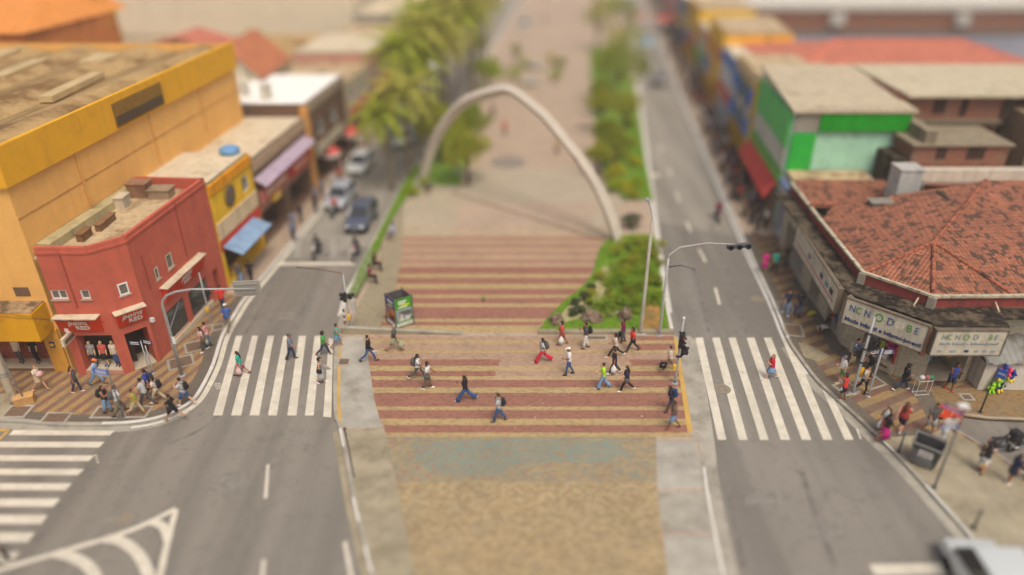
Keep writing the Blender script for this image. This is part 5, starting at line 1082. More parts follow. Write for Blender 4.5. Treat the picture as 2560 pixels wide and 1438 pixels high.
# back of the left block
def gable_house(name, label, cx, cy, w_, d_, he, hr, wm, tm, over=.4):
    t = thing(name, label, 'house', (cx, cy, 0)); m = MB(); x = w_ / 2; yy = d_ / 2
    m.add([(-x, -yy, 0), (x, -yy, 0), (x, yy, 0), (-x, yy, 0), (-x, -yy, he), (x, -yy, he), (x, yy, he), (-x, yy, he), (0, -yy, hr), (0, yy, hr)], [(0, 1, 5, 8, 4), (2, 3, 7, 9, 6), (1, 2, 6, 5), (3, 0, 4, 7)]); m.build('wall', wm, t)
    m = MB(); k = (hr - he) / x
    for s in (-1, 1):
        a = [(0, -yy - over, hr + .06), (s * (x + over), -yy - over, he - over * k + .06), (s * (x + over), yy + over, he - over * k + .06), (0, yy + over, hr + .06)]
        if s < 0: a = a[::-1]
        m.add([*a, *[(p[0], p[1], p[2] + .14) for p in a]], [(3, 2, 1, 0), (4, 5, 6, 7), (0, 1, 5, 4), (1, 2, 6, 5), (2, 3, 7, 6), (3, 0, 4, 7)])
    m.build('roof', tm, t, uv=roof_uv((0, 1))); return t
gh = gable_house('white_house', 'white house with orange tiled gable roof and round brown window', -25.0, 69, 5.2, 8.0, 7.9, 10.3, pm(srgb(206, 196, 172)), TILE_O)
m = MB(); m.lathe([(.38, -.04), (.38, .05), (.3, .05), (.29, .02), (.01, .02)], (.0, -4.04, 8.2), 18, axis='y'); m.build('round_window', pm(srgb(120, 70, 40)), gh)
gable_house('tiled_house', 'small house with salmon tiled roof behind the apricot building', -31.5, 73, 7, 5, 8.9, 10.0, pm(srgb(200, 186, 160)), TILE_C)
t = thing('warehouse', 'huge pale beige windowless building across the back of the left block', 'building', (-41, 108, 0)); o = rel(t)
m = MB(); facade(m, (-64, 100), (-20.9, 100), 0, 17); facade(m, (-20.9, 100), (-19.4, 117), 0, 17); facade(m, (-64, 117), (-64, 100), 0, 17); m.build('wall', BEIGE, t, off=o)
m = MB(); m.box(-64.2, -19.3, 99.8, 117.2, 17, 17.4); m.build('roof', PALER, t, off=o)
m = MB(); m.box(-64, -20.9, 99.9, 99.99, 4.6, 5.0); m.build('plinth_ledge', pm(srgb(180, 160, 128)), t, off=o)
t = thing('grey_roof_shed', 'low shed with grey brown sheet roof before the beige warehouse', 'building', (-22, 85, 0)); o = rel(t)
m = MB(); facade(m, (-30, 78), (-16.2, 78), 0, 6.2); facade(m, (-16.2, 78), (-14.6, 94), 0, 6.2); facade(m, (-30, 94), (-30, 78), 0, 6.2); m.build('wall', pm(srgb(176, 152, 118)), t, off=o)
m = MB()
for k in range(8): m.add([(-30.2, 77.8 + k * 2.05, 6.2 + .35 * (k % 2)), (-15.8, 77.8 + k * 2.05, 6.2 + .35 * (k % 2)), (-15.6, 79.85 + k * 2.05, 6.2 + .35 * ((k + 1) % 2)), (-30.2, 79.85 + k * 2.05, 6.2 + .35 * ((k + 1) % 2))], [(0, 1, 2, 3)])
m.build('roof', FIBRO, t, off=o)
t = thing('coral_shed', 'building with coral orange sheet roof at the upper left corner of the photo', 'building', (-48, 70, 0)); o = rel(t)
m = MB(); m.prism([(-58, 62), (-40.5, 62), (-38.5, 74), (-58, 74)], 0, 11.9); m.build('wall', pm(srgb(206, 130, 70)), t, off=o)
m = MB(); m.add([(-58.3, 61.7, 12), (-40.2, 61.7, 12), (-44, 76, 15.5), (-58.3, 76, 15.5)], [(0, 1, 2, 3)]); m.add([(-40.2, 61.7, 12), (-38.2, 76, 12), (-44, 76, 15.5)], [(0, 1, 2)]); m.build('roof', pm(srgb(214, 138, 66), dirt=srgb(204, 126, 62)), t, off=o)
t = thing('ramp_canopy', 'pale sloped canopy roof beside the palms at the top of left street', 'canopy', (*G2(905, 75, 6), 0)); m = MB()
m.add([(-2.5, -5, 6), (-.6, -5, 6), (3.2, 8, 6.6), (1.4, 8, 6.6), (-2.5, -5, 6.2), (-.6, -5, 6.2), (3.2, 8, 6.8), (1.4, 8, 6.8)], [(3, 2, 1, 0), (4, 5, 6, 7), (0, 1, 5, 4), (1, 2, 6, 5), (2, 3, 7, 6), (3, 0, 4, 7)]); m.build('roof', pm(srgb(206, 200, 190)), t)
for x, y in ((-1.5, -4.5), (2.2, 7.5)): m = MB(); m.tube([(x, y, 0), (x, y, 6.1)], .12, 8); m.build('post', GREY, t)

# ---------------------------------------------------------------- right: the clay-tiled corner shop
W_ = [(19.25, 46.8), (18.75, 40.5), (18.62, 33.8), (20.25, 30.95), (21.5, 30.45), (23.75, 30.5), (24.1, 31.0), (36, 31.2), (36, 46.8)]
bn = thing('tiled_corner_shop', 'corner shop with mossy clay tiled roof and faded lettered sign boards', 'building', (24, 36, 0)); of = rel(bn)
TILEW = paver_mat('cream_wall_tiles', [srgb(176, 166, 142), srgb(188, 178, 154)], bw=.3, bh=.2, mortar=srgb(140, 130, 110), dirt_at=.62, wall=True)
m = MB(); hz = 4.05
facade(m, W_[0], W_[1], 0, hz, [(1.0, 5.6, .2, 2.5, 1.0)]); facade(m, W_[1], W_[2], 0, hz, [(1.0, 2.6, .16, 2.5, 1.2), (4.0, 5.6, .3, 2.5, .6)]); facade(m, W_[2], W_[3], 0, hz, [(1.1, 3.1, .75, 2.6, 1.0)])
facade(m, W_[3], W_[4], 0, hz); facade(m, W_[4], W_[5], 0, hz, [(.0, 2.0, .15, 2.6, 2.2)]); facade(m, W_[5], W_[6], 0, hz); facade(m, W_[6], W_[7], 0, hz); facade(m, W_[7], W_[8], 0, hz)
m.build('wall', TILEW, bn, off=of)
for p, q, h in ((W_[1], W_[2], (1.0, 2.6, .16, 2.5, 1.2)), (W_[1], W_[2], (4.0, 5.6, .3, 2.5, .6)), (W_[0], W_[1], (1.0, 5.6, .2, 2.5, 1.0)), (W_[2], W_[3], (1.1, 3.1, .75, 2.6, 1.0)), (W_[4], W_[5], (0, 2.0, .15, 2.6, 2.2))):
    m = MB(); wbox(m, p, q, h[0] - .4, h[1] + .4, h[2] - .1, h[3] + .2, h[4], h[4] + .05); m.build('shop_back_wall', mat('stocked_shelves', srgb(96, 84, 78), .8, .5, 5), bn, off=of)
    m = MB(); wbox(m, p, q, h[0], h[1], h[2] + .003, h[2] + .02, 0, h[4]); m.build('display_floor', FLOORT, bn, off=of)
m = MB(); wbox(m, W_[2], W_[3], .6, 3.2, .14, .74, -.14, -.003); pl_ = m.build('window_sill_panel', PALER, bn, off=of)
m = MB(); wbox(m, W_[2], W_[3], 2.2, 2.9, .36, .5, -.15, -.141); wbox(m, W_[2], W_[3], 1.2, 1.7, .42, .48, -.15, -.141); m.build('faded_lettering', pm(srgb(110, 96, 80)), pl_, off=of)
m = MB(); wbox(m, W_[2], W_[3], 3.02, 3.1, .75, 2.6, -.05, .02); m.build('red_window_post', REDS, bn, off=of)
# marquee slab, grimy ledge, set-back red parapet, pale cap
MQ = [(18.1, 46.6), (18.05, 41.3), (17.62, 33.1), (17.75, 32.15), (20.3, 29.62), (20.75, 29.42), (24.1, 29.4), (24.3, 30.2), (36, 30.4)]
INN = [(19.3, 46.6), (18.9, 40.5), (18.75, 33.9), (18.75, 33.9), (21.2, 31.3), (21.2, 31.3), (24, 31.35), (26, 31.4), (36, 31.4)]
m = MB(); m.prism(MQ + [(36, 33), (20, 34), (20.5, 46.6)], 4.06, 4.2); m.build('marquee_slab', GRIME, bn, off=of)
PW = shade('red_parapet', srgb(150, 66, 60), dirt=srgb(92, 62, 54), dirt_at=.5, dirt_scale=1.4)
PL2 = [(19.3, 46.8), (18.95, 40.5), (18.7, 33.75), (21.15, 31.2), (36.0, 31.4)]
m = MB(); c = MB()
for p, q in zip(PL2, PL2[1:]): facade(m, p, q, 4.2, 4.78)
ci, cj = offs(PL2, .1), offs(PL2, -.12)
for i in range(4): c.prism([cj[i], cj[i + 1], ci[i + 1], ci[i]], 4.78, 4.9)
m.build('parapet', PW, bn, off=of); c.build('parapet_cap', shade('cap_concrete', srgb(186, 176, 150), dirt=srgb(96, 86, 66), dirt_at=.52, dirt_scale=1.6), bn, off=of)
for x, y in ((18.72, 33.75), (21.15, 31.22)):
    m = MB(); m.cbox((x, y, 4.5), .36, .36, .62, rz=.78); m.build('parapet_pier', pm(srgb(160, 152, 134)), bn, off=of)
for s_, i in ((2.9, 2), (3.2, 3)):
    f = on_wall(PL2[i], PL2[i + 1]); m = MB(); a = f(s_, 4.5, -.02) - Vector(of); b = f(s_, 4.2, -.5) - Vector(of); m.tube([a, (a + b) / 2 + Vector((0, 0, .02)), b], .045, 8); m.build('rain_pipe', PALER, bn, True)
m = MB(); r5 = random.Random(5)
for _ in range(70):
    i = r5.choice([2, 2, 2, 3, 3, 1]); f = on_wall(PL2[i], PL2[i + 1]); l = (Vector(PL2[i + 1]) - Vector(PL2[i])).length; a = f(r5.uniform(0, min(l, 7)), 4.21, -r5.uniform(.1, .9)); m.tube([a, a + Vector((r5.uniform(-.3, .3), r5.uniform(-.3, .3), r5.uniform(.0, .08)))], .025, 5)
dbr = m.build('ledge_debris', mat('rotten_debris', srgb(52, 42, 34), .95, .4, 6), bn, off=of); dbr['kind'] = 'stuff'
# roof planes
EV = [(19.35, 46.8, 4.72), (18.98, 40.5, 4.72), (18.8, 33.85, 4.72), (21.2, 31.35, 4.72), (25.3, 31.5, 4.72), (36, 31.5, 4.72)]; AP = (22.75, 35.0, 6.0); RB = (29.0, 41.6, 7.0); R2 = (36, 41.6, 7.0); BK = (20.4, 42.4, 5.05)
m = MB(); m.add([EV[1], EV[2], AP, BK], [(0, 1, 2, 3)]); m.add([EV[2], EV[3], AP], [(0, 1, 2)]); m.add([EV[3], EV[4], AP], [(0, 1, 2)]); m.add([EV[4], EV[5], R2, RB, AP], [(0, 1, 2, 3, 4)]); m.add([AP, RB, BK], [(0, 1, 2)])
rf = m.build('roof', TILE_N, bn, off=of, uv=roof_uv((1, 0)))
m = MB(); m.add([(19.2, 42.6, 4.74), (25.6, 42.6, 4.74), (25.6, 46.8, 5.05), (19.4, 46.8, 5.05)], [(0, 1, 2, 3)]); m.add([(26.5, 41.65, 6.6), (36, 41.65, 6.99), (36, 46.3, 5.0), (26.5, 46.3, 5.0)], [(0, 1, 2, 3)]); m.build('rear_roof', TILE_N, bn, off=of, uv=roof_uv((1, 0)))
for a, b in ((AP, EV[2]), (AP, EV[3]), (AP, (25.3, 31.6, 4.75)), (AP, RB), ((19.0, 42.5, 5.0), (22.4, 42.5, 5.1))):
    a, b = Vector(a) - Vector(of), Vector(b) - Vector(of); m = MB(); k = int((b - a).length / .34) + 1
    for i in range(k): m.tube([a.lerp(b, i / k) + Vector((0, 0, .03)), a.lerp(b, (i + 1.08) / k) + Vector((0, 0, .015))], [.1, .12], 8)
    m.build('ridge_tiles', shade('ridge_clay', srgb(164, 98, 72), dirt=srgb(70, 50, 40), dirt_at=.5, dirt_scale=2), rf, True)
t = thing('white_roof_tank', 'white box tank standing on the clay tiles at the back of the corner shop', 'water tank', (25.2, 43.6, 4.8)); m = MB(); m.box(-.75, .75, -.7, .7, 0, 2.3); m.build('tank_body', pm(srgb(190, 188, 182)), t, bevel=.08); m = MB(); m.box(-.8, .8, -.75, .75, 2.3, 2.38); m.build('tank_lid', pm(srgb(176, 172, 164)), t); m = MB(); m.tube([(.7, 0, 1.6), (1.1, -.1, 1.5), (1.35, -.2, .3)], .07, 7); m.build('pipe', GREY, t)
for (x, y, sx_, sy_, z, hh, lb) in ((22.9, 41.3, 1.6, .8, 5.25, .5, 'grey ventilation box on the clay roof near the white tank'), (27.0, 40.6, 2.0, 1.2, 6.05, .35, 'dark box standing in for a shadow on the clay tiles right of the white tank')):  # the second, dark box is added in place of a shadow on the tiles
    t = thing('vent_or_shadow_box', lb, 'roof hatch', (x, y, z)); m = MB(); m.box(-sx_ / 2, sx_ / 2, -sy_ / 2, sy_ / 2, -.2, hh); m.build('hatch_box', pm(srgb(120, 112, 100)) if hh > .4 else pm(srgb(74, 64, 44)), t, bevel=.03); m = MB(); m.box(-sx_ / 2 - .06, sx_ / 2 + .06, -sy_ / 2 - .06, sy_ / 2 + .06, hh, hh + .05); m.build('lid', pm(srgb(134, 128, 116)) if hh > .4 else pm(srgb(60, 52, 40)), t)
# the three sign boards
SGN = shade('aged_white_sign', srgb(198, 190, 170), dirt=srgb(158, 146, 120), dirt_at=.54, dirt_scale=.9); SGF = shade('sign_frame', srgb(112, 100, 84), dirt=srgb(70, 60, 50))
LB, LG, LN, LF = mat('letter_blue', srgb(52, 92, 140), .6, .1, 4), mat('letter_green', srgb(62, 140, 52), .6, .1, 4), mat('letter_navy', srgb(40, 58, 110), .6, .1, 4), mat('letter_faded', srgb(150, 158, 160), .6, .1, 4)
def shop_board(p, q, z0, z1, label_m=None):
    l = (Vector(q) - Vector(p)).length; m = MB(); wbox(m, p, q, 0, l, z0, z1, -.02, .3); b = m.build('sign_board', SGN, bn, off=of)
    f_ = MB()
    for a in ((-.06, l + .06, z1, z1 + .08, -.05, .36), (-.06, l + .06, z0 - .06, z0, -.05, .32), (-.06, 0, z0, z1, -.05, .32), (l, l + .06, z0, z1, -.05, .32)): wbox(f_, p, q, *a)
    f_.build('sign_frame', SGF, b, off=of); return b, l
S1 = ((17.42, 32.22), (20.25, 29.47)); b, l = shop_board(*S1, 2.68, 4.12); z = 3.66
for ch, s_, mm, sz in (('N', .36, LB, .54), ('C', .68, LG, .54), ('N', 1.12, LB, .54), ('O', 1.7, LG, .66), ('D', 2.26, LB, .6), ('B', 3.16, LG, .58), ('E', 3.5, LB, .54)): sign_text(b, ch, sz, mm, *S1, s_, z - .0, -.032, of, sx=.8)
sign_text(b, 'Moda Infantil e Infanto-juvenil', .315, LN, *S1, l / 2 + .02, 2.98, -.032, of, bold=.008)
m = MB(); f = on_wall(*S1); m.lathe([(.24, 0), (.24, .008), (.01, .008)], (0, 0, 0), 20); m.v = [tuple(f(2.68 + x, 3.66 + y, -.025 - z_) - Vector(of)) for x, y, z_ in m.v]; fc = m.build('pale_disc', pm(srgb(214, 204, 184)), b)
for dx in (-.08, .09): m = MB(); m.ball(f(2.68 + dx, 3.7, -.036) - Vector(of), .022); m.build('dot', LF, b)
S2 = ((20.55, 29.22), (23.95, 29.2)); b, l = shop_board(*S2, 2.68, 4.05); z = 3.7
LBf, LGf = mat('letter_blue_faded', srgb(110, 132, 142), .6, .1, 4), mat('letter_green_faded', srgb(96, 150, 84), .6, .1, 4)
for ch, s_, mm, sz in (('N', .42, LBf, .4), ('C', .66, LGf, .4), ('N', 1.06, LBf, .4), ('O', 1.48, LGf, .46), ('D', 1.94, LBf, .42), ('B', 2.66, LGf, .42), ('E', 2.92, LBf, .4)): sign_text(b, ch, sz, mm, *S2, s_, z, -.032, of, sx=.85)
sign_text(b, 'Moda Infantil e Infanto-juvenil', .24, LF, *S2, 1.72, 3.34, -.032, of, bold=.004)
m = MB(); wbox(m, *S2, .1, 3.2, 3.12, 3.135, -.03, -.022); m.build('rule', LF, b, off=of)
for s_ in (.4, 1.05, 1.72, 2.2, 2.6, 3.0):
    m = MB(); c = on_wall(*S2)(s_, 2.9, -.03) - Vector(of); m.ball(c, .13 if s_ != 1.05 else .2, .01, .09, 12, 8); m.build('small_logo', LN if s_ == 1.72 else LF, b)
S0 = ((18.05, 41.5), (17.38, 33.2)); b, l = shop_board(*S0, 2.68, 4.08)
m = MB(); wbox(m, *S0, .3, l - .4, 3.05, 3.12, -.032, -.022); m.build('sign_stripe', pm(srgb(186, 80, 96)), b, off=of)
for s_, c in ((5.6, srgb(70, 80, 120)), (6.6, srgb(80, 150, 160)), (7.4, srgb(60, 56, 60)), (3.2, srgb(120, 110, 140))):
    m = MB(); wbox(m, *S0, s_ - .25, s_ + .25, 3.3, 3.6, -.032, -.022); m.build('faded_print', pm(c), b, off=of)
m = MB(); m.box(20.3, 20.5, 29.5, 30.2, 2.4, 4.06); m.build('brick_pier', BRICKW, bn, off=of)
# goods in the windows
r6 = random.Random(8); GC = [srgb(200, 40, 44), srgb(210, 60, 140), srgb(220, 210, 190), srgb(60, 150, 120), srgb(70, 110, 190), srgb(190, 200, 90), srgb(40, 44, 60), srgb(230, 180, 60), srgb(80, 140, 160)]
GN = ['red', 'magenta', 'cream', 'green', 'blue', 'lime', 'navy', 'yellow', 'teal']
for k, (wl, s_, z, dd, ci, what, where) in enumerate([(2, 1.3, 2.2, .5, 3, 'shirt', 'at the top of the corner window'), (2, 1.75, 2.15, .5, 5, 'shirt', 'at the top of the corner window'), (2, 2.2, 2.1, .5, 4, 'shirt', 'at the top of the corner window'), (2, 2.7, 1.95, .5, 2, 'shirt', 'at the top of the corner window'), (2, 1.55, 1.45, .5, 4, 'shirt', 'low in the corner window'), (2, 2.05, 1.25, .4, 5, 'shirt', 'low in the corner window'), (2, 2.5, 1.55, .3, 1, 'shirt', 'in the corner window'), (1, 4.4, 1.3, .25, 0, 'dress', 'in the side window'), (1, 5.1, 1.2, .25, 4, 'dress', 'in the side window'),
      (4, .15, 1.9, .5, 0, 'jacket', 'inside the shop entrance'), (4, .35, 1.3, .5, 8, 'jacket', 'low inside the shop entrance'), (4, .55, 1.85, .9, 6, 'jacket', 'inside the shop entrance'), (4, 1.75, 1.9, 1.2, 2, 'jacket', 'inside the shop entrance'), (4, 1.8, 1.2, 1.0, 7, 'jacket', 'inside the shop entrance'), (4, 1.5, 1.7, 1.6, 5, 'jacket', 'deep inside the shop entrance')]):
    q = on_wall(W_[wl], W_[wl + 1])(s_, z, dd); ang = math.atan2(W_[wl + 1][1] - W_[wl][1], W_[wl + 1][0] - W_[wl][0])
    t = thing('hanging_' + what, '%s %s hanging %s' % (GN[ci], what, where), 'clothing', (q.x, q.y, q.z), ang, 'clothes on show at the tiled corner shop')
    m = MB(); m.tube([(0, 0, .25), (0, 0, .2), (0, 0, 0), (0, 0, -.28 if what != 'dress' else -.6)], [(.06, .04), (.17, .07), (.15, .08), (.18, .09)], 10, side=(1, 0, 0)); m.build('garment', mat('goods_%d' % ci, GC[ci], .8, .25, 9), t, True)
    for s2 in (-1, 1): m = MB(); m.tube([(s2 * .12, 0, .19), (s2 * .27, 0, .02)], [.06, .055], 8); m.build('sleeve', mat('goods_%d' % ci, GC[ci], .8, .25, 9), t, True)
for k, (x, y, ci, lb) in enumerate(((20.15, 31.45, 1, 'magenta gift box in the corner shop window'), (19.85, 31.75, 2, 'white shoe box under the magenta gift box'))):
    t = thing('gift_box', lb, 'box', (x, y, .78 + (.42 if ci == 1 else 0)), -.9); m = MB(); m.box(-.25, .25, -.15, .15, 0, .4); m.build('box_body', mat('goods_%d' % ci, GC[ci], .8, .25, 9), t, bevel=.01); m = MB(); m.box(-.1, .12, -.16, -.151, .12, .26); m.build('box_print', WHITE, t)
# low white lean-to right of the shop
t = thing('white_wall_shed', 'low whitewashed wall with grey corrugated roof sheet beside the corner shop', 'shed', (26, 29.8, 0)); o = rel(t)
m = MB(); m.box(23.95, 36, 29.7, 30.0, 0, 1.75); m.box(23.95, 24.2, 30.0, 31, 0, 1.75); m.build('wall', shade('whitewash', srgb(206, 200, 186), dirt=srgb(150, 140, 120)), t, off=o)
m = MB(); n = 96; xs_ = [23.8 + 12.2 * i / n for i in range(n + 1)]
for i in range(n):
    za, zb = .05 * math.sin(i * 1.2), .05 * math.sin((i + 1) * 1.2); m.add([(xs_[i], 29.5, 1.9 + za), (xs_[i + 1], 29.5, 1.9 + zb), (xs_[i + 1], 31.1, 2.75 + zb), (xs_[i], 31.1, 2.75 + za)], [(0, 1, 2, 3)])
m.build('roof_sheet', mat('zinc_sheet', srgb(132, 132, 126), .6, .15, 1.5, .2, dirt=srgb(96, 84, 70)), t, True, off=o)
m = MB(); m.box(24.15, 36, 31.05, 31.16, 2.2, 4.0); m.build('rear_wall', shade('dark_rear', srgb(104, 92, 72), dirt=srgb(60, 50, 40)), t, off=o)

# ---------------------------------------------------------------- right: behind the tiled shop
bm = thing('mint_building', 'mint green building with bright green signs and grey sheet roof', 'building', (24, 55, 0)); o = rel(bm)
m = MB(); F0, F1 = (xr(61), 61), (xr(50), 50)
facade(m, F0, F1, 0, 9.0, [(.5, 4.8, .2, 2.6, 1.2), (5.6, 10.3, .2, 2.6, 1.2), (1.2, 2.6, 4.6, 5.8, .12), (4.6, 6, 4.6, 5.8, .12)]); facade(m, F1, (27.9, 50), 0, 9.0); facade(m, (27.9, 50), (27.9, 61), 0, 9.0); facade(m, (27.9, 61), F0, 0, 9.0); m.build('wall', MINT, bm, off=o)
for h in ((1.2, 2.6, 4.6, 5.8), (4.6, 6, 4.6, 5.8)): window(bm, F0, F1, h, o, WHITE, 2)
for h in ((.5, 4.8), (5.6, 10.3)): m = MB(); wbox(m, F0, F1, h[0], h[1], .2, 2.6, 1.2, 1.25); m.build('shop_back_wall', DARKIN, bm, off=o)
m = MB(); m.box(19.95, 27.9, 49.86, 49.997, 7.45, 8.9); m.build('facade_band', pm(srgb(150, 146, 132)), bm, off=o)
m = MB(); m.box(21.7, 28.0, 49.7, 49.857, 7.55, 8.8); m.build('green_sign', pm(srgb(20, 150, 24), dirt=srgb(30, 130, 30)), bm, off=o)
m = MB(); m.box(19.95, 21.6, 49.75, 49.997, 4.3, 7.3); m.build('green_panel', pm(srgb(40, 176, 58), dirt=srgb(50, 160, 60)), bm, off=o)
m = MB(); wbox(m, F0, F1, .3, 10.9, 6.2, 8.7, -.22, -.003); m.build('street_sign_panel', pm(srgb(98, 196, 104), dirt=srgb(90, 170, 96)), bm, off=o)
m = MB(); wbox(m, F0, F1, .3, 10.9, 3.0, 4.3, -.22, -.003); m.build('street_sign_strip', pm(srgb(110, 170, 70)), bm, off=o)
m = MB(); wbox(m, F0, F1, .3, 10.9, 4.6, 6.1, -.16, -.003); m.build('street_white_panel', pm(srgb(196, 196, 184)), bm, off=o)
m = MB(); m.add([(19.6, 49.6, 9.05), (28.3, 49.6, 9.05), (28.3, 61.5, 9.6), (20.8, 61.5, 9.6)], [(0, 1, 2, 3)])
for k in range(14): x = 20.2 + k * .6; m.box(x, x + .06, 49.6, 61.4, 9.06, 9.12 + .0, 0)
m.add([(19.6, 49.6, 8.85), (28.3, 49.6, 8.85), (28.3, 49.6, 9.05), (19.6, 49.6, 9.05)], [(0, 1, 2, 3)]); m.add([(20.8, 61.5, 9.4), (19.6, 49.6, 8.85), (19.6, 49.6, 9.05), (20.8, 61.5, 9.6)], [(0, 1, 2, 3)])
m.build('roof', pm(srgb(186, 172, 146), dirt=srgb(150, 136, 110)), bm, off=o)
ba = thing('brick_annex', 'unplastered brick annex with stepped flat grey roofs beside the mint building', 'building', (34, 54, 0)); o = rel(ba)
m = MB(); m.box(28.1, 35.6, 52, 61, 0, 9.4); m.box(27.3, 33.8, 47.2, 51.2, 0, 7.3); m.build('wall', BRICKW, ba, off=o)
m = MB(); m.box(28.32, 44, 51.4, 61.5, 9.45, 9.65); m.build('roof', pm(srgb(190, 178, 150)), ba, off=o)
m = MB(); m.box(27.1, 34.0, 47.0, 51.4, 7.32, 7.45); m.box(27.95, 28.7, 47.3, 51.2, 7.45, 8.3); m.build('terrace_slab', pm(srgb(140, 128, 106), dirt=srgb(84, 76, 60)), ba, off=o)
m = MB(); m.box(28.2, 35.6, 51.5, 51.99, 7.5, 7.8); m.build('ledge', pm(srgb(116, 104, 84)), ba, off=o)
m = MB(); m.box(26.5, 44, 46.4, 46.95, 5.0, 5.9); m.build('white_band', pm(srgb(206, 198, 180)), ba, off=o)
m = MB(); m.box(26.3, 27.25, 47.4, 51, 0, 6.3); m.build('chimney_block', GRIME, ba, off=o)
m = MB(); m.box(36.4, 44, 49, 61, 0, 8.6); m.build('side_block', pm(srgb(140, 120, 90), dirt=srgb(84, 72, 54)), ba, off=o)
for x, y, z, w_, hh in ((35.65, 51.9, 7.5, .7, 1.8), (28.9, 47.19, 6.4, .7, .8), (31.0, 47.19, 6.4, 1.2, .85), (30.6, 51.99, 8.2, .9, 1.1), (32.6, 51.99, 8.0, .5, 1.3)):
    m = MB(); m.box(x, x + w_, y - .03, y + .05, z, z + hh); m.build('opening', pm(srgb(64, 46, 36)), ba, off=o)
def hip_house(name, label, x0, x1, y0, y1, he, hr, wm, tm, inset=None):
    t = thing(name, label, 'building', ((x0 + x1) / 2, (y0 + y1) / 2, 0)); o = rel(t); k = inset or (y1 - y0) / 2; ym = (y0 + y1) / 2
    m = MB(); m.box(x0, x1, y0, y1, 0, he); m.build('wall', wm, t, off=o)
    e = .5; a, b, c, d = (x0 - e, y0 - e, he), (x1 + e, y0 - e, he), (x1 + e, y1 + e, he), (x0 - e, y1 + e, he); r0, r1 = (x0 + k, ym, hr), (x1 - k, ym, hr)
    m = MB(); m.add([a, b, r1, r0], [(0, 1, 2, 3)]); m.add([c, d, r0, r1], [(0, 1, 2, 3)]); m.add([b, c, r1], [(0, 1, 2)]); m.add([d, a, r0], [(0, 1, 2)])
    rf = m.build('roof', tm, t, off=o, uv=roof_uv((1, 0)))
    for p, q in ((r0, r1), (a, r0), (b, r1)):
        m = MB(); m.tube([Vector(p) - Vector(o), Vector(q) - Vector(o)], .13, 7); m.build('ridge_tiles', pm(srgb(206, 116, 92)), rf)
    return t
hip_house('coral_roof_house', 'wide building with coral tiled hip roof behind the mint building', 23.6, 52, 63.5, 83, 7.0, 9.4, CREAM, TILE_C, 8)
tb = thing('long_brick_building', 'long brick building with pale roof edge across the upper right', 'building', (58, 116, 0)); o = rel(tb)
m = MB(); m.box(33.3, 95, 111.2, 124, 3.9, 6.5); m.build('wall', BRICKW, tb, off=o)
for k in range(30):
    pass
m = MB(); m.box(33.0, 96, 110.9, 125, 6.5, 7.3); m.build('roof', pm(srgb(200, 196, 184)), tb, off=o)
m = MB(); m.box(33.0, 96, 111, 124, 0, 3.9); m.build('lower_wall', pm(srgb(126, 120, 120), dirt=srgb(80, 84, 96)), tb, off=o)
m = MB(); m.box(33.0, 96, 110.85, 110.99, 3.6, 4.05); m.build('string_course', pm(srgb(150, 120, 96)), tb, off=o)
for x in (46.5, 64.8, 76.5): m = MB(); m.box(x, x + 2.0, 110.4, 111.19, 4.5, 6.1); m.build('air_conditioner', pm(srgb(196, 194, 186)), tb, off=o)
tb = thing('blue_grey_shed', 'row of low blue grey roofs behind the coral tiled house', 'building', (60, 98, 0)); o = rel(tb)
m = MB(); m.box(29.5, 95, 90, 106, 0, 2.6); m.build('wall', pm(srgb(120, 116, 118)), tb, off=o)
m = MB()
for k in range(11): x = 29.2 + k * 6; m.add([(x, 89.6, 2.6), (x + 6, 89.6, 2.6), (x + 6, 106.4, 3.6), (x, 106.4, 3.6)], [(0, 1, 2, 3)])
m.build('roof', pm(srgb(128, 128, 134), dirt=srgb(84, 92, 110), dirt_scale=.12), tb, off=o)
street_shop('narrow_white_shop', 'narrow white shop with pale blue sign between the grey boards and the red awning', xr, 47.0, 49.8, 1, 4.6, pm(srgb(196, 196, 196)), ROOFC, 6, sign=[(.1, .9, 3.2, 4.2, pm(srgb(116, 140, 176)))])
street_shop('red_awning_shop', 'shop hut with long red awning under the green signs', lambda y: xr(y) - .25, 50.2, 60.8, 1, 2.95, pm(srgb(150, 120, 100)), ROOFC, .22, awn=[(.0, 1.0, 2.3, .8, pm(srgb(196, 66, 60), dirt=srgb(184, 76, 70)), 1.2)])
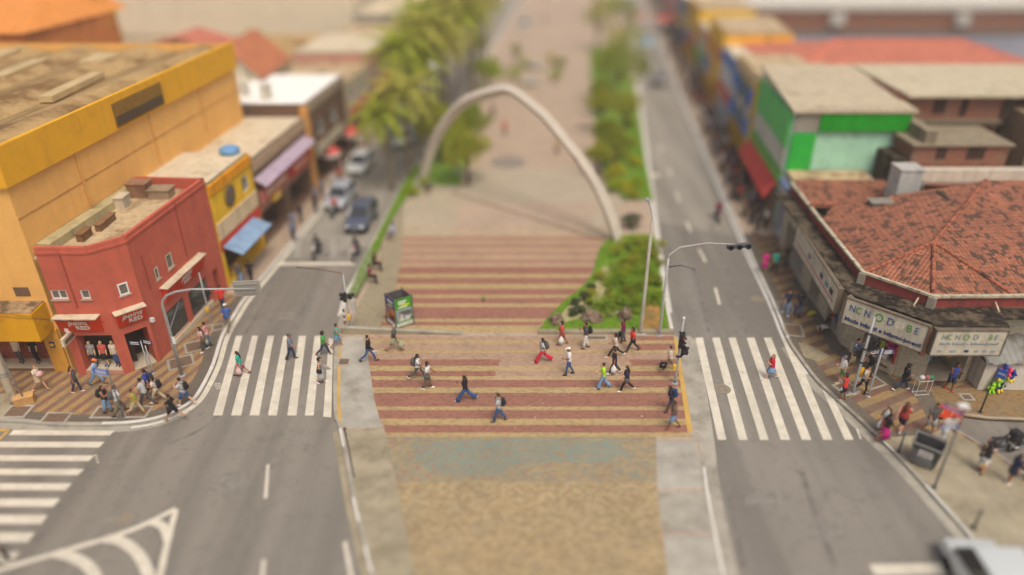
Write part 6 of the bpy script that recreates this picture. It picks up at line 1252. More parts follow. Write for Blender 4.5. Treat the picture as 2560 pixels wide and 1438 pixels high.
for i, (y0, y1, hh, lb, wm, bands, sg, wn) in enumerate((
    (61.2, 72.2, 8.2, 'yellow framed shop building with blue glass panels on the far right street', pm(srgb(240, 196, 56)), [(7.3, 8.15, pm(srgb(206, 180, 140)))], [(.04, .3, 3, 7, BLUE), (.38, .62, 3, 7, pm(srgb(96, 110, 130))), (.7, .9, 3, 7, BLUE), (.93, .99, .2, 8, YEL)], ()),
    (72.5, 80.5, 7.4, 'white and blue shop building behind the yellow framed one', pm(srgb(214, 218, 222)), [(6.2, 7.2, BLUE)], [(.1, .9, 3, 4.2, REDS)], ((.2, 1.3, 4.6, 1.2), (.6, 1.3, 4.6, 1.2))),
    (80.8, 92, 8.6, 'yellow and orange banded shop building on the far right street', pm(srgb(240, 184, 70)), [(5.5, 6.4, pm(srgb(214, 130, 70))), (7.6, 8.5, YEL)], [(.05, .45, 3, 4.3, BLUE), (.5, .95, 3, 4.3, YEL)], ((.3, 1.3, 4.6, .8),)),
    (92.3, 101, 6.6, 'cream shop house with a coral parapet on the far right street', CREAM, [(5.4, 6.5, pm(srgb(206, 150, 120)))], [(.1, .9, 2.9, 3.8, GRN)], ((.2, 1.3, 4.0, 1.1),)),
    (101.3, 114, 8, 'ochre yellow shop building with blue signs far up the right street', YEL, [(6.8, 7.9, pm(srgb(200, 150, 40)))], [(.1, .5, 3, 4.2, BLUE), (.55, .95, 3, 4.2, REDS)], ((.2, 1.3, 4.8, 1.1),)),
    (114.3, 128, 7, 'grey blue shop building far up the right street', pm(srgb(120, 130, 146)), [(5.9, 6.9, pm(srgb(96, 110, 140)))], [(.1, .9, 3, 4, YEL)], ()),
    (128.3, 150, 9, 'white shop block farthest up the right street', pm(srgb(200, 198, 192)), [(6, 6.8, REDS)], [(.1, .9, 3, 4.4, REDS)], ()),
    (150.3, 185, 8, 'beige block at the very top of the right street', pm(srgb(196, 180, 150)), [], [(.1, .9, 3, 4.4, BLUE)], ()))):
    street_shop('shop_building', lb, xr, y0, y1, 1, hh, wm, PALER if i % 2 else ROOFC, 7.5 if y0 > 61 else 4.2, sign=sg, band=bands, wins=wn)
for i, (y0, y1, hh) in enumerate(((128, 150, 9), (150.3, 190, 7))): street_shop('shop_block', ['pale block beyond the palms at the top of the left street', 'low pale block farthest up the left street'][i], xl, y0, y1, -1, hh, CREAM, PALER, 12)
# ================================================================ STREET FURNITURE
def at(u, v, z=KZ): return Vector(G(u, v, z))
def V3(x, y, z): return Vector((x, y, z))
# ---- arch
a, b = Vector(G2(1055, 460, KZ)), Vector(G2(1545, 605, KZ)); ln = (b - a).length; e = (b - a).normalized()
t = thing('monument_arch', 'slender white pointed arch standing across the plaza', 'arch', (a.x, a.y, KZ), math.atan2(e.y, e.x))
prof = [(0, -.05), (.3, 1.0), (1.42, 3.6), (2.5, 5.25), (3.79, 6.75), (5.2, 7.95), (6.71, 8.7), (8.0, 9.18), (9.3, 9.52), (10.3, 9.25), (11.2, 8.85), (12.6, 8.1), (14.06, 6.95), (15.3, 5.9), (16.54, 4.7), (17.4, 3.6), (18.2, 2.35), (18.9, 1.0), (19.35, -.05)]
sp = smooth_line(prof, 3); m = MB(); n = len(sp); k = [.42 + .1 * abs(2 * i / (n - 1) - 1) for i in range(n)]
m.tube([(s, 0, z) for s, z in sp], [(r * .8, r) for r in k], 4, side=(0, 1, 0)); m.build('arch_rib', mat('arch_white', srgb(196, 186, 170), .6, .06, .8, dirt=srgb(172, 160, 142)), t, bevel=.04)
for s in (.05, 19.3): m = MB(); m.box(s - .7, s + .7, -.6, .6, 0, .12); m.build('foot_plinth', CONCP, t, bevel=.02)

# ---- poles
def pole(name, label, cat, base, h, r=.06, m_=None, lean=(0, 0), rz=0, plinth=True):
    t = thing(name, label, cat, tuple(base), rz); m = MB(); m.lathe([(r * 1.15, 0), (r, .3), (r * .8, h)], n=12); m.v = [(x + lean[0] * z, y + lean[1] * z, z) for x, y, z in m.v]; m.build('pole', m_ or GREY, t, True)
    if plinth: q = MB(); q.lathe([(r * 2.6, 0), (r * 2.6, .03), (r * 1.3, .06)], n=12); q.build('base_plate', m_ or GREY, t)
    return t
def signal_head(parent, c, face, lit=None, n=3, back=None, sq=False):
    """stack of hooded lamps; face is the direction (in the pole's frame) the lenses look"""
    f = Vector(face).normalized(); s = Vector((-f.y, f.x, 0)); m = MB(); M = Matrix((s, f, Vector((0, 0, 1)))).transposed().to_4x4(); M.translation = c
    m.mbox(M, .26, .17, .26 * n + .05); h = m.build('signal_head', BLACK, parent, bevel=.03)
    for i in range(n):
        z = (n - 1) / 2 * .26 - i * .26; q = c + f * .09 + Vector((0, 0, z))
        v = MB(); k = 14; ring = [(q + s * (.112 * math.cos(2 * math.pi * j / k)) + Vector((0, 0, .112 * math.sin(2 * math.pi * j / k)))) for j in range(k)]
        top = [j for j in range(k) if math.sin(2 * math.pi * j / k) > -.5]
        out = [p + f * (.19 if math.sin(2 * math.pi * j / k) > -.5 else .04) for j, p in enumerate(ring)]
        v.add(ring + out, [(j, (j + 1) % k, k + (j + 1) % k, k + j) for j in range(k)]); v.build('hood', BLACK, h, True)
        l = MB(); l.add([q + f * .01] + [q + f * .012 + (p - q) * .9 for p in ring], [(0, 1 + j, 1 + (j + 1) % k) for j in range(k)])
        l.build('lens', emit_mat('red_lamp_lit', (1, .08, .03), 2.2) if lit == i else mat('dark_lens', (.05, .05, .045), .2, .1, 5), h)
    if back:
        v = MB(); Mb = M.copy(); Mb.translation = c - f * .12; v.mbox(Mb, .32, .03, .26 * n + .08); v.build('backboard', back, h)
    return h
def button_box(parent, c, col=None): m = MB(); m.cbox(c, .16, .2, .3); return m.build('button_box', col or YELB, parent, bevel=.03)
# left: curved arm pole with a road sign seen from behind
p0 = at(455, 939); p1 = Vector(G(407, 757, 4.75)); tip = Vector(G(640, 722, 5.2))
t = thing('sign_gantry', 'curved grey gantry pole with a road sign seen from behind, left corner', 'sign gantry', p0); top = Vector((0, 0, 4.5)); tp = tip - p0; dirx = Vector((tp.x, tp.y, 0)).normalized()
m = MB(); m.tube([(0, 0, 0), (0, 0, 2.2), (0, 0, 4.35), top + dirx * .08 + V3(0, 0, .12), top + dirx * .35 + V3(0, 0, .4), top + dirx * .8 + V3(0, 0, .58), top + dirx * 1.6 + V3(0, 0, .68), tp], [.085, .08, .072, .07, .066, .06, .055, .045], 12); m.build('pole', GREY, t, True)
m = MB(); m.lathe([(.2, 0), (.2, .03), (.1, .06)], n=12); m.build('base_plate', GREY, t)
M = frame(tp - dirx * .45 + V3(0, .08, .0), (1, .1, 0), (0, -.15, 1)); m = MB(); m.mbox(M, 1.35, .95, .04); s = m.build('sign_panel', mat('sign_back_metal', srgb(176, 170, 158), .5, .08, 3, .3), t, bevel=.015)
for dy in (-.28, .28): m = MB(); M2 = M.copy(); M2.translation = M @ Vector((0, dy, .035)); m.mbox(M2, 1.1, .06, .04); m.build('rail', GREY, s)
m = MB(); m.mbox(frame(V3(.14, -.1, 2.3), (1, 0, 0), (0, 0, 1)), .16, .42, .02); m.build('small_plate', WHITE, t)
# left: pedestrian signal on the corner
t = pole('pedestrian_signal', 'slim pole with black signal head and yellow button box outside the red store', 'traffic light', at(529, 812), 3.5, .045)
signal_head(t, V3(.05, .15, 2.05), (.4, .9, 0), None, 2); button_box(t, V3(.0, -.08, 1.1))
# left: two name-plate poles outside the red store door
for (u, v, lb, dx, h) in ((377, 937, 'street name post with dark blue plates outside the red store door', 0, 2.15), (384, 934, 'bare thin post right behind the street name post at red store', .0, 1.8)):
    t = pole('street_sign', lb, 'street sign', at(u, v), h, .035)
    if h > 2:
        for s, ang in ((-1, .25), (1, 2.6)):
            m = MB(); c_, s_ = math.cos(ang), math.sin(ang); M = frame(V3(.34 * s * abs(c_), .3 * s * s_ * .4, h - .12), (c_, s_ * .5 * s, 0), (0, 0, 1)); m.mbox(M, .62, .24, .02); q = m.build('name_plate', mat('plate_navy', srgb(44, 48, 84), .5, .1, 4), t)
            for dz in (-.05, .05): m = MB(); M2 = M.copy(); M2.translation = M @ V3(0, dz, 0); m.mbox(M2, .46, .045, .026); m.build('lettering_band', WHITE, q)
# left: blue street sign by the two walkers
t = pole('street_sign', 'post with two tilted royal blue street plates by left corner walkers', 'street sign', at(309, 1043), 2.9, .035, DGREY)
for k, (ang, dz) in enumerate(((.25, .0), (1.05, -.05))):
    m = MB(); d = V3(-math.cos(ang), math.sin(ang) * .9, 0).normalized(); M = frame(V3(0, 0, 2.65 + dz) + d * .42, d, (0, 0, 1)); m.mbox(M, .84, .34, .02); q = m.build('name_plate', mat('plate_blue', srgb(48, 92, 176), .5, .1, 4), t)
    m = MB(); M2 = M.copy(); M2.translation = M @ V3(0, -.19, 0); m.mbox(M2, .84, .05, .03); m.build('plate_edge', PALER, q)
    for dz2 in (.06, -.05): m = MB(); M2 = M.copy(); M2.translation = M @ V3(0, dz2, 0); m.mbox(M2, .6, .05, .026); m.build('lettering_band', WHITE, q)
# left edge: concrete utility pole in its wooden box
b0 = at(38, 1006); t = pole('utility_pole', 'stained concrete utility pole rising out of frame at the left edge', 'utility pole', b0, 9.0, .2, shade('pole_concrete', srgb(168, 156, 132), dirt=srgb(104, 92, 70), dirt_scale=1.2), plinth=False)
m = MB(); m.tube([(.62, -.1, 0), (.1, .05, 4.0), (.08, .05, 6.5)], .045, 8); m.build('conduit', GREY, t, True)
for z in (1.7, 1.85): m = MB(); m.lathe([(.23, 0), (.23, .07)], (0, 0, z), 14); m.build('band', GREY, t)
t = thing('wooden_box', 'tan wooden box standing against the foot of the utility pole', 'box', tuple(at(50, 1002) + V3(.38, -.15, 0)), .45); m = MB(); m.box(-.42, .42, -.26, .26, 0, .42); m.build('box_body', mat('plywood', srgb(186, 142, 88), .8, .15, 4), t, bevel=.01); m = MB(); m.box(-.44, .44, -.28, .28, .42, .45); m.build('lid', mat('plywood_lid', srgb(196, 154, 100), .8, .15, 4), t)
for k, (p, q, sag, lb) in enumerate(((b0 + V3(0, 0, 5.6), V3(-20.7, 31.0, 3.45), .25, 'thin black cable from the utility pole across the yellow fascia'), (b0 + V3(0, 0, 5.2), V3(-19.1, 32.2, 3.2), .35, 'lower black cable running along the red store signs'))):
    t = thing('overhead_cable', lb, 'cable', tuple(p)); d = q - p; m = MB(); m.tube([d * (i / 12) - V3(0, 0, sag * 4 * (i / 12) * (1 - i / 12)) for i in range(13)], .012, 5); m.build('cable', BLACK, t)
# plaza corner left: signal post, arm, cabinet
t = pole('traffic_light', 'grey signal pole with long thin arm at the left plaza corner', 'traffic light', at(876, 826), 3.7, .06)
tp = Vector(G(740, 668, 3.9)) - at(876, 826); m = MB(); m.tube([(0, 0, 3.5), (-.15, .1, 3.75), tp * .5 + V3(0, 0, 1.95), tp], .03, 8); m.build('arm', BROWNB, t, True)
signal_head(t, V3(-.02, -.2, 2.35), (-1, .3, 0), None, 2); signal_head(t, V3(.16, .16, 2.2), (.6, .7, 0), None, 1); button_box(t, V3(.05, -.12, .98))
m = MB(); m.box(.16, .46, .0, .26, 1.25, 2.0); m.build('control_cabinet', mat('cabinet_grey', srgb(178, 176, 168), .5, .06, 3), t, bevel=.015)
pole('post', 'thin post beside the signal pole at the left plaza corner', 'post', at(884, 826), 1.6, .03, GREY); 
t = pole('striped_post', 'short black and white striped post at the left kerb tip', 'post', at(864, 818), 1.5, .045, WHITE)
for z in (.25, .65, 1.05): m = MB(); m.lathe([(.053, 0), (.053, .2)], (0, 0, z), 12); m.build('black_band', BLACK, t)
t = thing('signal_plinth', 'small concrete block carrying the signal pole at the left plaza corner', 'plinth', tuple(at(872, 828))); m = MB(); m.box(-.6, .75, -.28, .4, 0, .05); m.build('block', CONCP, t, bevel=.01); m = MB(); m.box(-.2, .2, -.1, .2, .05, .065); m.build('plate', GREY, t)
# ---- low wall
a, b = at(852, 836), at(1153, 838); t = thing('low_wall', 'low stained concrete wall tapering to nothing across the plaza', 'wall', tuple(a)); d = b - a; m = MB(); w_ = .24
m.prism([(0, 0), (d.x, d.y), (d.x, d.y + w_), (0, w_)], -.1, [.42, .07, .07, .42]); m.build('wall', CONCD, t, bevel=.012); m = MB(); m.lathe([(.1, 0), (.14, .04), (.12, .1), (.04, .14)], (d.x + .05, d.y + .1, 0), 12); m.build('end_knob', CONCP, t, True)
m = MB(); m.prism([(-.01, -.012), (d.x * .98, d.y - .012), (d.x * .98, d.y + w_ + .012), (-.01, w_ + .012)], [.424, .08, .08, .424], [.45, .1, .1, .45]); m.build('coping', CONC, t)
# ---- information kiosk
c0, c1, c2 = Vector((-7.4, 36.21)), Vector((-6.74, 35.38)), Vector((-5.8, 36.0)); c3 = c0 + c2 - c1
t = thing('advertising_kiosk', 'open topped square advertising kiosk with green and purple printed panels', 'kiosk', (c1.x, c1.y, KZ)); o = rel(t)
K1, K2 = pm(srgb(70, 150, 34), dirt=srgb(64, 140, 36)), pm(srgb(84, 66, 128), dirt=srgb(76, 60, 120)); KD = mat('kiosk_inside', srgb(92, 88, 84), .7, .15, 3)
m = MB(); cs = [c0, c1, c2, c3]
for i in range(4): wbox(m, cs[i], cs[(i + 1) % 4], .02, (cs[(i + 1) % 4] - cs[i]).length - .02, .2, 2.12, .02, .06)
m.build('panel_boards', KD, t, off=o)
for p in cs: m = MB(); m.box(p.x - .03, p.x + .03, p.y - .03, p.y + .03, KZ, 2.18); m.build('corner_post', DGREY, t, off=o)
def kpanel(p, q, base, parts):
    l = (q - p).length; m = MB(); wbox(m, p, q, .04, l - .04, .24, 2.1, .005, .02); b = m.build('printed_panel', base, t, off=o)
    for nm, s0, s1, z0, z1, c in parts: m = MB(); wbox(m, p, q, s0 * l, s1 * l, z0, z1, -.003, .005); m.build(nm, pm(c, dirt=sh(c, .9)), b, off=o)
kpanel(c1, c2, K1, [('headline', .2, .68, 1.86, 1.94, srgb(226, 230, 214)), ('headline', .2, .6, 1.74, 1.81, srgb(226, 230, 214)), ('headline', .32, .84, 1.6, 1.69, srgb(206, 210, 40)), ('headline', .2, .7, 1.49, 1.56, srgb(226, 230, 214)), ('picture', .06, .94, .6, 1.4, srgb(150, 158, 156)), ('picture_patch', .25, .9, .95, 1.26, srgb(84, 66, 70)), ('picture_patch', .1, .94, .6, .76, srgb(92, 130, 70)), ('footer', .05, .95, .27, .5, srgb(220, 218, 206)), ('footer_line', .6, .9, .36, .42, srgb(110, 110, 104))])
f = on_wall(c1, c2); pk = t.children[-1]
m = MB(); q = f(.36, .98, -.004) - Vector(o); m.ball(q, .1, .03, .12, 10, 8); pp_ = m.build('printed_portrait', pm(srgb(206, 190, 176)), pk); m = MB(); m.tube([f(.36, .6, -.004) - Vector(o), f(.36, .72, -.008) - Vector(o), f(.36, .88, -.006) - Vector(o)], [(.2, .01), (.18, .01), (.06, .01)], 8, side=f(1, 0) - f(0, 0)); m.build('printed_shirt', pm(srgb(214, 212, 204)), pk)
m = MB(); wbox(m, c1, c2, .6, .92, .62, .72, -.006, .004); wbox(m, c1, c2, .62, .9, .76, .84, -.006, .004); m.build('caption_block', WHITE, pk, off=o)
kpanel(c0, c1, K2, [('headline', .25, .8, 1.78, 1.9, srgb(214, 214, 214)), ('headline', .35, .85, 1.62, 1.7, srgb(150, 190, 50)), ('headline', .2, .7, 1.5, 1.56, srgb(214, 214, 214)), ('picture', .05, .95, .62, 1.4, srgb(206, 130, 60)), ('picture_patch', .1, .5, 1.0, 1.34, srgb(130, 160, 200)), ('picture_patch', .3, .9, .64, .98, srgb(110, 60, 60)), ('footer', .05, .95, .27, .5, srgb(216, 214, 204))])
m = MB(); wbox(m, c3, c0, .2, .3, .3, 2.15, -.0, .015); m.build('back_strut', PALER, t, off=o)
# ---- small things on the plaza
t = thing('drain_slot', 'narrow dark drain slot with grass set in the plaza paving', 'drain', tuple(at(1208, 748))); m = MB(); m.box(-.1, .1, -.32, .32, 0, .02); m.build('frame', pm(srgb(70, 66, 56)), t); m = MB(); m.box(-.07, .07, -.05, .28, .02, .026); m.build('grass_tuft', GRASS, t)
t = thing('steel_pipe', 'dark steel pipe lying along the left plaza kerb near the bottom', 'pipe', tuple(at(862, 1075))); d = at(886, 1195) - at(862, 1075); m = MB(); m.tube([(0, 0, .05), (d.x, d.y, .05)], .035, 8); m.build('tube', DGREY, t, True); m = MB(); m.tube([(0, 0, -.0), (0, 0, .12)], .06, 8); m.build('flange', IRON, t)
P0, P1 = at(882, 760), at(936, 655); t = thing('railing', 'pale tube railing along the left grass planter', 'railing', tuple(P0)); d = P1 - P0; m = MB()
for z in (.45, .9): m.tube([(0, 0, z), (d.x, d.y, z)], .025, 6)
m.build('rails', pm(srgb(190, 184, 172)), t)
for k in range(6): m = MB(); m.tube([d * (k / 5), d * (k / 5) + V3(0, 0, .95)], .03, 6); m.build('post', pm(srgb(190, 184, 172)), t)
# ---- right plaza edge: big signal
t = pole('traffic_light', 'signal pole with red lamp lit at the right plaza edge', 'traffic light', at(1687, 958), 3.95, .07, GREY)
signal_head(t, V3(.0, -.18, 2.75), (0.35, -1, 0), 0, 3); signal_head(t, V3(.22, .12, 2.0), (.9, -.4, 0), None, 2); button_box(t, V3(-.14, -.02, 1.05))
for z in (3.2, 1.75): m = MB(); m.mbox(frame(V3(.0, -.08, z), (1, 0, 0), (0, 0, 1)), .3, .06, .14); m.build('bracket', BLACK, t)
m = MB(); m.lathe([(.05, 3.95), (.075, 3.97), (.06, 4.05), (.01, 4.06)], n=10); m.build('pole_cap', WHITE, t, True)
# lamp posts on the garden's corner
t = pole('lamp_post', 'mottled concrete lamp post on the garden corner', 'lamp post', at(1601, 836), 7.2, .11, shade('mottled_concrete', srgb(166, 160, 144), dirt=srgb(112, 104, 88), dirt_scale=2.5), plinth=False)
m = MB(); m.box(-.3, .3, -.25, .25, 0, .1); m.build('footing', CONCP, t, bevel=.02); m = MB(); m.tube([(0, 0, 7.0), (0, .2, 7.4), (0, .9, 7.6), (0, 1.6, 7.65)], .05, 8); m.build('bracket_arm', GREY, t, True); m = MB(); m.ball((0, 1.8, 7.62), .14, .32, .07); m.build('luminaire', GREY, t, True)
b_ = at(1648, 838); t = pole('signal_gantry', 'grey gantry pole with curved pale arm carrying signals over the right road', 'signal gantry', b_, 5.0, .08, GREY)
tp = Vector(G(1860, 612, 5.75)) - b_; m = MB(); m.tube([(0, 0, 4.9), (.05, .02, 5.2), V3(.6, .2, 5.55), tp * .5 + V3(0, 0, 3.0), tp], [.06, .05, .042, .036, .03], 9); m.build('arm', pm(srgb(176, 172, 162)), t, True)
tq = Vector(G(1738, 674, 4.75)) - b_; m = MB(); m.tube([(0, 0, 4.45), tq * .5 + V3(0, 0, 2.4), tq], .035, 8); m.build('lower_arm', DGREY, t, True)
m = MB(); M = frame(tp + V3(-.3, 0, -.06), (1, .15, 0), (0, 0, 1)); m.mbox(M, 1.3, .26, .2); h = m.build('signal_head', DGREY, t, bevel=.03)
for dx in (-.5, 0, .5): m = MB(); c = M @ V3(dx, 0, .13); m.lathe([(.13, 0), (.15, -.12), (.12, -.01)], tuple(c), 14, axis='y'); m.build('hood', BLACK, h)
# ---- right corner
t = pole('traffic_light', 'grey signal pole with red lamp and yellow backboard before the corner shop', 'traffic light', at(2131, 983), 4.6, .075, GREY)
signal_head(t, V3(.22, -.12, 3.15), (.4, -1, 0), 0, 3); signal_head(t, V3(-.05, .24, 2.3), (-.9, .6, 0), None, 2, YELB)
for z in (3.6, 2.7, 1.9): m = MB(); m.lathe([(.1, 0), (.1, .08)], (0, 0, z), 12); m.build('clamp', BLACK, t)
t = pole('street_sign', 'grey post with two navy street plates before the corner shop window', 'street sign', at(2170, 991), 2.95, .05, GREY)
for s, ang in ((-1, -.5), (1, .12)):
    m = MB(); d = V3(s * math.cos(ang), s * math.sin(ang), 0); M = frame(V3(0, -.02, 2.72) + d * .33, (math.cos(ang), math.sin(ang), 0), (0, 0, 1)); m.mbox(M, .6, .3, .02); q = m.build('name_plate', mat('plate_navy2', srgb(40, 50, 92), .5, .1, 4), t)
    for dz in (-.08, 0.0, .08): m = MB(); M2 = M.copy(); M2.translation = M @ V3(0, dz, 0); m.mbox(M2, .42, .04, .026); m.build('lettering_band', WHITE, q)
t = pole('post', 'thin black post leaning behind the navy street plates', 'post', at(2160, 986), 2.7, .035, BLACK, lean=(.04, .0))
t = pole('direction_sign', 'tall dark post with blue and brown finger signs beside the dumpster', 'direction sign', at(2335, 1220), 4.4, .05, DGREY)
FB, FBr = mat('finger_blue', srgb(40, 110, 190), .5, .08, 4), mat('finger_brown', srgb(140, 110, 80), .5, .1, 4)
for z, d, cm in ((4.25, V3(-.62, .75, 0), FBr), (4.05, V3(-.6, .72, 0), FB), (3.75, V3(-.95, -.12, 0), pm(srgb(196, 190, 176))), (3.6, V3(-.95, -.12, 0), FBr), (3.45, V3(-1, -.12, 0), FB)):
    m = MB(); d_ = d.normalized(); M = frame(V3(0, 0, z) + d_ * .38, d_, (0, 0, 1)); m.mbox(M, .76, .13, .03); q = m.build('finger_sign', cm, t); m = MB(); m.mbox(M, .5, .05, .036); m.build('lettering_band', WHITE, q)
m = MB(); m.mbox(frame(V3(.05, .2, 4.3), (1, 0, 0), (0, 1, 0)), .38, .3, .12); m.build('white_box', WHITE, t, bevel=.02)
t = pole('blue_sign_post', 'black post with a blue plate in front of the whitewashed wall', 'street sign', at(2450, 1031), 2.85, .04, BLACK); m = MB(); M = frame(V3(.16, -.16, 2.45), (.7, -.7, 0), (0, 0, 1)); m.mbox(M, .42, .5, .02); q = m.build('name_plate', mat('plate_blue', srgb(48, 92, 176), .5, .1, 4), t); m = MB(); m.mbox(M, .3, .05, .026); m.build('lettering_band', WHITE, q)
t = pole('bollard', 'slim blue grey bollard at the kerb left of the dumpster', 'bollard', at(2246, 1131), 1.15, .045, mat('bollard_paint', srgb(70, 82, 92), .5, .25, 8)); m = MB(); m.lathe([(.055, 1.15), (.05, 1.18), (.01, 1.19)], n=10); m.build('cap', DGREY, t)
t = pole('bollard', 'blurred grey bollard near the white vehicle at lower right', 'bollard', at(2434, 1322), 1.0, .06, mat('bollard_grey', srgb(110, 104, 92), .6, .2, 8)); m = MB(); m.lathe([(.07, 1.0), (.06, 1.04), (.01, 1.05)], n=10); m.build('cap', DGREY, t)
# dumpster
e_ = V3(.93, -.74, 0).normalized(); ang = math.atan2(e_.y, e_.x); c = V3(18.5, 24.35, KZ)
t = thing('dumpster', 'open grey wheeled dumpster with white label plate on the corner concrete', 'dumpster', tuple(c), ang)
DM = mat('dumpster_plastic', srgb(66, 66, 68), .5, .15, 3, dirt=srgb(96, 90, 80), dirt_at=.6); wt, dt, wb, db, zt, zb = 1.2, .92, 1.0, .72, 1.22, .2
m = MB(); r = lambda w, d, z: [(-w / 2, -d / 2, z), (w / 2, -d / 2, z), (w / 2, d / 2, z), (-w / 2, d / 2, z)]
m.add(r(wb, db, zb) + r(wt, dt, zt) + r(wt - .08, dt - .08, zt) + r(wb - .06, db - .06, zb + .06), [(3, 2, 1, 0)] + [(i, (i + 1) % 4, 4 + (i + 1) % 4, 4 + i) for i in range(4)] + [(4 + i, 4 + (i + 1) % 4, 8 + (i + 1) % 4, 8 + i) for i in range(4)] + [(8 + i, 8 + (i + 1) % 4, 12 + (i + 1) % 4, 12 + i) for i in range(4)] + [(12, 13, 14, 15)]); m.build('bin_body', DM, t)
m = MB(); m.tube([(-wt / 2, -dt / 2, zt), (wt / 2, -dt / 2, zt), (wt / 2, dt / 2, zt), (-wt / 2, dt / 2, zt), (-wt / 2, -dt / 2, zt)], .05, 8); m.build('rim', mat('dumpster_rim', srgb(124, 122, 118), .5, .1, 4), t)
for k in range(4):
    m = MB(); z0 = .95 - k * .2; m.tube([(-.56 + .02 * k, -dt / 2 - .04, z0), (-.1 + k * .12, -.44, .62 - k * .15), (.38, -.41, .42 - k * .09)], .011, 5); m.build('steel_rib', GREY, t)
m = MB(); y0, y1 = -.43, -.455; m.add([(-.28, -.425, .62), (.3, -.425, .62), (.3, -.468, 1.0), (-.28, -.468, 1.0)], [(0, 1, 2, 3)]); lb = m.build('label_plate', WHITE, t); n_ = Vector((0, -.38, -.043)).normalized()
txt('LOCAR', .15, mat('letter_plum', srgb(150, 50, 110), .6, .1, 4), lb, frame((-.0, -.455, .84), (1, 0, 0), (0, -.043, .38)), ext=.006); m = MB(); m.mbox(frame((0, -.443, .72), (1, 0, 0), (0, -.043, .38)), .4, .03, .014); m.build('small_print', mat('print_grey', srgb(120, 116, 112), .6, .1, 4), lb)
m = MB(); m.ball((.22, -.462, .9), .03); m.build('leaf_logo', GRN, lb)
for sx_ in (-1, 1):
    for sy_ in (-1, 1): m = MB(); m.lathe([(.03, -.035), (.1, -.03), (.1, .03), (.03, .035)], (sx_ * .4, sy_ * .26, .1), 12, axis='x'); m.build('caster', BLACK, t)
m = MB(); m.box(-wt / 2 + .05, wt / 2 - .05, dt / 2 + .02, dt / 2 + .1, .5, zt + .03); m.build('folded_lid', BLACK, t)
# orange barrier
a, b = V3(*G(2342, 1040, KZ)), V3(*G(2402, 1053, KZ)); d = b - a; t = thing('plastic_barrier', 'orange red plastic road barrier at the head of the side street', 'barrier', tuple((a + b) / 2), math.atan2(d.y, d.x)); m = MB(); L2 = d.length / 2
for s in (-1, 1): pass
m.add([(-L2, -.25, 0), (L2, -.25, 0), (L2, -.25, .2), (-L2, -.25, .2), (-L2, -.1, .7), (L2, -.1, .7), (-L2, .1, .7), (L2, .1, .7), (-L2, .25, .2), (L2, .25, .2), (-L2, .25, 0), (L2, .25, 0)], [(0, 1, 2, 3), (3, 2, 5, 4), (4, 5, 7, 6), (6, 7, 9, 8), (8, 9, 11, 10), (0, 3, 4, 6, 8, 10), (1, 11, 9, 7, 5, 2)]); m.build('barrier_body', mat('barrier_orange', srgb(206, 74, 34), .5, .12, 3, dirt=srgb(160, 70, 44)), t, bevel=.03)
for x in (-.4, 0, .4): m = MB(); m.box(x - .09, x + .09, -.262, -.2, .02, .14); m.build('forklift_slot', pm(srgb(80, 34, 22)), t); m = MB(); m.mbox(frame((x, -.19, .45), (1, 0, 0), (0, .15, .5)), .05, .26, .04); m.build('rib', pm(srgb(224, 130, 96)), t)
# plush toys hanging on the whitewashed wall
for k, (u, v, c, nm, z) in enumerate(((2497, 985, srgb(160, 220, 40), 'lime green plush toy lowest left in the toy bundle', .3), (2512, 968, srgb(150, 214, 36), 'lime green plush toy upper middle in the toy bundle', .75), (2516, 990, srgb(30, 40, 110), 'navy plush toy low in the toy bundle', .35), (2535, 955, srgb(34, 48, 130), 'navy plush toy at upper right of the toy bundle', 1.0), (2502, 945, srgb(240, 110, 160), 'pink plush toy at upper left of the toy bundle', 1.1), (2524, 945, srgb(226, 70, 110), 'rose pink plush toy at top middle of the toy bundle', 1.15), (2510, 938, srgb(50, 70, 160), 'blue plush toy on top of the toy bundle', 1.35))):
    x = G(u, 984, .5)[0]; t = thing('plush_toy', nm, 'toy', (x, 29.5, z + KZ), .2 * k, 'plush toys hung on the white wall'); mm = mat('plush_%d' % k, c, .9, .12, 12); m = MB(); m.ball((0, 0, 0), .16, .13, .18); m.build('toy_body', mm, t, True)
    m = MB(); m.ball((0, -.03, .24), .13, .12, .12); hd = m.build('toy_head', mm, t, True)
    for s in (-1, 1): m = MB(); m.ball((s * .08, -.02, .37), .04, .03, .07, 8, 6); m.build('toy_ear', mm, hd, True); m = MB(); m.tube([(s * .1, -.03, .1), (s * .27, -.1, .02)], [.05, .06], 7); m.build('toy_arm', mm, t, True); m = MB(); m.tube([(s * .08, -.05, -.12), (s * .13, -.13, -.3)], [.06, .07], 7); m.build('toy_leg', mat('plush_yellow', srgb(226, 200, 60), .9, .1, 9) if c[2] > c[1] else mm, t, True)
# vendor rack, flower pot, yellow bag
t = thing('vendor_rack', 'small wire rack with red and green wares outside the corner shop pier', 'rack', tuple(at(2300, 985)), .1); m = MB()
for x in (-.35, .35):
    for y in (-.15, .15): m.tube([(x, y, 0), (x, y, .95)], .014, 5)
for z in (.06, .9): m.tube([(-.35, -.15, z), (.35, -.15, z), (.35, .15, z), (-.35, .15, z), (-.35, -.15, z)], .014, 5)
m.build('wire_frame', WHITE, t)
for x, z, c in ((-.2, .95, srgb(190, 190, 190)), (.08, .95, srgb(160, 90, 90)), (.3, .93, srgb(40, 130, 90))): m = MB(); m.ball((x, 0, z + .1), .16, .14, .13, 9, 6); m.build('wares', pm(c), t, True)
t = thing('flower_pot', 'white flower pot with leafy plant beside the seated person', 'pot plant', tuple(at(2049, 828))); m = MB(); m.lathe([(.12, 0), (.18, .25), (.19, .3), (.15, .3), (.13, .2)], n=14); m.build('pot', WHITE, t, True); m = MB(); r7 = random.Random(4)
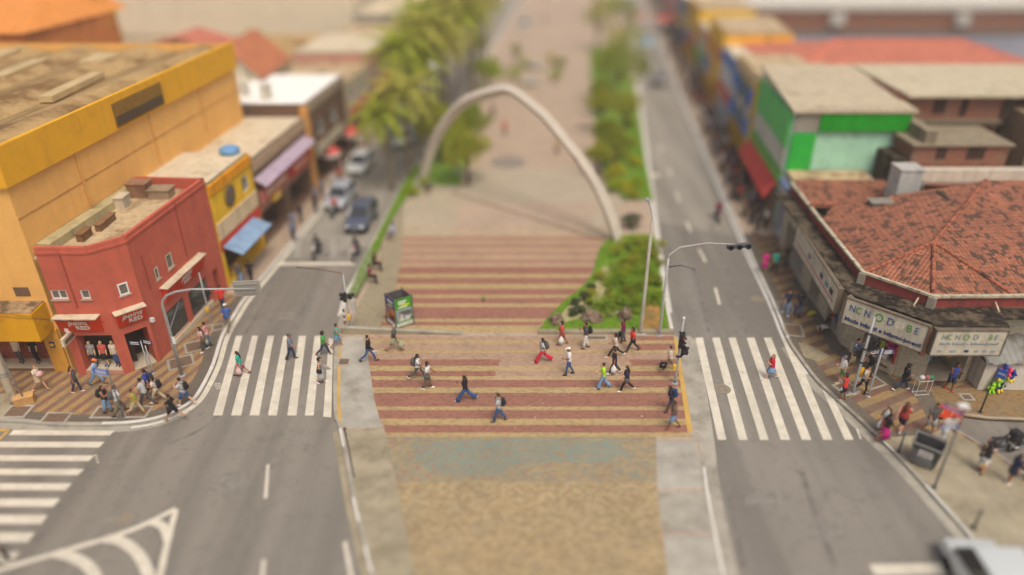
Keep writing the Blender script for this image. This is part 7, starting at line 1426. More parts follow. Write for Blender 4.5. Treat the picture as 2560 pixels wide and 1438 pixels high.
for _ in range(60): d = V3(r7.uniform(-1, 1), r7.uniform(-1, 1), r7.uniform(.2, 1)).normalized() * r7.uniform(.12, .34); q = V3(0, 0, .32) + d; u_ = V3(r7.uniform(-1, 1), r7.uniform(-1, 1), r7.uniform(-1, 1)).normalized() * .07; w2 = u_.cross(d).normalized() * .04; m.add([q - u_, q + w2, q + u_, q - w2], [(0, 1, 2, 3)])
m.build('leaves', leaf_mat('pot_leaf', srgb(70, 100, 40), srgb(110, 140, 60)), t)
t = thing('yellow_bag', 'crumpled yellow plastic bag lying on the right pavement', 'bag', tuple(at(2028, 786)), .3); m = MB()
for x, y, r_ in ((0, 0, .16), (.22, .03, .12), (-.2, -.03, .11), (.08, .1, .12)): m.ball((x, y, r_ * .6), r_, r_ * .8, r_ * .65, 8, 6)
m.build('bag_body', mat('bag_yellow', srgb(226, 206, 40), .6, .2, 14), t); m = MB(); m.tube([(-.3, -.05, .05), (-.45, -.1, .03)], .02, 5); m.build('handle', mat('bag_yellow', srgb(226, 206, 40), .6, .2, 14), t)
# litter on the crossing: countless tiny scraps
m = MB(); r8 = random.Random(12)
for _ in range(170):
    u, v = r8.uniform(930, 1680), r8.uniform(842, 1080)
    if r8.random() < .35: u, v = r8.gauss(1415, 26), r8.gauss(980, 6)
    p = at(u, v) + V3(0, 0, .012); s = r8.uniform(.012, .035) * (1.6 if r8.random() < .1 else 1); a_ = r8.uniform(0, 3); d1 = V3(math.cos(a_), math.sin(a_), 0) * s; d2 = V3(-math.sin(a_), math.cos(a_), r8.uniform(-.3, .3)) * s * .7; m.add([p - d1, p - d2, p + d1, p + d2], [(0, 1, 2, 3)])
tag(m.build('litter', mat('paper_scraps', srgb(206, 198, 182), .8, .1, 6)), 'tiny pale scraps of litter strewn over the striped crossing', 'litter', kind='stuff')
# market stalls and planters far up
def parasol(x, y, c, label, r=1.6, z=2.4):
    t = thing('parasol', label, 'parasol', (x, y, KZ)); m = MB(); m.lathe([(r, z - .25), (r * .55, z + .2), (.04, z + .5)], n=8); m.build('canopy', c, t); m = MB(); m.tube([(0, 0, 0), (0, 0, z + .5)], .04, 7); m.build('pole', GREY, t)
    m = MB(); m.lathe([(r, z - .5), (r + .01, z - .24), (r - .02, z - .24)], n=8); m.build('valance', WHITE, t)
parasol(*G2(1668, 45, 2.5), REDS, 'red parasol with white rim at the top of the right pavement', 2.2); parasol(*G2(1592, 40, 2.5), pm(srgb(206, 120, 104)), 'faded red parasol at the top of the right road', 1.8); parasol(*G2(1615, 102, 2.5), pm(srgb(90, 150, 180)), 'teal blue parasol at the right road beyond the tree', 1.2)
for u, v, lb in ((822, 372, 'coral parasol on the left pavement by the flat roofed shop'), (880, 325, 'dusty red parasol farther up the left pavement'), (815, 315, 'coral red parasol closest to the shop wall up left street')): parasol(*G2(u, v, 2.3), pm(srgb(216, 96, 84)), lb, 1.0, 2.1)
for u, v, lb in ((1335, 170, 'farther grey stone bench between the plaza planters'), (1326, 212, 'nearer grey stone bench between the plaza planters')):
    t = thing('stone_bench', lb, 'bench', tuple(at(u, v)), .1); m = MB(); m.box(-1, 1, -1.2, 1.2, .4, .55); m.build('seat', CONCP, t, bevel=.03)
    for y in (-.8, .8): m = MB(); m.box(-.8, .8, y - .15, y + .15, 0, .4); m.build('leg', CONC, t)
# ================================================================ VEHICLES
TYRE = mat('tyre_rubber', (.02, .02, .02), .9, .2, 10); RIM = mat('alloy_rim', (.45, .45, .45), .35, .1, 5, .8); LAMP = mat('headlamp_glass', (.7, .7, .66), .15, .05, 4); TAIL = mat('tail_lamp', (.4, .02, .02), .3, .1, 4); CGL = glass_mat('car_glass', (.02, .024, .028), .06)
def carpaint(n, c):
    m, nt, b = new_mat(n); b.inputs['Base Color'].default_value = (*c, 1); b.inputs['Roughness'].default_value = .28; b.inputs['Coat Weight'].default_value = .6; b.inputs['Metallic'].default_value = .1; return m
def wheel(root, x, y, r, w, name='wheel'):
    m = MB(); m.lathe([(r * .6, -w / 2), (r * .93, -w / 2), (r, -w * .3), (r, w * .3), (r * .93, w / 2), (r * .6, w / 2)], (x, y, r), 20, axis='x'); wo = m.build(name, TYRE, root, True)
    q = MB(); q.lathe([(.02, -w * .46), (r * .58, -w * .42), (r * .62, -w * .5), (r * .62, w * .5), (r * .58, w * .42), (.02, w * .46)], (x, y, r), 14, axis='x'); q.build('rim', RIM, wo)
def car(label, at_, rz, paint, kind='hatch', L_=4.1, W=1.72, H=1.48, cat='car', name='parked_car', group=None):
    """front towards +y; a lofted body with tapering cabin"""
    t = thing(name, label, cat, (*at_, 0), rz, group); h = L_ / 2; w = W / 2
    prof = {'hatch': [(-h, .45, .72, .9), (-h + .08, .35, .92, .94), (-h * .45, .3, .95, 1), (h * .3, .3, .93, 1), (h * .5, .3, .88, 1), (h - .25, .32, .78, .96), (h, .4, .62, .84)], 'suv': [(-h, .5, .9, .94), (-h + .08, .42, 1.05, .97), (-h * .4, .38, 1.06, 1), (h * .32, .38, 1.04, 1), (h * .5, .38, 1.0, 1), (h - .2, .4, .9, .97), (h, .48, .74, .88)], 'van': [(-h, .45, 1.05, .97), (-h + .06, .35, 1.12, 1), (-h * .4, .3, 1.14, 1), (h * .4, .3, 1.1, 1), (h * .62, .3, 1.04, 1), (h - .2, .32, .9, .97), (h, .42, .66, .9)]}[kind]
    def sec(y, z0, z1, k, wz): return [(-w * k * .94, y, z0), (-w * k, y, z0 + (z1 - z0) * .35), (-w * k, y, z0 + (z1 - z0) * .7), (-w * k * wz, y, z1), (w * k * wz, y, z1), (w * k, y, z0 + (z1 - z0) * .7), (w * k, y, z0 + (z1 - z0) * .35), (w * k * .94, y, z0)]
    m = MB(); rings = [sec(y, z0, z1, k, .93) for y, z0, z1, k in prof]; n = 8
    m.add([p for r in rings for p in r], [(i * n + j, (i + 1) * n + j, (i + 1) * n + (j + 1) % n, i * n + (j + 1) % n) for i in range(len(rings) - 1) for j in range(n)] + [tuple(range(n)), tuple((len(rings) - 1) * n + j for j in reversed(range(n)))])
    m.build('body', paint, t, True, bevel=.05)
    zb = prof[2][2] - .03; y0, y1, y2, y3 = {'hatch': (-h + .1, -h + .5, h * .1, h * .46), 'suv': (-h + .08, -h + .35, h * .1, h * .42), 'van': (-h + .04, -h + .12, h * .36, h * .66)}[kind]
    wt = w * (.76 if kind != 'van' else .86); wb = w * .93
    c = [(-wb, y0, zb), (wb, y0, zb), (wb, y3, zb), (-wb, y3, zb), (-wt, y1, H), (wt, y1, H), (wt, y2, H), (-wt, y2, H)]
    m = MB(); m.add(c, [(0, 1, 5, 4), (1, 2, 6, 5), (2, 3, 7, 6), (3, 0, 4, 7), (4, 5, 6, 7)]); m.build('cabin_glass', CGL, t)
    m = MB(); m.prism([(-wt - .03, y1 - .04), (wt + .03, y1 - .04), (wt + .02, y2 + .05), (-wt - .02, y2 + .05)], H - .015, H + .05); m.build('roof', paint, t, True, bevel=.03)
    m = MB()
    for s in (-1, 1):
        for (ya, yb) in ((y0, y1), (y3, y2), ((y0 + y3) / 2 - .15, (y1 + y2) / 2)): m.tube([(s * (wb + .005), ya, zb), (s * (wt + .005), yb, H)], .04, 5)
    m.build('roof_pillars', paint, t)
    for s in (-1, 1):
        wheel(t, s * (w - .1), h * .62, .31, .2); wheel(t, s * (w - .1), -h * .62, .31, .2)
        q = MB(); q.ball((s * w * .62, h - .06, prof[-1][2] - .02), .2, .1, .09, 10, 7); q.build('headlight', LAMP, t, True)
        q = MB(); q.ball((s * w * .74, -h + .04, prof[0][2] - .02), .13, .07, .13, 10, 7); q.build('tail_light', TAIL, t, True)
        q = MB(); q.ball((s * (w + .1), y3 - .1, zb + .06), .1, .06, .08, 8, 6); q.build('wing_mirror', paint, t, True)
    q = MB(); q.box(-w * .7, w * .7, h - .04, h + .03, .38, .55); q.build('front_grille', BLACK, t, bevel=.02)
    q = MB(); q.box(-.22, .22, h + .03, h + .04, .42, .52); q.build('front_plate', GREY, t); q = MB(); q.box(-.22, .22, -h - .03, -h + .01, .62, .74); q.build('rear_plate', GREY, t)
    return t
def motorcycle(label, x, y, rz, tank, box=False, lean=0.0, z=0.0, group=None):
    t = thing('motorcycle', label, 'motorcycle', (x, y, z), rz, group); r = .3
    for yy in (-.65, .65):
        m = MB(); k = 20; m.tube([(0, yy + r * math.cos(2 * math.pi * i / k), r + r * math.sin(2 * math.pi * i / k)) for i in range(k + 1)], .055, 7, side=(1, 0, 0)); wo = m.build('wheel', TYRE, t, True); q = MB()
        for i in range(6): a = math.pi * i / 3; q.tube([(0, yy, r), (0, yy + r * .85 * math.cos(a), r + r * .85 * math.sin(a))], .014, 4)
        q.lathe([(.05, -.07), (.07, 0), (.05, .07)], (0, yy, r), 10, axis='x'); q.build('spokes', RIM, wo)
        q = MB(); q.tube([(0, yy - .3, .48), (0, yy - .15, .64), (0, yy + .1, .67), (0, yy + .28, .55)], [(.07, .015)] * 4, 8, side=(1, 0, 0)); q.build('mudguard', BLACK, t, True)
    m = MB(); m.tube([(0, .55, .85), (0, .2, .62), (0, -.1, .45), (0, -.6, .4)], .045, 7); m.tube([(0, .35, .75), (0, -.55, .72)], .04, 7); m.build('frame', BLACK, t, True)
    m = MB(); m.ball((0, .0, .42), .14, .22, .17, 10, 7); m.build('engine', DGREY, t, True)
    m = MB(); m.ball((0, .22, .85), .14, .28, .13, 12, 8); m.build('fuel_tank', tank, t, True)
    m = MB(); m.tube([(0, .0, .83), (0, -.3, .8), (0, -.65, .86), (0, -.75, .88)], [(.1, .05), (.13, .06), (.11, .05), (.06, .03)], 10, side=(1, 0, 0)); m.build('seat', BLACK, t, True)
    for s in (-1, 1): m = MB(); m.tube([(s * .07, .78 - .13, .3), (s * .07, .5, .9), (s * .06, .46, 1.0)], .024, 6); m.build('fork', GREY, t, True)
    m = MB(); m.tube([(-.36, .32, 1.08), (-.12, .46, 1.04), (.12, .46, 1.04), (.36, .32, 1.08)], .018, 6); m.build('handlebar', BLACK, t, True)
    m = MB(); m.ball((0, .6, .9), .1, .09, .1, 10, 7); m.build('headlight', LAMP, t, True); m = MB(); m.ball((0, -.8, .78), .07, .05, .05, 8, 6); m.build('tail_light', TAIL, t, True)
    m = MB(); m.tube([(.13, .1, .28), (.15, -.3, .26), (.16, -.75, .36)], [.03, .04, .045], 8); m.build('exhaust', RIM, t, True); m = MB(); m.box(-.1, .1, -.93, -.91, .5, .62); m.build('number_plate', PALER, t)
    if box: m = MB(); m.box(-.22, .22, -1.0, -.58, .9, 1.25); m.build('top_box', BLACK, t, bevel=.04)
    if lean:
        for c in list(t.children): pass
        t.rotation_euler = (0, lean, rz)
    return t
ROAD = -R(5.7)
car('dark blue grey compact SUV waiting behind the stop line, left road', G2(906, 562), ROAD + math.pi, carpaint('paint_slate_blue', srgb(78, 86, 104)), 'suv', H=1.6)
car('silver hatchback beside the red rider on the left road', G2(853, 508), ROAD + math.pi, carpaint('paint_silver', srgb(170, 176, 184)))
car('white hatchback alone in the left lane of the left road', G2(902, 425), ROAD + math.pi, carpaint('paint_white', srgb(214, 216, 212)))
car('charcoal hatchback at the kerb far up the left road', G2(972, 330), ROAD + math.pi, carpaint('paint_charcoal', srgb(84, 84, 88)))
car('white car in the right lane under the trees, left road', G2(1015, 360), ROAD + math.pi, carpaint('paint_white2', srgb(206, 214, 208)))
car('white van seen through the palm fronds, farther one', G2(1086, 172), ROAD + math.pi, carpaint('paint_white3', srgb(216, 218, 220)), 'van', 4.6, 1.8, 1.95, 'van', 'parked_van')
car('white van seen through the palm fronds, nearer one', G2(1101, 212), ROAD + math.pi, carpaint('paint_white3b', srgb(210, 214, 218)), 'van', 4.6, 1.8, 1.95, 'van', 'parked_van')
car('dark grey car driving on the right road near the big round tree', G2(1645, 212), ROAD, carpaint('paint_graphite', srgb(70, 74, 78)))
car('black car half hidden behind the big round tree on the right road', G2(1609, 172), ROAD, carpaint('paint_black', srgb(40, 42, 46)))
car('white utility van parked on the plaza at the very top', G2(1312, 75), ROAD + math.pi, carpaint('paint_offwhite', srgb(190, 186, 172)), 'van', 4.4, 1.9, 2.0, 'van', 'parked_van')
car('blurred white van with dark side windows at the lower right corner', (17.5, 17.1), R(-2), carpaint('paint_white4', srgb(206, 210, 206)), 'van', 5.0, 2.0, 2.0, 'van', 'parked_van')
car('white hatchback far up the left road beyond the bright tree', G2(1040, 300), ROAD + math.pi, carpaint('paint_white5', srgb(206, 206, 202)))
car('silver car farthest down the kerb lane of the left road', G2(1012, 270), ROAD + math.pi, carpaint('paint_silver2', srgb(160, 164, 168)))
motorcycle('black motorcycle parked on the side street, nearer the whitewashed wall', *G2(2500, 1128), R(-80), carpaint('tank_black', (.02, .02, .022)), box=False)
motorcycle('black motorcycle with top box behind the other at the right edge', *G2(2552, 1120), R(-70), carpaint('tank_black2', (.03, .03, .032)), box=True)
motorcycle('black motorcycle cut by the right edge beside the navy dress', *G2(2592, 1165), R(-75), carpaint('tank_black3', (.03, .03, .032)))
def rider(x, y, rz, label, blabel, tank, **k):
    motorcycle(blabel, x, y, rz, tank)
    t = thing('person', label, 'person', (x, y, 0), rz); q = figure(t, walk='ride', arms=('bars', 'bars'), lean=8, seat=.22, fine=False, **k)
    for c in t.children: c.data.transform(Matrix.Translation((0, -.18, 0)))
    o = BODIES.pop(); return t
rider(*G2(795, 640), ROAD + math.pi, 'motorcycle rider in black in the middle of the left stop box', 'dark motorcycle in the middle of the left stop box', carpaint('tank_grey', srgb(60, 60, 62)), top=C_['dgrey'], sleeve='long', bot='trousers', botc=C_['black'], shoe=C_['black'], cap=C_['black'])
rider(*G2(892, 645), ROAD + math.pi, 'motorcycle rider in charcoal near the planter in the left stop box', 'red motorcycle near the planter in the left stop box', carpaint('tank_red', srgb(170, 40, 36)), top=C_['dgrey'], sleeve='long', bot='trousers', botc=C_['slate'], shoe=C_['black'], cap=C_['black'])
rider(*G2(838, 540), ROAD + math.pi, 'motorcycle rider in coral beside the silver hatchback', 'motorcycle beside the silver hatchback on the left road', carpaint('tank_dark', srgb(50, 50, 56)), top=C_['coral'], bot='trousers', botc=C_['djeans'], shoe=C_['black'], cap=C_['lgrey'])
rider(*G2(1793, 548), ROAD, 'motorcycle rider in dark red riding up the right road', 'red motorcycle riding up the right road', carpaint('tank_red2', srgb(160, 40, 40)), top=C_['maroon'], sleeve='long', bot='trousers', botc=C_['slate'], shoe=C_['black'], cap=C_['maroon'])
bpy.context.view_layer.update(); dg = bpy.context.evaluated_depsgraph_get()
for o in [x for x in bpy.data.objects if x.name.startswith('body') and x.type == 'MESH' and any(mm.type == 'REMESH' for mm in x.modifiers)]:
    me = bpy.data.meshes.new_from_object(o.evaluated_get(dg)); o.modifiers.clear(); o.data = me
# ================================================================ PLANTS
rp = random.Random(11)
LF1 = leaf_mat('leaf_mid', srgb(142, 148, 34), srgb(192, 190, 62)); LF2 = leaf_mat('leaf_dark', srgb(112, 126, 28), srgb(166, 172, 50)); LF3 = leaf_mat('leaf_bright', srgb(136, 160, 18), srgb(190, 200, 40)); LFP = leaf_mat('palm_leaf', srgb(150, 152, 52), srgb(206, 200, 104)); LFP2 = leaf_mat('palm_leaf_fresh', srgb(136, 152, 34), srgb(188, 194, 70)); LFC = leaf_mat('cycad_leaf', srgb(104, 138, 30), srgb(156, 178, 50)); LFG = leaf_mat('grey_leaf', srgb(74, 84, 56), srgb(112, 120, 84)); LFY = leaf_mat('yellow_leaf', srgb(170, 166, 10), srgb(206, 196, 30))
BARK = mat('bark', srgb(110, 92, 72), .9, .25, 6, bmp=.4); BARKP = mat('palm_bark', srgb(134, 120, 100), .9, .2, 5, bmp=.4); ROCKM = mat('rock', srgb(128, 110, 92), .95, .3, 3.5, dirt=srgb(74, 62, 52), dirt_at=.52, dirt_scale=2.2, bmp=.5, bscale=9)
def leaf_quad(m, c, ln, wd, rng, up=.3):
    d = V3(rng.gauss(0, 1), rng.gauss(0, 1), rng.gauss(up, .7)).normalized(); s = d.cross(V3(rng.gauss(0, 1), rng.gauss(0, 1), rng.gauss(0, 1))).normalized()
    m.add([c - d * ln * .5, c + s * wd * .5, c + d * ln * .5, c - s * wd * .5], [(0, 1, 2, 3)])
def cloud(m, blobs, n, ln, wd, rng, shell=.55):
    tot = sum(b[3] ** 2 for b in blobs)
    for x, y, z, r, *sq in blobs:
        sz = sq[0] if sq else .8
        for _ in range(int(n * r * r / tot)):
            d = V3(rng.gauss(0, 1), rng.gauss(0, 1), rng.gauss(0, 1)).normalized() * r * (shell + (1 - shell) * rng.random() ** .5) * rng.uniform(.8, 1.12)
            leaf_quad(m, V3(x + d.x, y + d.y, z + d.z * sz), ln * rng.uniform(.7, 1.3), wd * rng.uniform(.7, 1.3), rng)
def broad_tree(name, label, x, y, h, R_, lm, n=2600, z=KZ, group=None, seed=1, trunk=.16, cat='tree', flat=.8, lo=.45):
    rng = random.Random(seed); t = thing(name, label, cat, (x, y, z), rng.uniform(0, 6), group); th = h * lo
    m = MB(); tips = []; m.tube([(0, 0, -.1), (.05, .03, th * .5), (0, .08, th)], [trunk * 1.3, trunk, trunk * .8], 9)
    for k in range(6):
        a = k * 1.05 + rng.uniform(-.3, .3); r = R_ * rng.uniform(.45, .75); q = V3(r * math.cos(a), r * math.sin(a), h * rng.uniform(.6, .85)); m.tube([(0, .08, th * .9), V3(q.x * .45, q.y * .45, th + (q.z - th) * .6), q], [trunk * .6, trunk * .4, trunk * .14], 6); tips.append(q)
    m.build('trunk', BARK, t, True); c = MB()
    bl = [(q.x, q.y, q.z, R_ * rng.uniform(.38, .55), flat) for q in tips] + [(0, 0, h * .84, R_ * .62, flat)] + [(R_ * .8 * math.cos(a), R_ * .8 * math.sin(a), h * rng.uniform(.55, .75), R_ * rng.uniform(.22, .34), flat) for a in (rng.uniform(0, 6.3) for _ in range(5))]
    cloud(c, bl, n, .24, .15, rng); c.build('crown', lm, t); return t
def shrub(name, label, x, y, h, R_, lm, n=500, z=KZ, group=None, seed=1, ln=.14, wd=.07, cat='shrub'):
    rng = random.Random(seed); t = thing(name, label, cat, (x, y, z), 0, group); m = MB()
    for k in range(5): a = k * 1.25; m.tube([(0, 0, -.05), (R_ * .5 * math.cos(a), R_ * .5 * math.sin(a), h * .7)], [.03, .012], 5)
    m.build('stems', BARK, t); c = MB(); bl = [(R_ * .45 * math.cos(a), R_ * .45 * math.sin(a), h * rng.uniform(.4, .7), R_ * rng.uniform(.4, .62), h / (2 * R_)) for a in (k * 1.3 for k in range(5))] + [(0, 0, h * .62, R_ * .6, h / (2 * R_))]
    cloud(c, bl, n, ln, wd, rng, .3); c.build('foliage', lm, t); return t
def palm(name, label, x, y, h, fl, nf, seed, group, lm=None, droop=1.0, trunk=.16, z=KZ, cat='palm', leaflets=26, wd=.05):
    rng = random.Random(seed); t = thing(name, label, cat, (x, y, z), 0, group); m = MB(); lx, ly = rng.uniform(-.4, .4), rng.uniform(-.3, .3)
    if h > .6:
        k = 12; m.tube([(lx * (i / k) ** 2, ly * (i / k) ** 2, h * i / k) for i in range(k + 1)], [trunk * (1.25 - .4 * i / k + (.05 if i % 2 else 0)) for i in range(k + 1)], 9)
    else: m.tube([(lx * .1, 0, -.05), (lx * .1, 0, h)], [trunk, trunk * 1.1], 9)
    m.build('trunk', BARKP, t, True); c = MB(); top = V3(lx if h > .6 else lx * .1, ly if h > .6 else 0, h)
    for f in range(nf):
        a = f * 2.399 + rng.uniform(-.2, .2); el = R(75 - 85 * (f / nf) ** .8) + rng.uniform(-.1, .1); L_ = fl * rng.uniform(.85, 1.1); d = V3(math.cos(a), math.sin(a), 0); s = V3(-math.sin(a), math.cos(a), 0); pts = []; p = top.copy(); e = el; st = L_ / 9
        for i in range(10): pts.append(p.copy()); p = p + (d * math.cos(e) + V3(0, 0, math.sin(e))) * st; e -= droop * R(9 + 5 * i / 9)
        c.tube(pts, [.025 * (1 - .8 * i / 9) * (fl / 2.5) for i in range(10)], 4)
        for i in range(leaflets):
            u_ = (i + 1.5) / (leaflets + 1) * 8.9; i0 = int(u_); q = pts[i0].lerp(pts[min(i0 + 1, 9)], u_ - i0); tg = (pts[min(i0 + 1, 9)] - pts[i0]).normalized(); ll = fl * .23 * math.sin(math.pi * (.12 + .84 * u_ / 9)) + .04
            for sg in (-1, 1):
                o_ = (s * sg + tg * .55 + V3(0, 0, -.25 * droop + .15)).normalized() * ll; w_ = tg * wd * (fl / 2.5); c.add([q - w_ * .5, q + w_ * .5, q + o_ + w_ * .15, q + o_ - w_ * .15], [(0, 1, 2, 3)])
    c.build('crown', lm or LFP, t); return t
PALMS = [(-8.6, 65.5, 8.4, 3.5, 'mid height palm between the tall ones, road side'), (-5.0, 83, 12.5, 3.8, 'tall palm whose crown spreads over the plaza side'), (-9.0, 60, 7.6, 3.6, 'feathery palm nearest the arch on the left plaza edge'), (-9.4, 63.5, 10.2, 3.6, 'tall feathery palm leaning over the left road'), (-8.0, 68, 11.2, 3.7, 'tallest feathery palm in the left row'), (-6.6, 74, 8.8, 3.6, 'feathery palm in front of the two white vans'), (-6.0, 80, 10.4, 3.7, 'feathery palm at the top middle of the left row'), (-4.8, 88, 9.5, 3.6, 'feathery palm near the top of the left row, plaza side'), (-3.6, 97, 10, 3.6, 'far feathery palm at the top edge of the left row'), (-10.2, 57.5, 6.4, 3.1, 'shortest feathery palm of the left row, beside the road kerb'), (-7.6, 84, 11, 3.7, 'far palm leaning over the white vans'),
    (-7.0, 71, 10.0, 3.6, 'palm with the fullest crown in the middle of the left row'), (-9.6, 73, 11.5, 3.6, 'tall palm against the grey brown shed roof'), (-4.2, 92, 12, 3.7, 'tall palm touching the top edge of the photo'), (-7.4, 79, 12.5, 3.6, 'tall palm above the beige warehouse corner')]
for i, (x, y, h, fl, lb) in enumerate(PALMS):
    palm('palm_tree', lb, x, y, h, fl * 1.1, 28, 40 + i, 'palms along the left plaza edge', LFP if i % 3 else LFP2, trunk=.15, wd=.034, leaflets=46)
for i, (u, v, h, r, lm, lb) in enumerate(((1172, 462, 4.6, 2.3, LF1, 'bushy tree inside the left foot of the arch'), (1105, 410, 5.2, 2.2, LF1, 'bushy tree behind the left leg of the arch'), (1180, 380, 4.4, 1.9, LF2, 'darker bushy tree behind the arch, plaza side'), (1075, 355, 4.6, 2.0, LF3, 'bright green tree between palms and arch'), (1222, 240, 4.6, 1.9, LF3, 'bright green tree farther back by the palms'), (1190, 170, 5, 2.2, LF1, 'loose green tree at the upper plaza edge'))):
    x, y = G2(u, v, KZ); broad_tree('plaza_tree', lb, x, y, h, r, lm, 1900, seed=60 + i, group='trees along the left plaza edge')
shrub('hedge_bush', 'bright green bush at the end of the left grass planter', *G2(1030, 490, KZ), 1.0, .9, LF3, 700, seed=3)
shrub('hedge_bush', 'yellow green bush by the left foot of the arch', *G2(1068, 470, KZ), 1.1, .8, LF3, 600, seed=4)
for i, (u, v, h, r, lm, lb) in enumerate(((1540, 258, 6.6, 3.5, LF2, 'big round dark green tree at the right road'), (1492, 130, 6.2, 2.2, LF1, 'lean olive tree behind the big round tree'), (1530, 70, 5.5, 2.0, LF3, 'bright topped tree near the top of the right road'), (1490, 45, 6, 2.2, LF2, 'dark tree at the very top of the plaza'), (1560, 330, 3.2, 1.6, LF1, 'spreading small tree at the road side of the right strip'), (1535, 420, 2.8, 1.5, LF2, 'dark spreading bush tree in the middle of the right strip'), (1545, 200, 6.2, 3.0, LF1, 'second round tree just behind the big round one'), (1495, 440, 2.4, 1.2, LF1, 'low bushy tree touching the right arch leg'), (1560, 110, 5.5, 2.2, LF2, 'dark tree beyond the big round tree at the right road'), (1500, 330, 3.6, 1.5, LF1, 'bushy small tree below the big round tree'), (1512, 395, 3.0, 1.4, LF2, 'dark small tree beside the right arch leg'), (1500, 290, 3.4, 1.3, LF2, 'narrow dark tree right under the big round tree'))):
    x, y = G2(u, v, KZ); broad_tree('round_tree' if i == 0 else 'small_tree', lb, x, y, h * (1 if i == 0 else 1.25), r, lm, 3400 if i == 0 else 1300, seed=80 + i, group=None if i == 0 else 'small trees along the right plaza edge', flat=.75 if i == 0 else .9, lo=.38)
for i, (u, v, h, r, lm, lb) in enumerate(((1543, 445, 1.5, 1.1, LFY, 'bright yellow green bush in the right planting strip'), (1556, 400, 1.3, .9, LF1, 'mid green bush in the right planting strip'), (1580, 500, 1.1, .8, LF1, 'pale round bush at the lower end of the right planting strip'), (1530, 480, 1.2, .9, LF3, 'light green bush beside the right arch leg'), (1575, 570, 1.3, .95, LFG, 'grey green bush between the arch foot and the right road'), (1548, 350, 1.4, 1.0, LF3, 'lime green bush high in the right planting strip'))):
    shrub('planting_bush', lb, *G2(u, v, KZ), h, r, lm, 650, seed=100 + i, group='bushes in the right planting strip', ln=.17, wd=.09)
for i, (u, v, h, r, lm, lb) in enumerate(((1288, 205, 2.2, 1.3, LF3, 'bright leafy shrub in the left plaza planter'), (1290, 160, 3.4, 1.0, LF2, 'slim dark tree behind the left plaza planter'), (1312, 170, 1.4, .9, LF3, 'low lime shrub beside the left plaza planter'), (1388, 205, 1.8, 1.1, LF3, 'lime shrub in the right plaza planter'), (1400, 180, 2.2, 1.1, LF2, 'darker shrub in the right plaza planter'), (1378, 160, 1.6, .8, LFY, 'yellowish shrub at the back of the right plaza planter'))):
    shrub('planter_shrub', lb, *G2(u, v, KZ), h, r, lm, 600, seed=120 + i, group='shrubs in the plaza planters', ln=.2, wd=.11)
for i, (u, v, h, r, lm, lb) in enumerate(((1590, 470, .9, .8, LF3, 'bright bush at the kerb, lowest in the right strip'), (1585, 420, 1.0, .8, LFY, 'yellow bush at the kerb in the right strip'), (1578, 370, 1.1, .9, LF1, 'olive bush at the kerb in the right strip'), (1572, 320, 1.2, 1.0, LF3, 'bright bush at the kerb, highest in the right strip'), (1525, 455, 1.2, 1.0, LF1, 'olive bush in the middle of the right strip'), (1560, 480, .9, .8, LFY, 'yellow bush near the low end of the right strip'), (1512, 355, 1.4, 1.0, LF3, 'bright bush on the plaza side of the right strip'))):
    shrub('planting_bush', lb, *G2(u, v, KZ), h, r, lm, 520, seed=400 + i, group='bushes in the right planting strip', ln=.19, wd=.1)
# ---- lawns
def lawn(name, label, poly, z0, h, dens, lm, blade=.07, seed=5):
    xs, ys = [p[0] for p in poly], [p[1] for p in poly]; rng = random.Random(seed); m = MB()
    def inside(x, y):
        c = False
        for i in range(len(poly)):
            (x1, y1), (x2, y2) = poly[i], poly[i - 1]
            if (y1 > y) != (y2 > y) and x < (x2 - x1) * (y - y1) / (y2 - y1) + x1: c = not c
        return c
    n = 0; lim = int(dens * (max(xs) - min(xs)) * (max(ys) - min(ys)))
    for _ in range(lim):
        x, y = rng.uniform(min(xs), max(xs)), rng.uniform(min(ys), max(ys))
        if not inside(x, y): continue
        a = rng.uniform(0, 6.3); d = V3(math.cos(a), math.sin(a), 0) * .018; q = V3(x, y, z0); tp = q + V3(rng.gauss(0, .03), rng.gauss(0, .03), blade * rng.uniform(.6, 1.4)); m.add([q - d, q + d, tp], [(0, 1, 2)])
    o = m.build(name, lm); tag(o, label, 'grass', kind='stuff'); return o
LGR = leaf_mat('grass_blade', srgb(122, 168, 18), srgb(166, 202, 46), .4)
GP = smooth_line(W2([(1348, 830), (1364, 806), (1410, 758), (1455, 722), (1480, 690), (1490, 655), (1502, 622), (1530, 600), (1600, 590), (1636, 596)], KZ), 4) + W2([(1642, 640), (1664, 780), (1672, 828)], KZ)
m = MB(); m.prism(GP, KZ, KZ + .16, 0, top=1); structure(m.build('garden_bed', [KERB, GRASS]))
GI = smooth_line(W2([(1400, 790), (1424, 764), (1462, 738), (1490, 705), (1506, 668), (1524, 672), (1520, 710), (1540, 752), (1560, 775), (1530, 786), (1490, 784), (1440, 798), (1408, 806), (1400, 790)], KZ + .16), 4)[:-1]
m = MB(); m.prism(GI, KZ + .15, KZ + .18); structure(m.build('garden_gravel', concrete_mat('pale_gravel', srgb(184, 168, 134), stain=srgb(136, 120, 86), at=.5)))
m = MB(); m.prism(W2([(1604, 752), (1646, 754), (1654, 826), (1606, 828)], KZ + .16), KZ + .15, KZ + .172); structure(m.build('bare_earth', mat('red_earth', srgb(178, 120, 80), .95, .2, 2, bmp=.5)))
m = MB(); m.prism(W2([(1610, 775), (1635, 775), (1640, 800), (1612, 800)], KZ + .16), KZ + .16, KZ + .178); structure(m.build('earth_slab', mat('earth_slab', srgb(150, 108, 76), .95, .2, 4)))
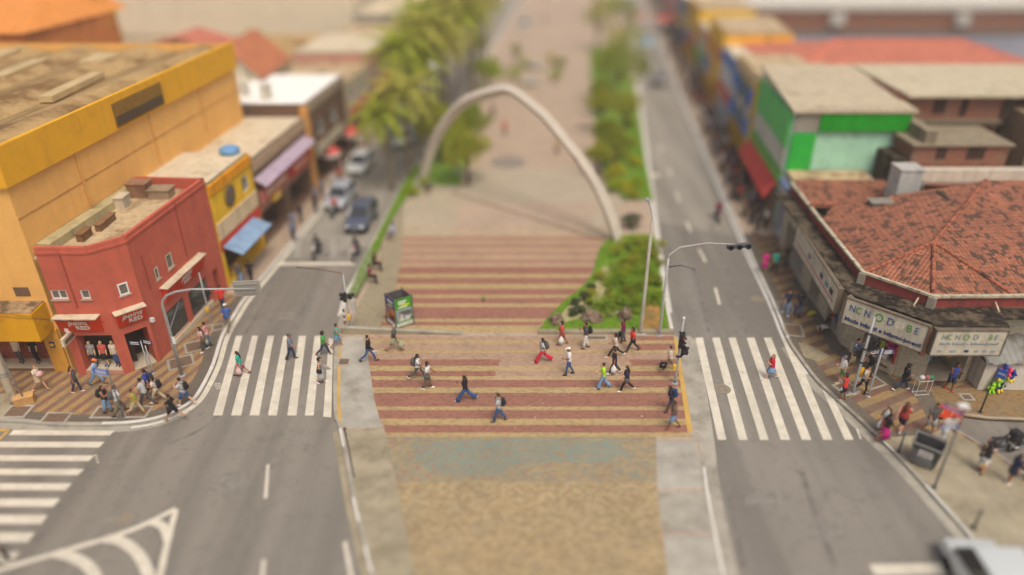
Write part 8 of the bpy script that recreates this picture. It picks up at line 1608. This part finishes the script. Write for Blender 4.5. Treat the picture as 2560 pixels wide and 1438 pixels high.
m = MB(); ln_ = W2([(1346, 834), (1684, 834)], KZ); strip(m, ln_, .0, .24, KZ + .18); m.v = m.v; a_, b_ = ln_; m.prism([(a_[0], a_[1] - .14), (b_[0], b_[1] - .14), (b_[0], b_[1] + .12), (a_[0], a_[1] + .12)], KZ, KZ + .2); structure(m.build('garden_front_kerb', CONCD))
lawn('garden_lawn', 'bright green lawn around the rock garden at the right plaza corner', GP, KZ + .16, .1, 420, LGR)
PLB = W2([(874, 742), (900, 682), (950, 586), (1003, 480), (1040, 420), (1052, 425), (1018, 500), (975, 565), (925, 690), (893, 748)], KZ)
m = MB(); m.prism(PLB, KZ, KZ + .3, 0, top=1); structure(m.build('left_planter_bed', [KERB, GRASS]))
lawn('left_planter_grass', 'long strip of bright grass in the left planter', PLB, KZ + .3, .2, 260, LGR, blade=.16, seed=6)
RPB = W2([(1592, 255), (1612, 400), (1632, 505), (1560, 505), (1512, 440), (1490, 330), (1480, 250), (1475, 120), (1560, 120)], KZ)
m = MB(); m.prism(RPB, KZ, KZ + .22, 0, top=1); structure(m.build('right_planting_strip', [KERB, GRASS]))
lawn('right_strip_grass', 'strip of bright grass between the bushes and the right road', W2([(1578, 300), (1600, 345), (1626, 500), (1585, 503), (1570, 400)], KZ), KZ + .2, .2, 160, LGR, blade=.2, seed=7)
LPB = W2([(1130, 300), (1215, 200), (1150, 470), (1060, 470), (1078, 400)], KZ); m = MB(); m.prism(LPB, KZ, KZ + .2, 0, top=1); structure(m.build('left_tree_bed', [KERB, GRASS]))
# ---- the rock garden
for i, (u, v, fl, nf, lb) in enumerate(((1503, 782, 1.05, 30, 'big cycad at the front of the rock garden'), (1538, 768, .85, 24, 'smaller cycad behind the front rocks'), (1577, 775, 1.05, 28, 'golden cycad beside the concrete lamp post'), (1630, 755, 1.0, 26, 'dark cycad between the lamp posts and the road'), (1532, 712, .9, 26, 'bright cycad in the middle of the rock garden'), (1590, 722, 1.0, 26, 'leafy cycad right of the middle of the garden'), (1610, 690, 1.1, 26, 'green cycad at the back right of the garden'))):
    palm('cycad', lb, *G2(u, v, KZ + .16), .25 if i else .4, fl, nf, 140 + i, 'cycads in the rock garden', LFC, .75, .13, KZ + .16, 'cycad', 20, .055)
for i, (u, v, h, r, lm, lb) in enumerate(((1432, 790, .55, .38, LFG, 'grey green shrub at the left tip of the gravel'), (1452, 783, .6, .4, LFG, 'larger grey green shrub by the front rock'), (1438, 765, .55, .34, LFG, 'small grey green shrub at the gravel edge'), (1461, 752, .7, .42, LFG, 'silvery shrub in the middle of the gravel'), (1478, 728, .6, .4, LFG, 'silvery shrub farther up the gravel'), (1500, 700, .7, .5, LF1, 'green shrub at the gravel bend'), (1545, 690, 1.0, .8, LF2, 'dense dark shrub in the middle back of the garden'), (1580, 665, 1.1, .9, LF1, 'dense green shrub at the back of the garden'), (1618, 650, 1.1, .9, LF2, 'dense dark shrub beside the road at garden back'), (1540, 640, 1.0, .8, LF1, 'dense green shrub near the arch foot'), (1560, 618, .9, .8, LF3, 'yellow green shrub at the far tip of the garden'), (1605, 618, 1.0, .85, LF1, 'round green shrub at the far right of the garden'), (1565, 735, .7, .5, LF2, 'dark shrub between the cycads'), (1640, 712, .9, .6, LF2, 'dark green shrub at the road side of the garden'), (1525, 745, .5, .4, LF1, 'low green shrub behind the big cycad'))):
    shrub('garden_shrub', lb, *G2(u, v, KZ + .16), h, r, lm, 520, KZ + .16, 'shrubs in the rock garden', 200 + i, .11, .05)
for i in range(38):
    rg = random.Random(900 + i); u, v = rg.uniform(1440, 1650), rg.uniform(605, 775); lo_ = 1395 + (790 - v) * .72
    if u < lo_ + 45: u = lo_ + 45 + rg.uniform(10, 60)
    if u > 1655: continue
    lm = [LF1, LF2, LFC, LF3, LF2][i % 5]; shrub('garden_shrub', ['mid green filler shrub', 'dark green filler shrub', 'olive filler shrub', 'bright green filler shrub', 'deep green filler shrub'][i % 5] + ' in the dense planting of the rock garden', *G2(u, v, KZ + .16), rg.uniform(.35, .75), rg.uniform(.3, .6), lm, 330, KZ + .16, 'shrubs in the rock garden', 950 + i, .12, .06)
def rock(label, u, v, w_, d_, h, seed, rz=0):
    rng = random.Random(seed); t = thing('garden_rock', label, 'rock', (*G2(u, v, KZ + .16), KZ + .1), rz, 'rocks in the garden'); bm_ = bmesh.new(); bmesh.ops.create_icosphere(bm_, subdivisions=4, radius=1)
    from mathutils import noise as mn
    for q in bm_.verts:
        p = q.co.copy(); k = 1 + .42 * mn.noise(p * 1.1 + V3(seed, 0, 0)) + .2 * mn.noise(p * 2.4 + V3(0, seed, 0)) + .05 * mn.noise(p * 7 + V3(0, 0, seed)); q.co = V3(p.x * w_ * k, p.y * d_ * k, max(-.1, p.z * h * k * 1.0 + h * .3))
    me = bpy.data.meshes.new('stone'); bm_.to_mesh(me); bm_.free(); me.materials.append(ROCKM); o = bpy.data.objects.new('stone', me); COL.objects.link(o); o.parent = t
    for k in range(2):
        m = MB(); m.ball((w_ * .7 * (1 - 2 * k), -d_ * .5, .05), .16, .13, .12, 9, 6, f=lambda x, y, z: (x + .2 * mn.noise(V3(x, y, z) * 2), y, z)); m.build('stone_chip', ROCKM, t)
    return t
rock('brown jagged rock at the left tip of the garden lawn', 1393, 808, .42, .3, .55, 3); rock('broad brown rock in the middle front of the garden', 1478, 800, .58, .4, .55, 8); rock('tall dark rock near the lamp post in the garden', 1562, 796, .38, .3, .62, 15); rock('low flat rock behind the broad brown rock', 1518, 788, .42, .22, .22, 21)
# ---- behind the coral shed, upper left
broad_tree('yard_tree', 'yellowish tree behind the coral roof at the upper left', -41.0, 74, 15.5, 3.0, LFY, 1500, seed=300)
for u, v, lb in ((650, 195, 'small dark tree beside the white gabled house'), (1020, 95, 'shrubby tree by the beige warehouse corner')):
    broad_tree('yard_tree', lb, *G2(u, v, 0), 6.5, 1.6, LF2, 900, seed=int(u))
# ================================================================ LIGHT, SKY, CAMERA
w = bpy.data.worlds.new('World'); sc.world = w; w.use_nodes = True; nt = w.node_tree
sky = nt.nodes.new('ShaderNodeTexSky'); sky.sky_type = 'NISHITA'; sky.sun_disc = False
SUN_EL, SUN_AZ = R(63), R(156)
sky.sun_elevation = SUN_EL; sky.sun_rotation = SUN_AZ; sky.air_density = 1.0; sky.dust_density = 8.0; sky.ozone_density = 0.3; sky.altitude = 0
bg = nt.nodes['Background']; bg.inputs['Strength'].default_value = .15; nt.links.new(sky.outputs[0], bg.inputs['Color'])
sun = bpy.data.lights.new('sun', 'SUN'); sun.energy = 1.5; sun.angle = R(18); sun.color = (1, .96, .88)
so = bpy.data.objects.new('sun', sun); COL.objects.link(so)
sd = Vector((math.sin(SUN_AZ) * math.cos(SUN_EL), math.cos(SUN_AZ) * math.cos(SUN_EL), math.sin(SUN_EL)))
so.rotation_euler = sd.to_track_quat('Z', 'Y').to_euler()
cam = bpy.data.cameras.new('camera'); co = bpy.data.objects.new('camera', cam); COL.objects.link(co); sc.camera = co
co.location = (0, 0, CAM_H); co.rotation_euler = (math.pi / 2 - PITCH, 0, 0)
cam.sensor_fit = 'HORIZONTAL'; cam.sensor_width = 360.0; cam.lens = 360.0 * FPX / 2560; cam.shift_y = 0
cam.clip_start = .5; cam.clip_end = 2000
cam.dof.use_dof = True; cam.dof.focus_distance = 37.6; cam.dof.aperture_fstop = cam.lens * 1e-3 / 1.15
sc.view_settings.view_transform = 'Standard'; sc.view_settings.look = 'None'; sc.view_settings.gamma = 1; sc.view_settings.exposure = -0.2
sc.render.engine = 'CYCLES'; sc.cycles.use_denoising = True
sc.cycles.max_bounces = 5; sc.cycles.diffuse_bounces = 3; sc.cycles.transparent_max_bounces = 6

# thin haze volume, added to fade the distance and lift the darks
hz_ = MB(); hz_.box(-310, 310, -70, 430, -1.1, 24.5); m_, nt_, b_n = new_mat('fade_haze'); nt_.nodes.remove(b_n); pv = nt_.nodes.new('ShaderNodeVolumePrincipled')
pv.inputs['Density'].default_value = .0008; pv.inputs['Color'].default_value = (.97, .95, .92, 1); pv.inputs['Anisotropy'].default_value = .1
nt_.links.new(pv.outputs[0], nt_.nodes['Material Output'].inputs['Volume']); ho = hz_.build('haze', m_); ho['kind'] = 'stuff'; ho['label'] = 'thin haze added to fade the far end of the streets'; ho['category'] = 'haze'
sc.cycles.volume_bounces = 1
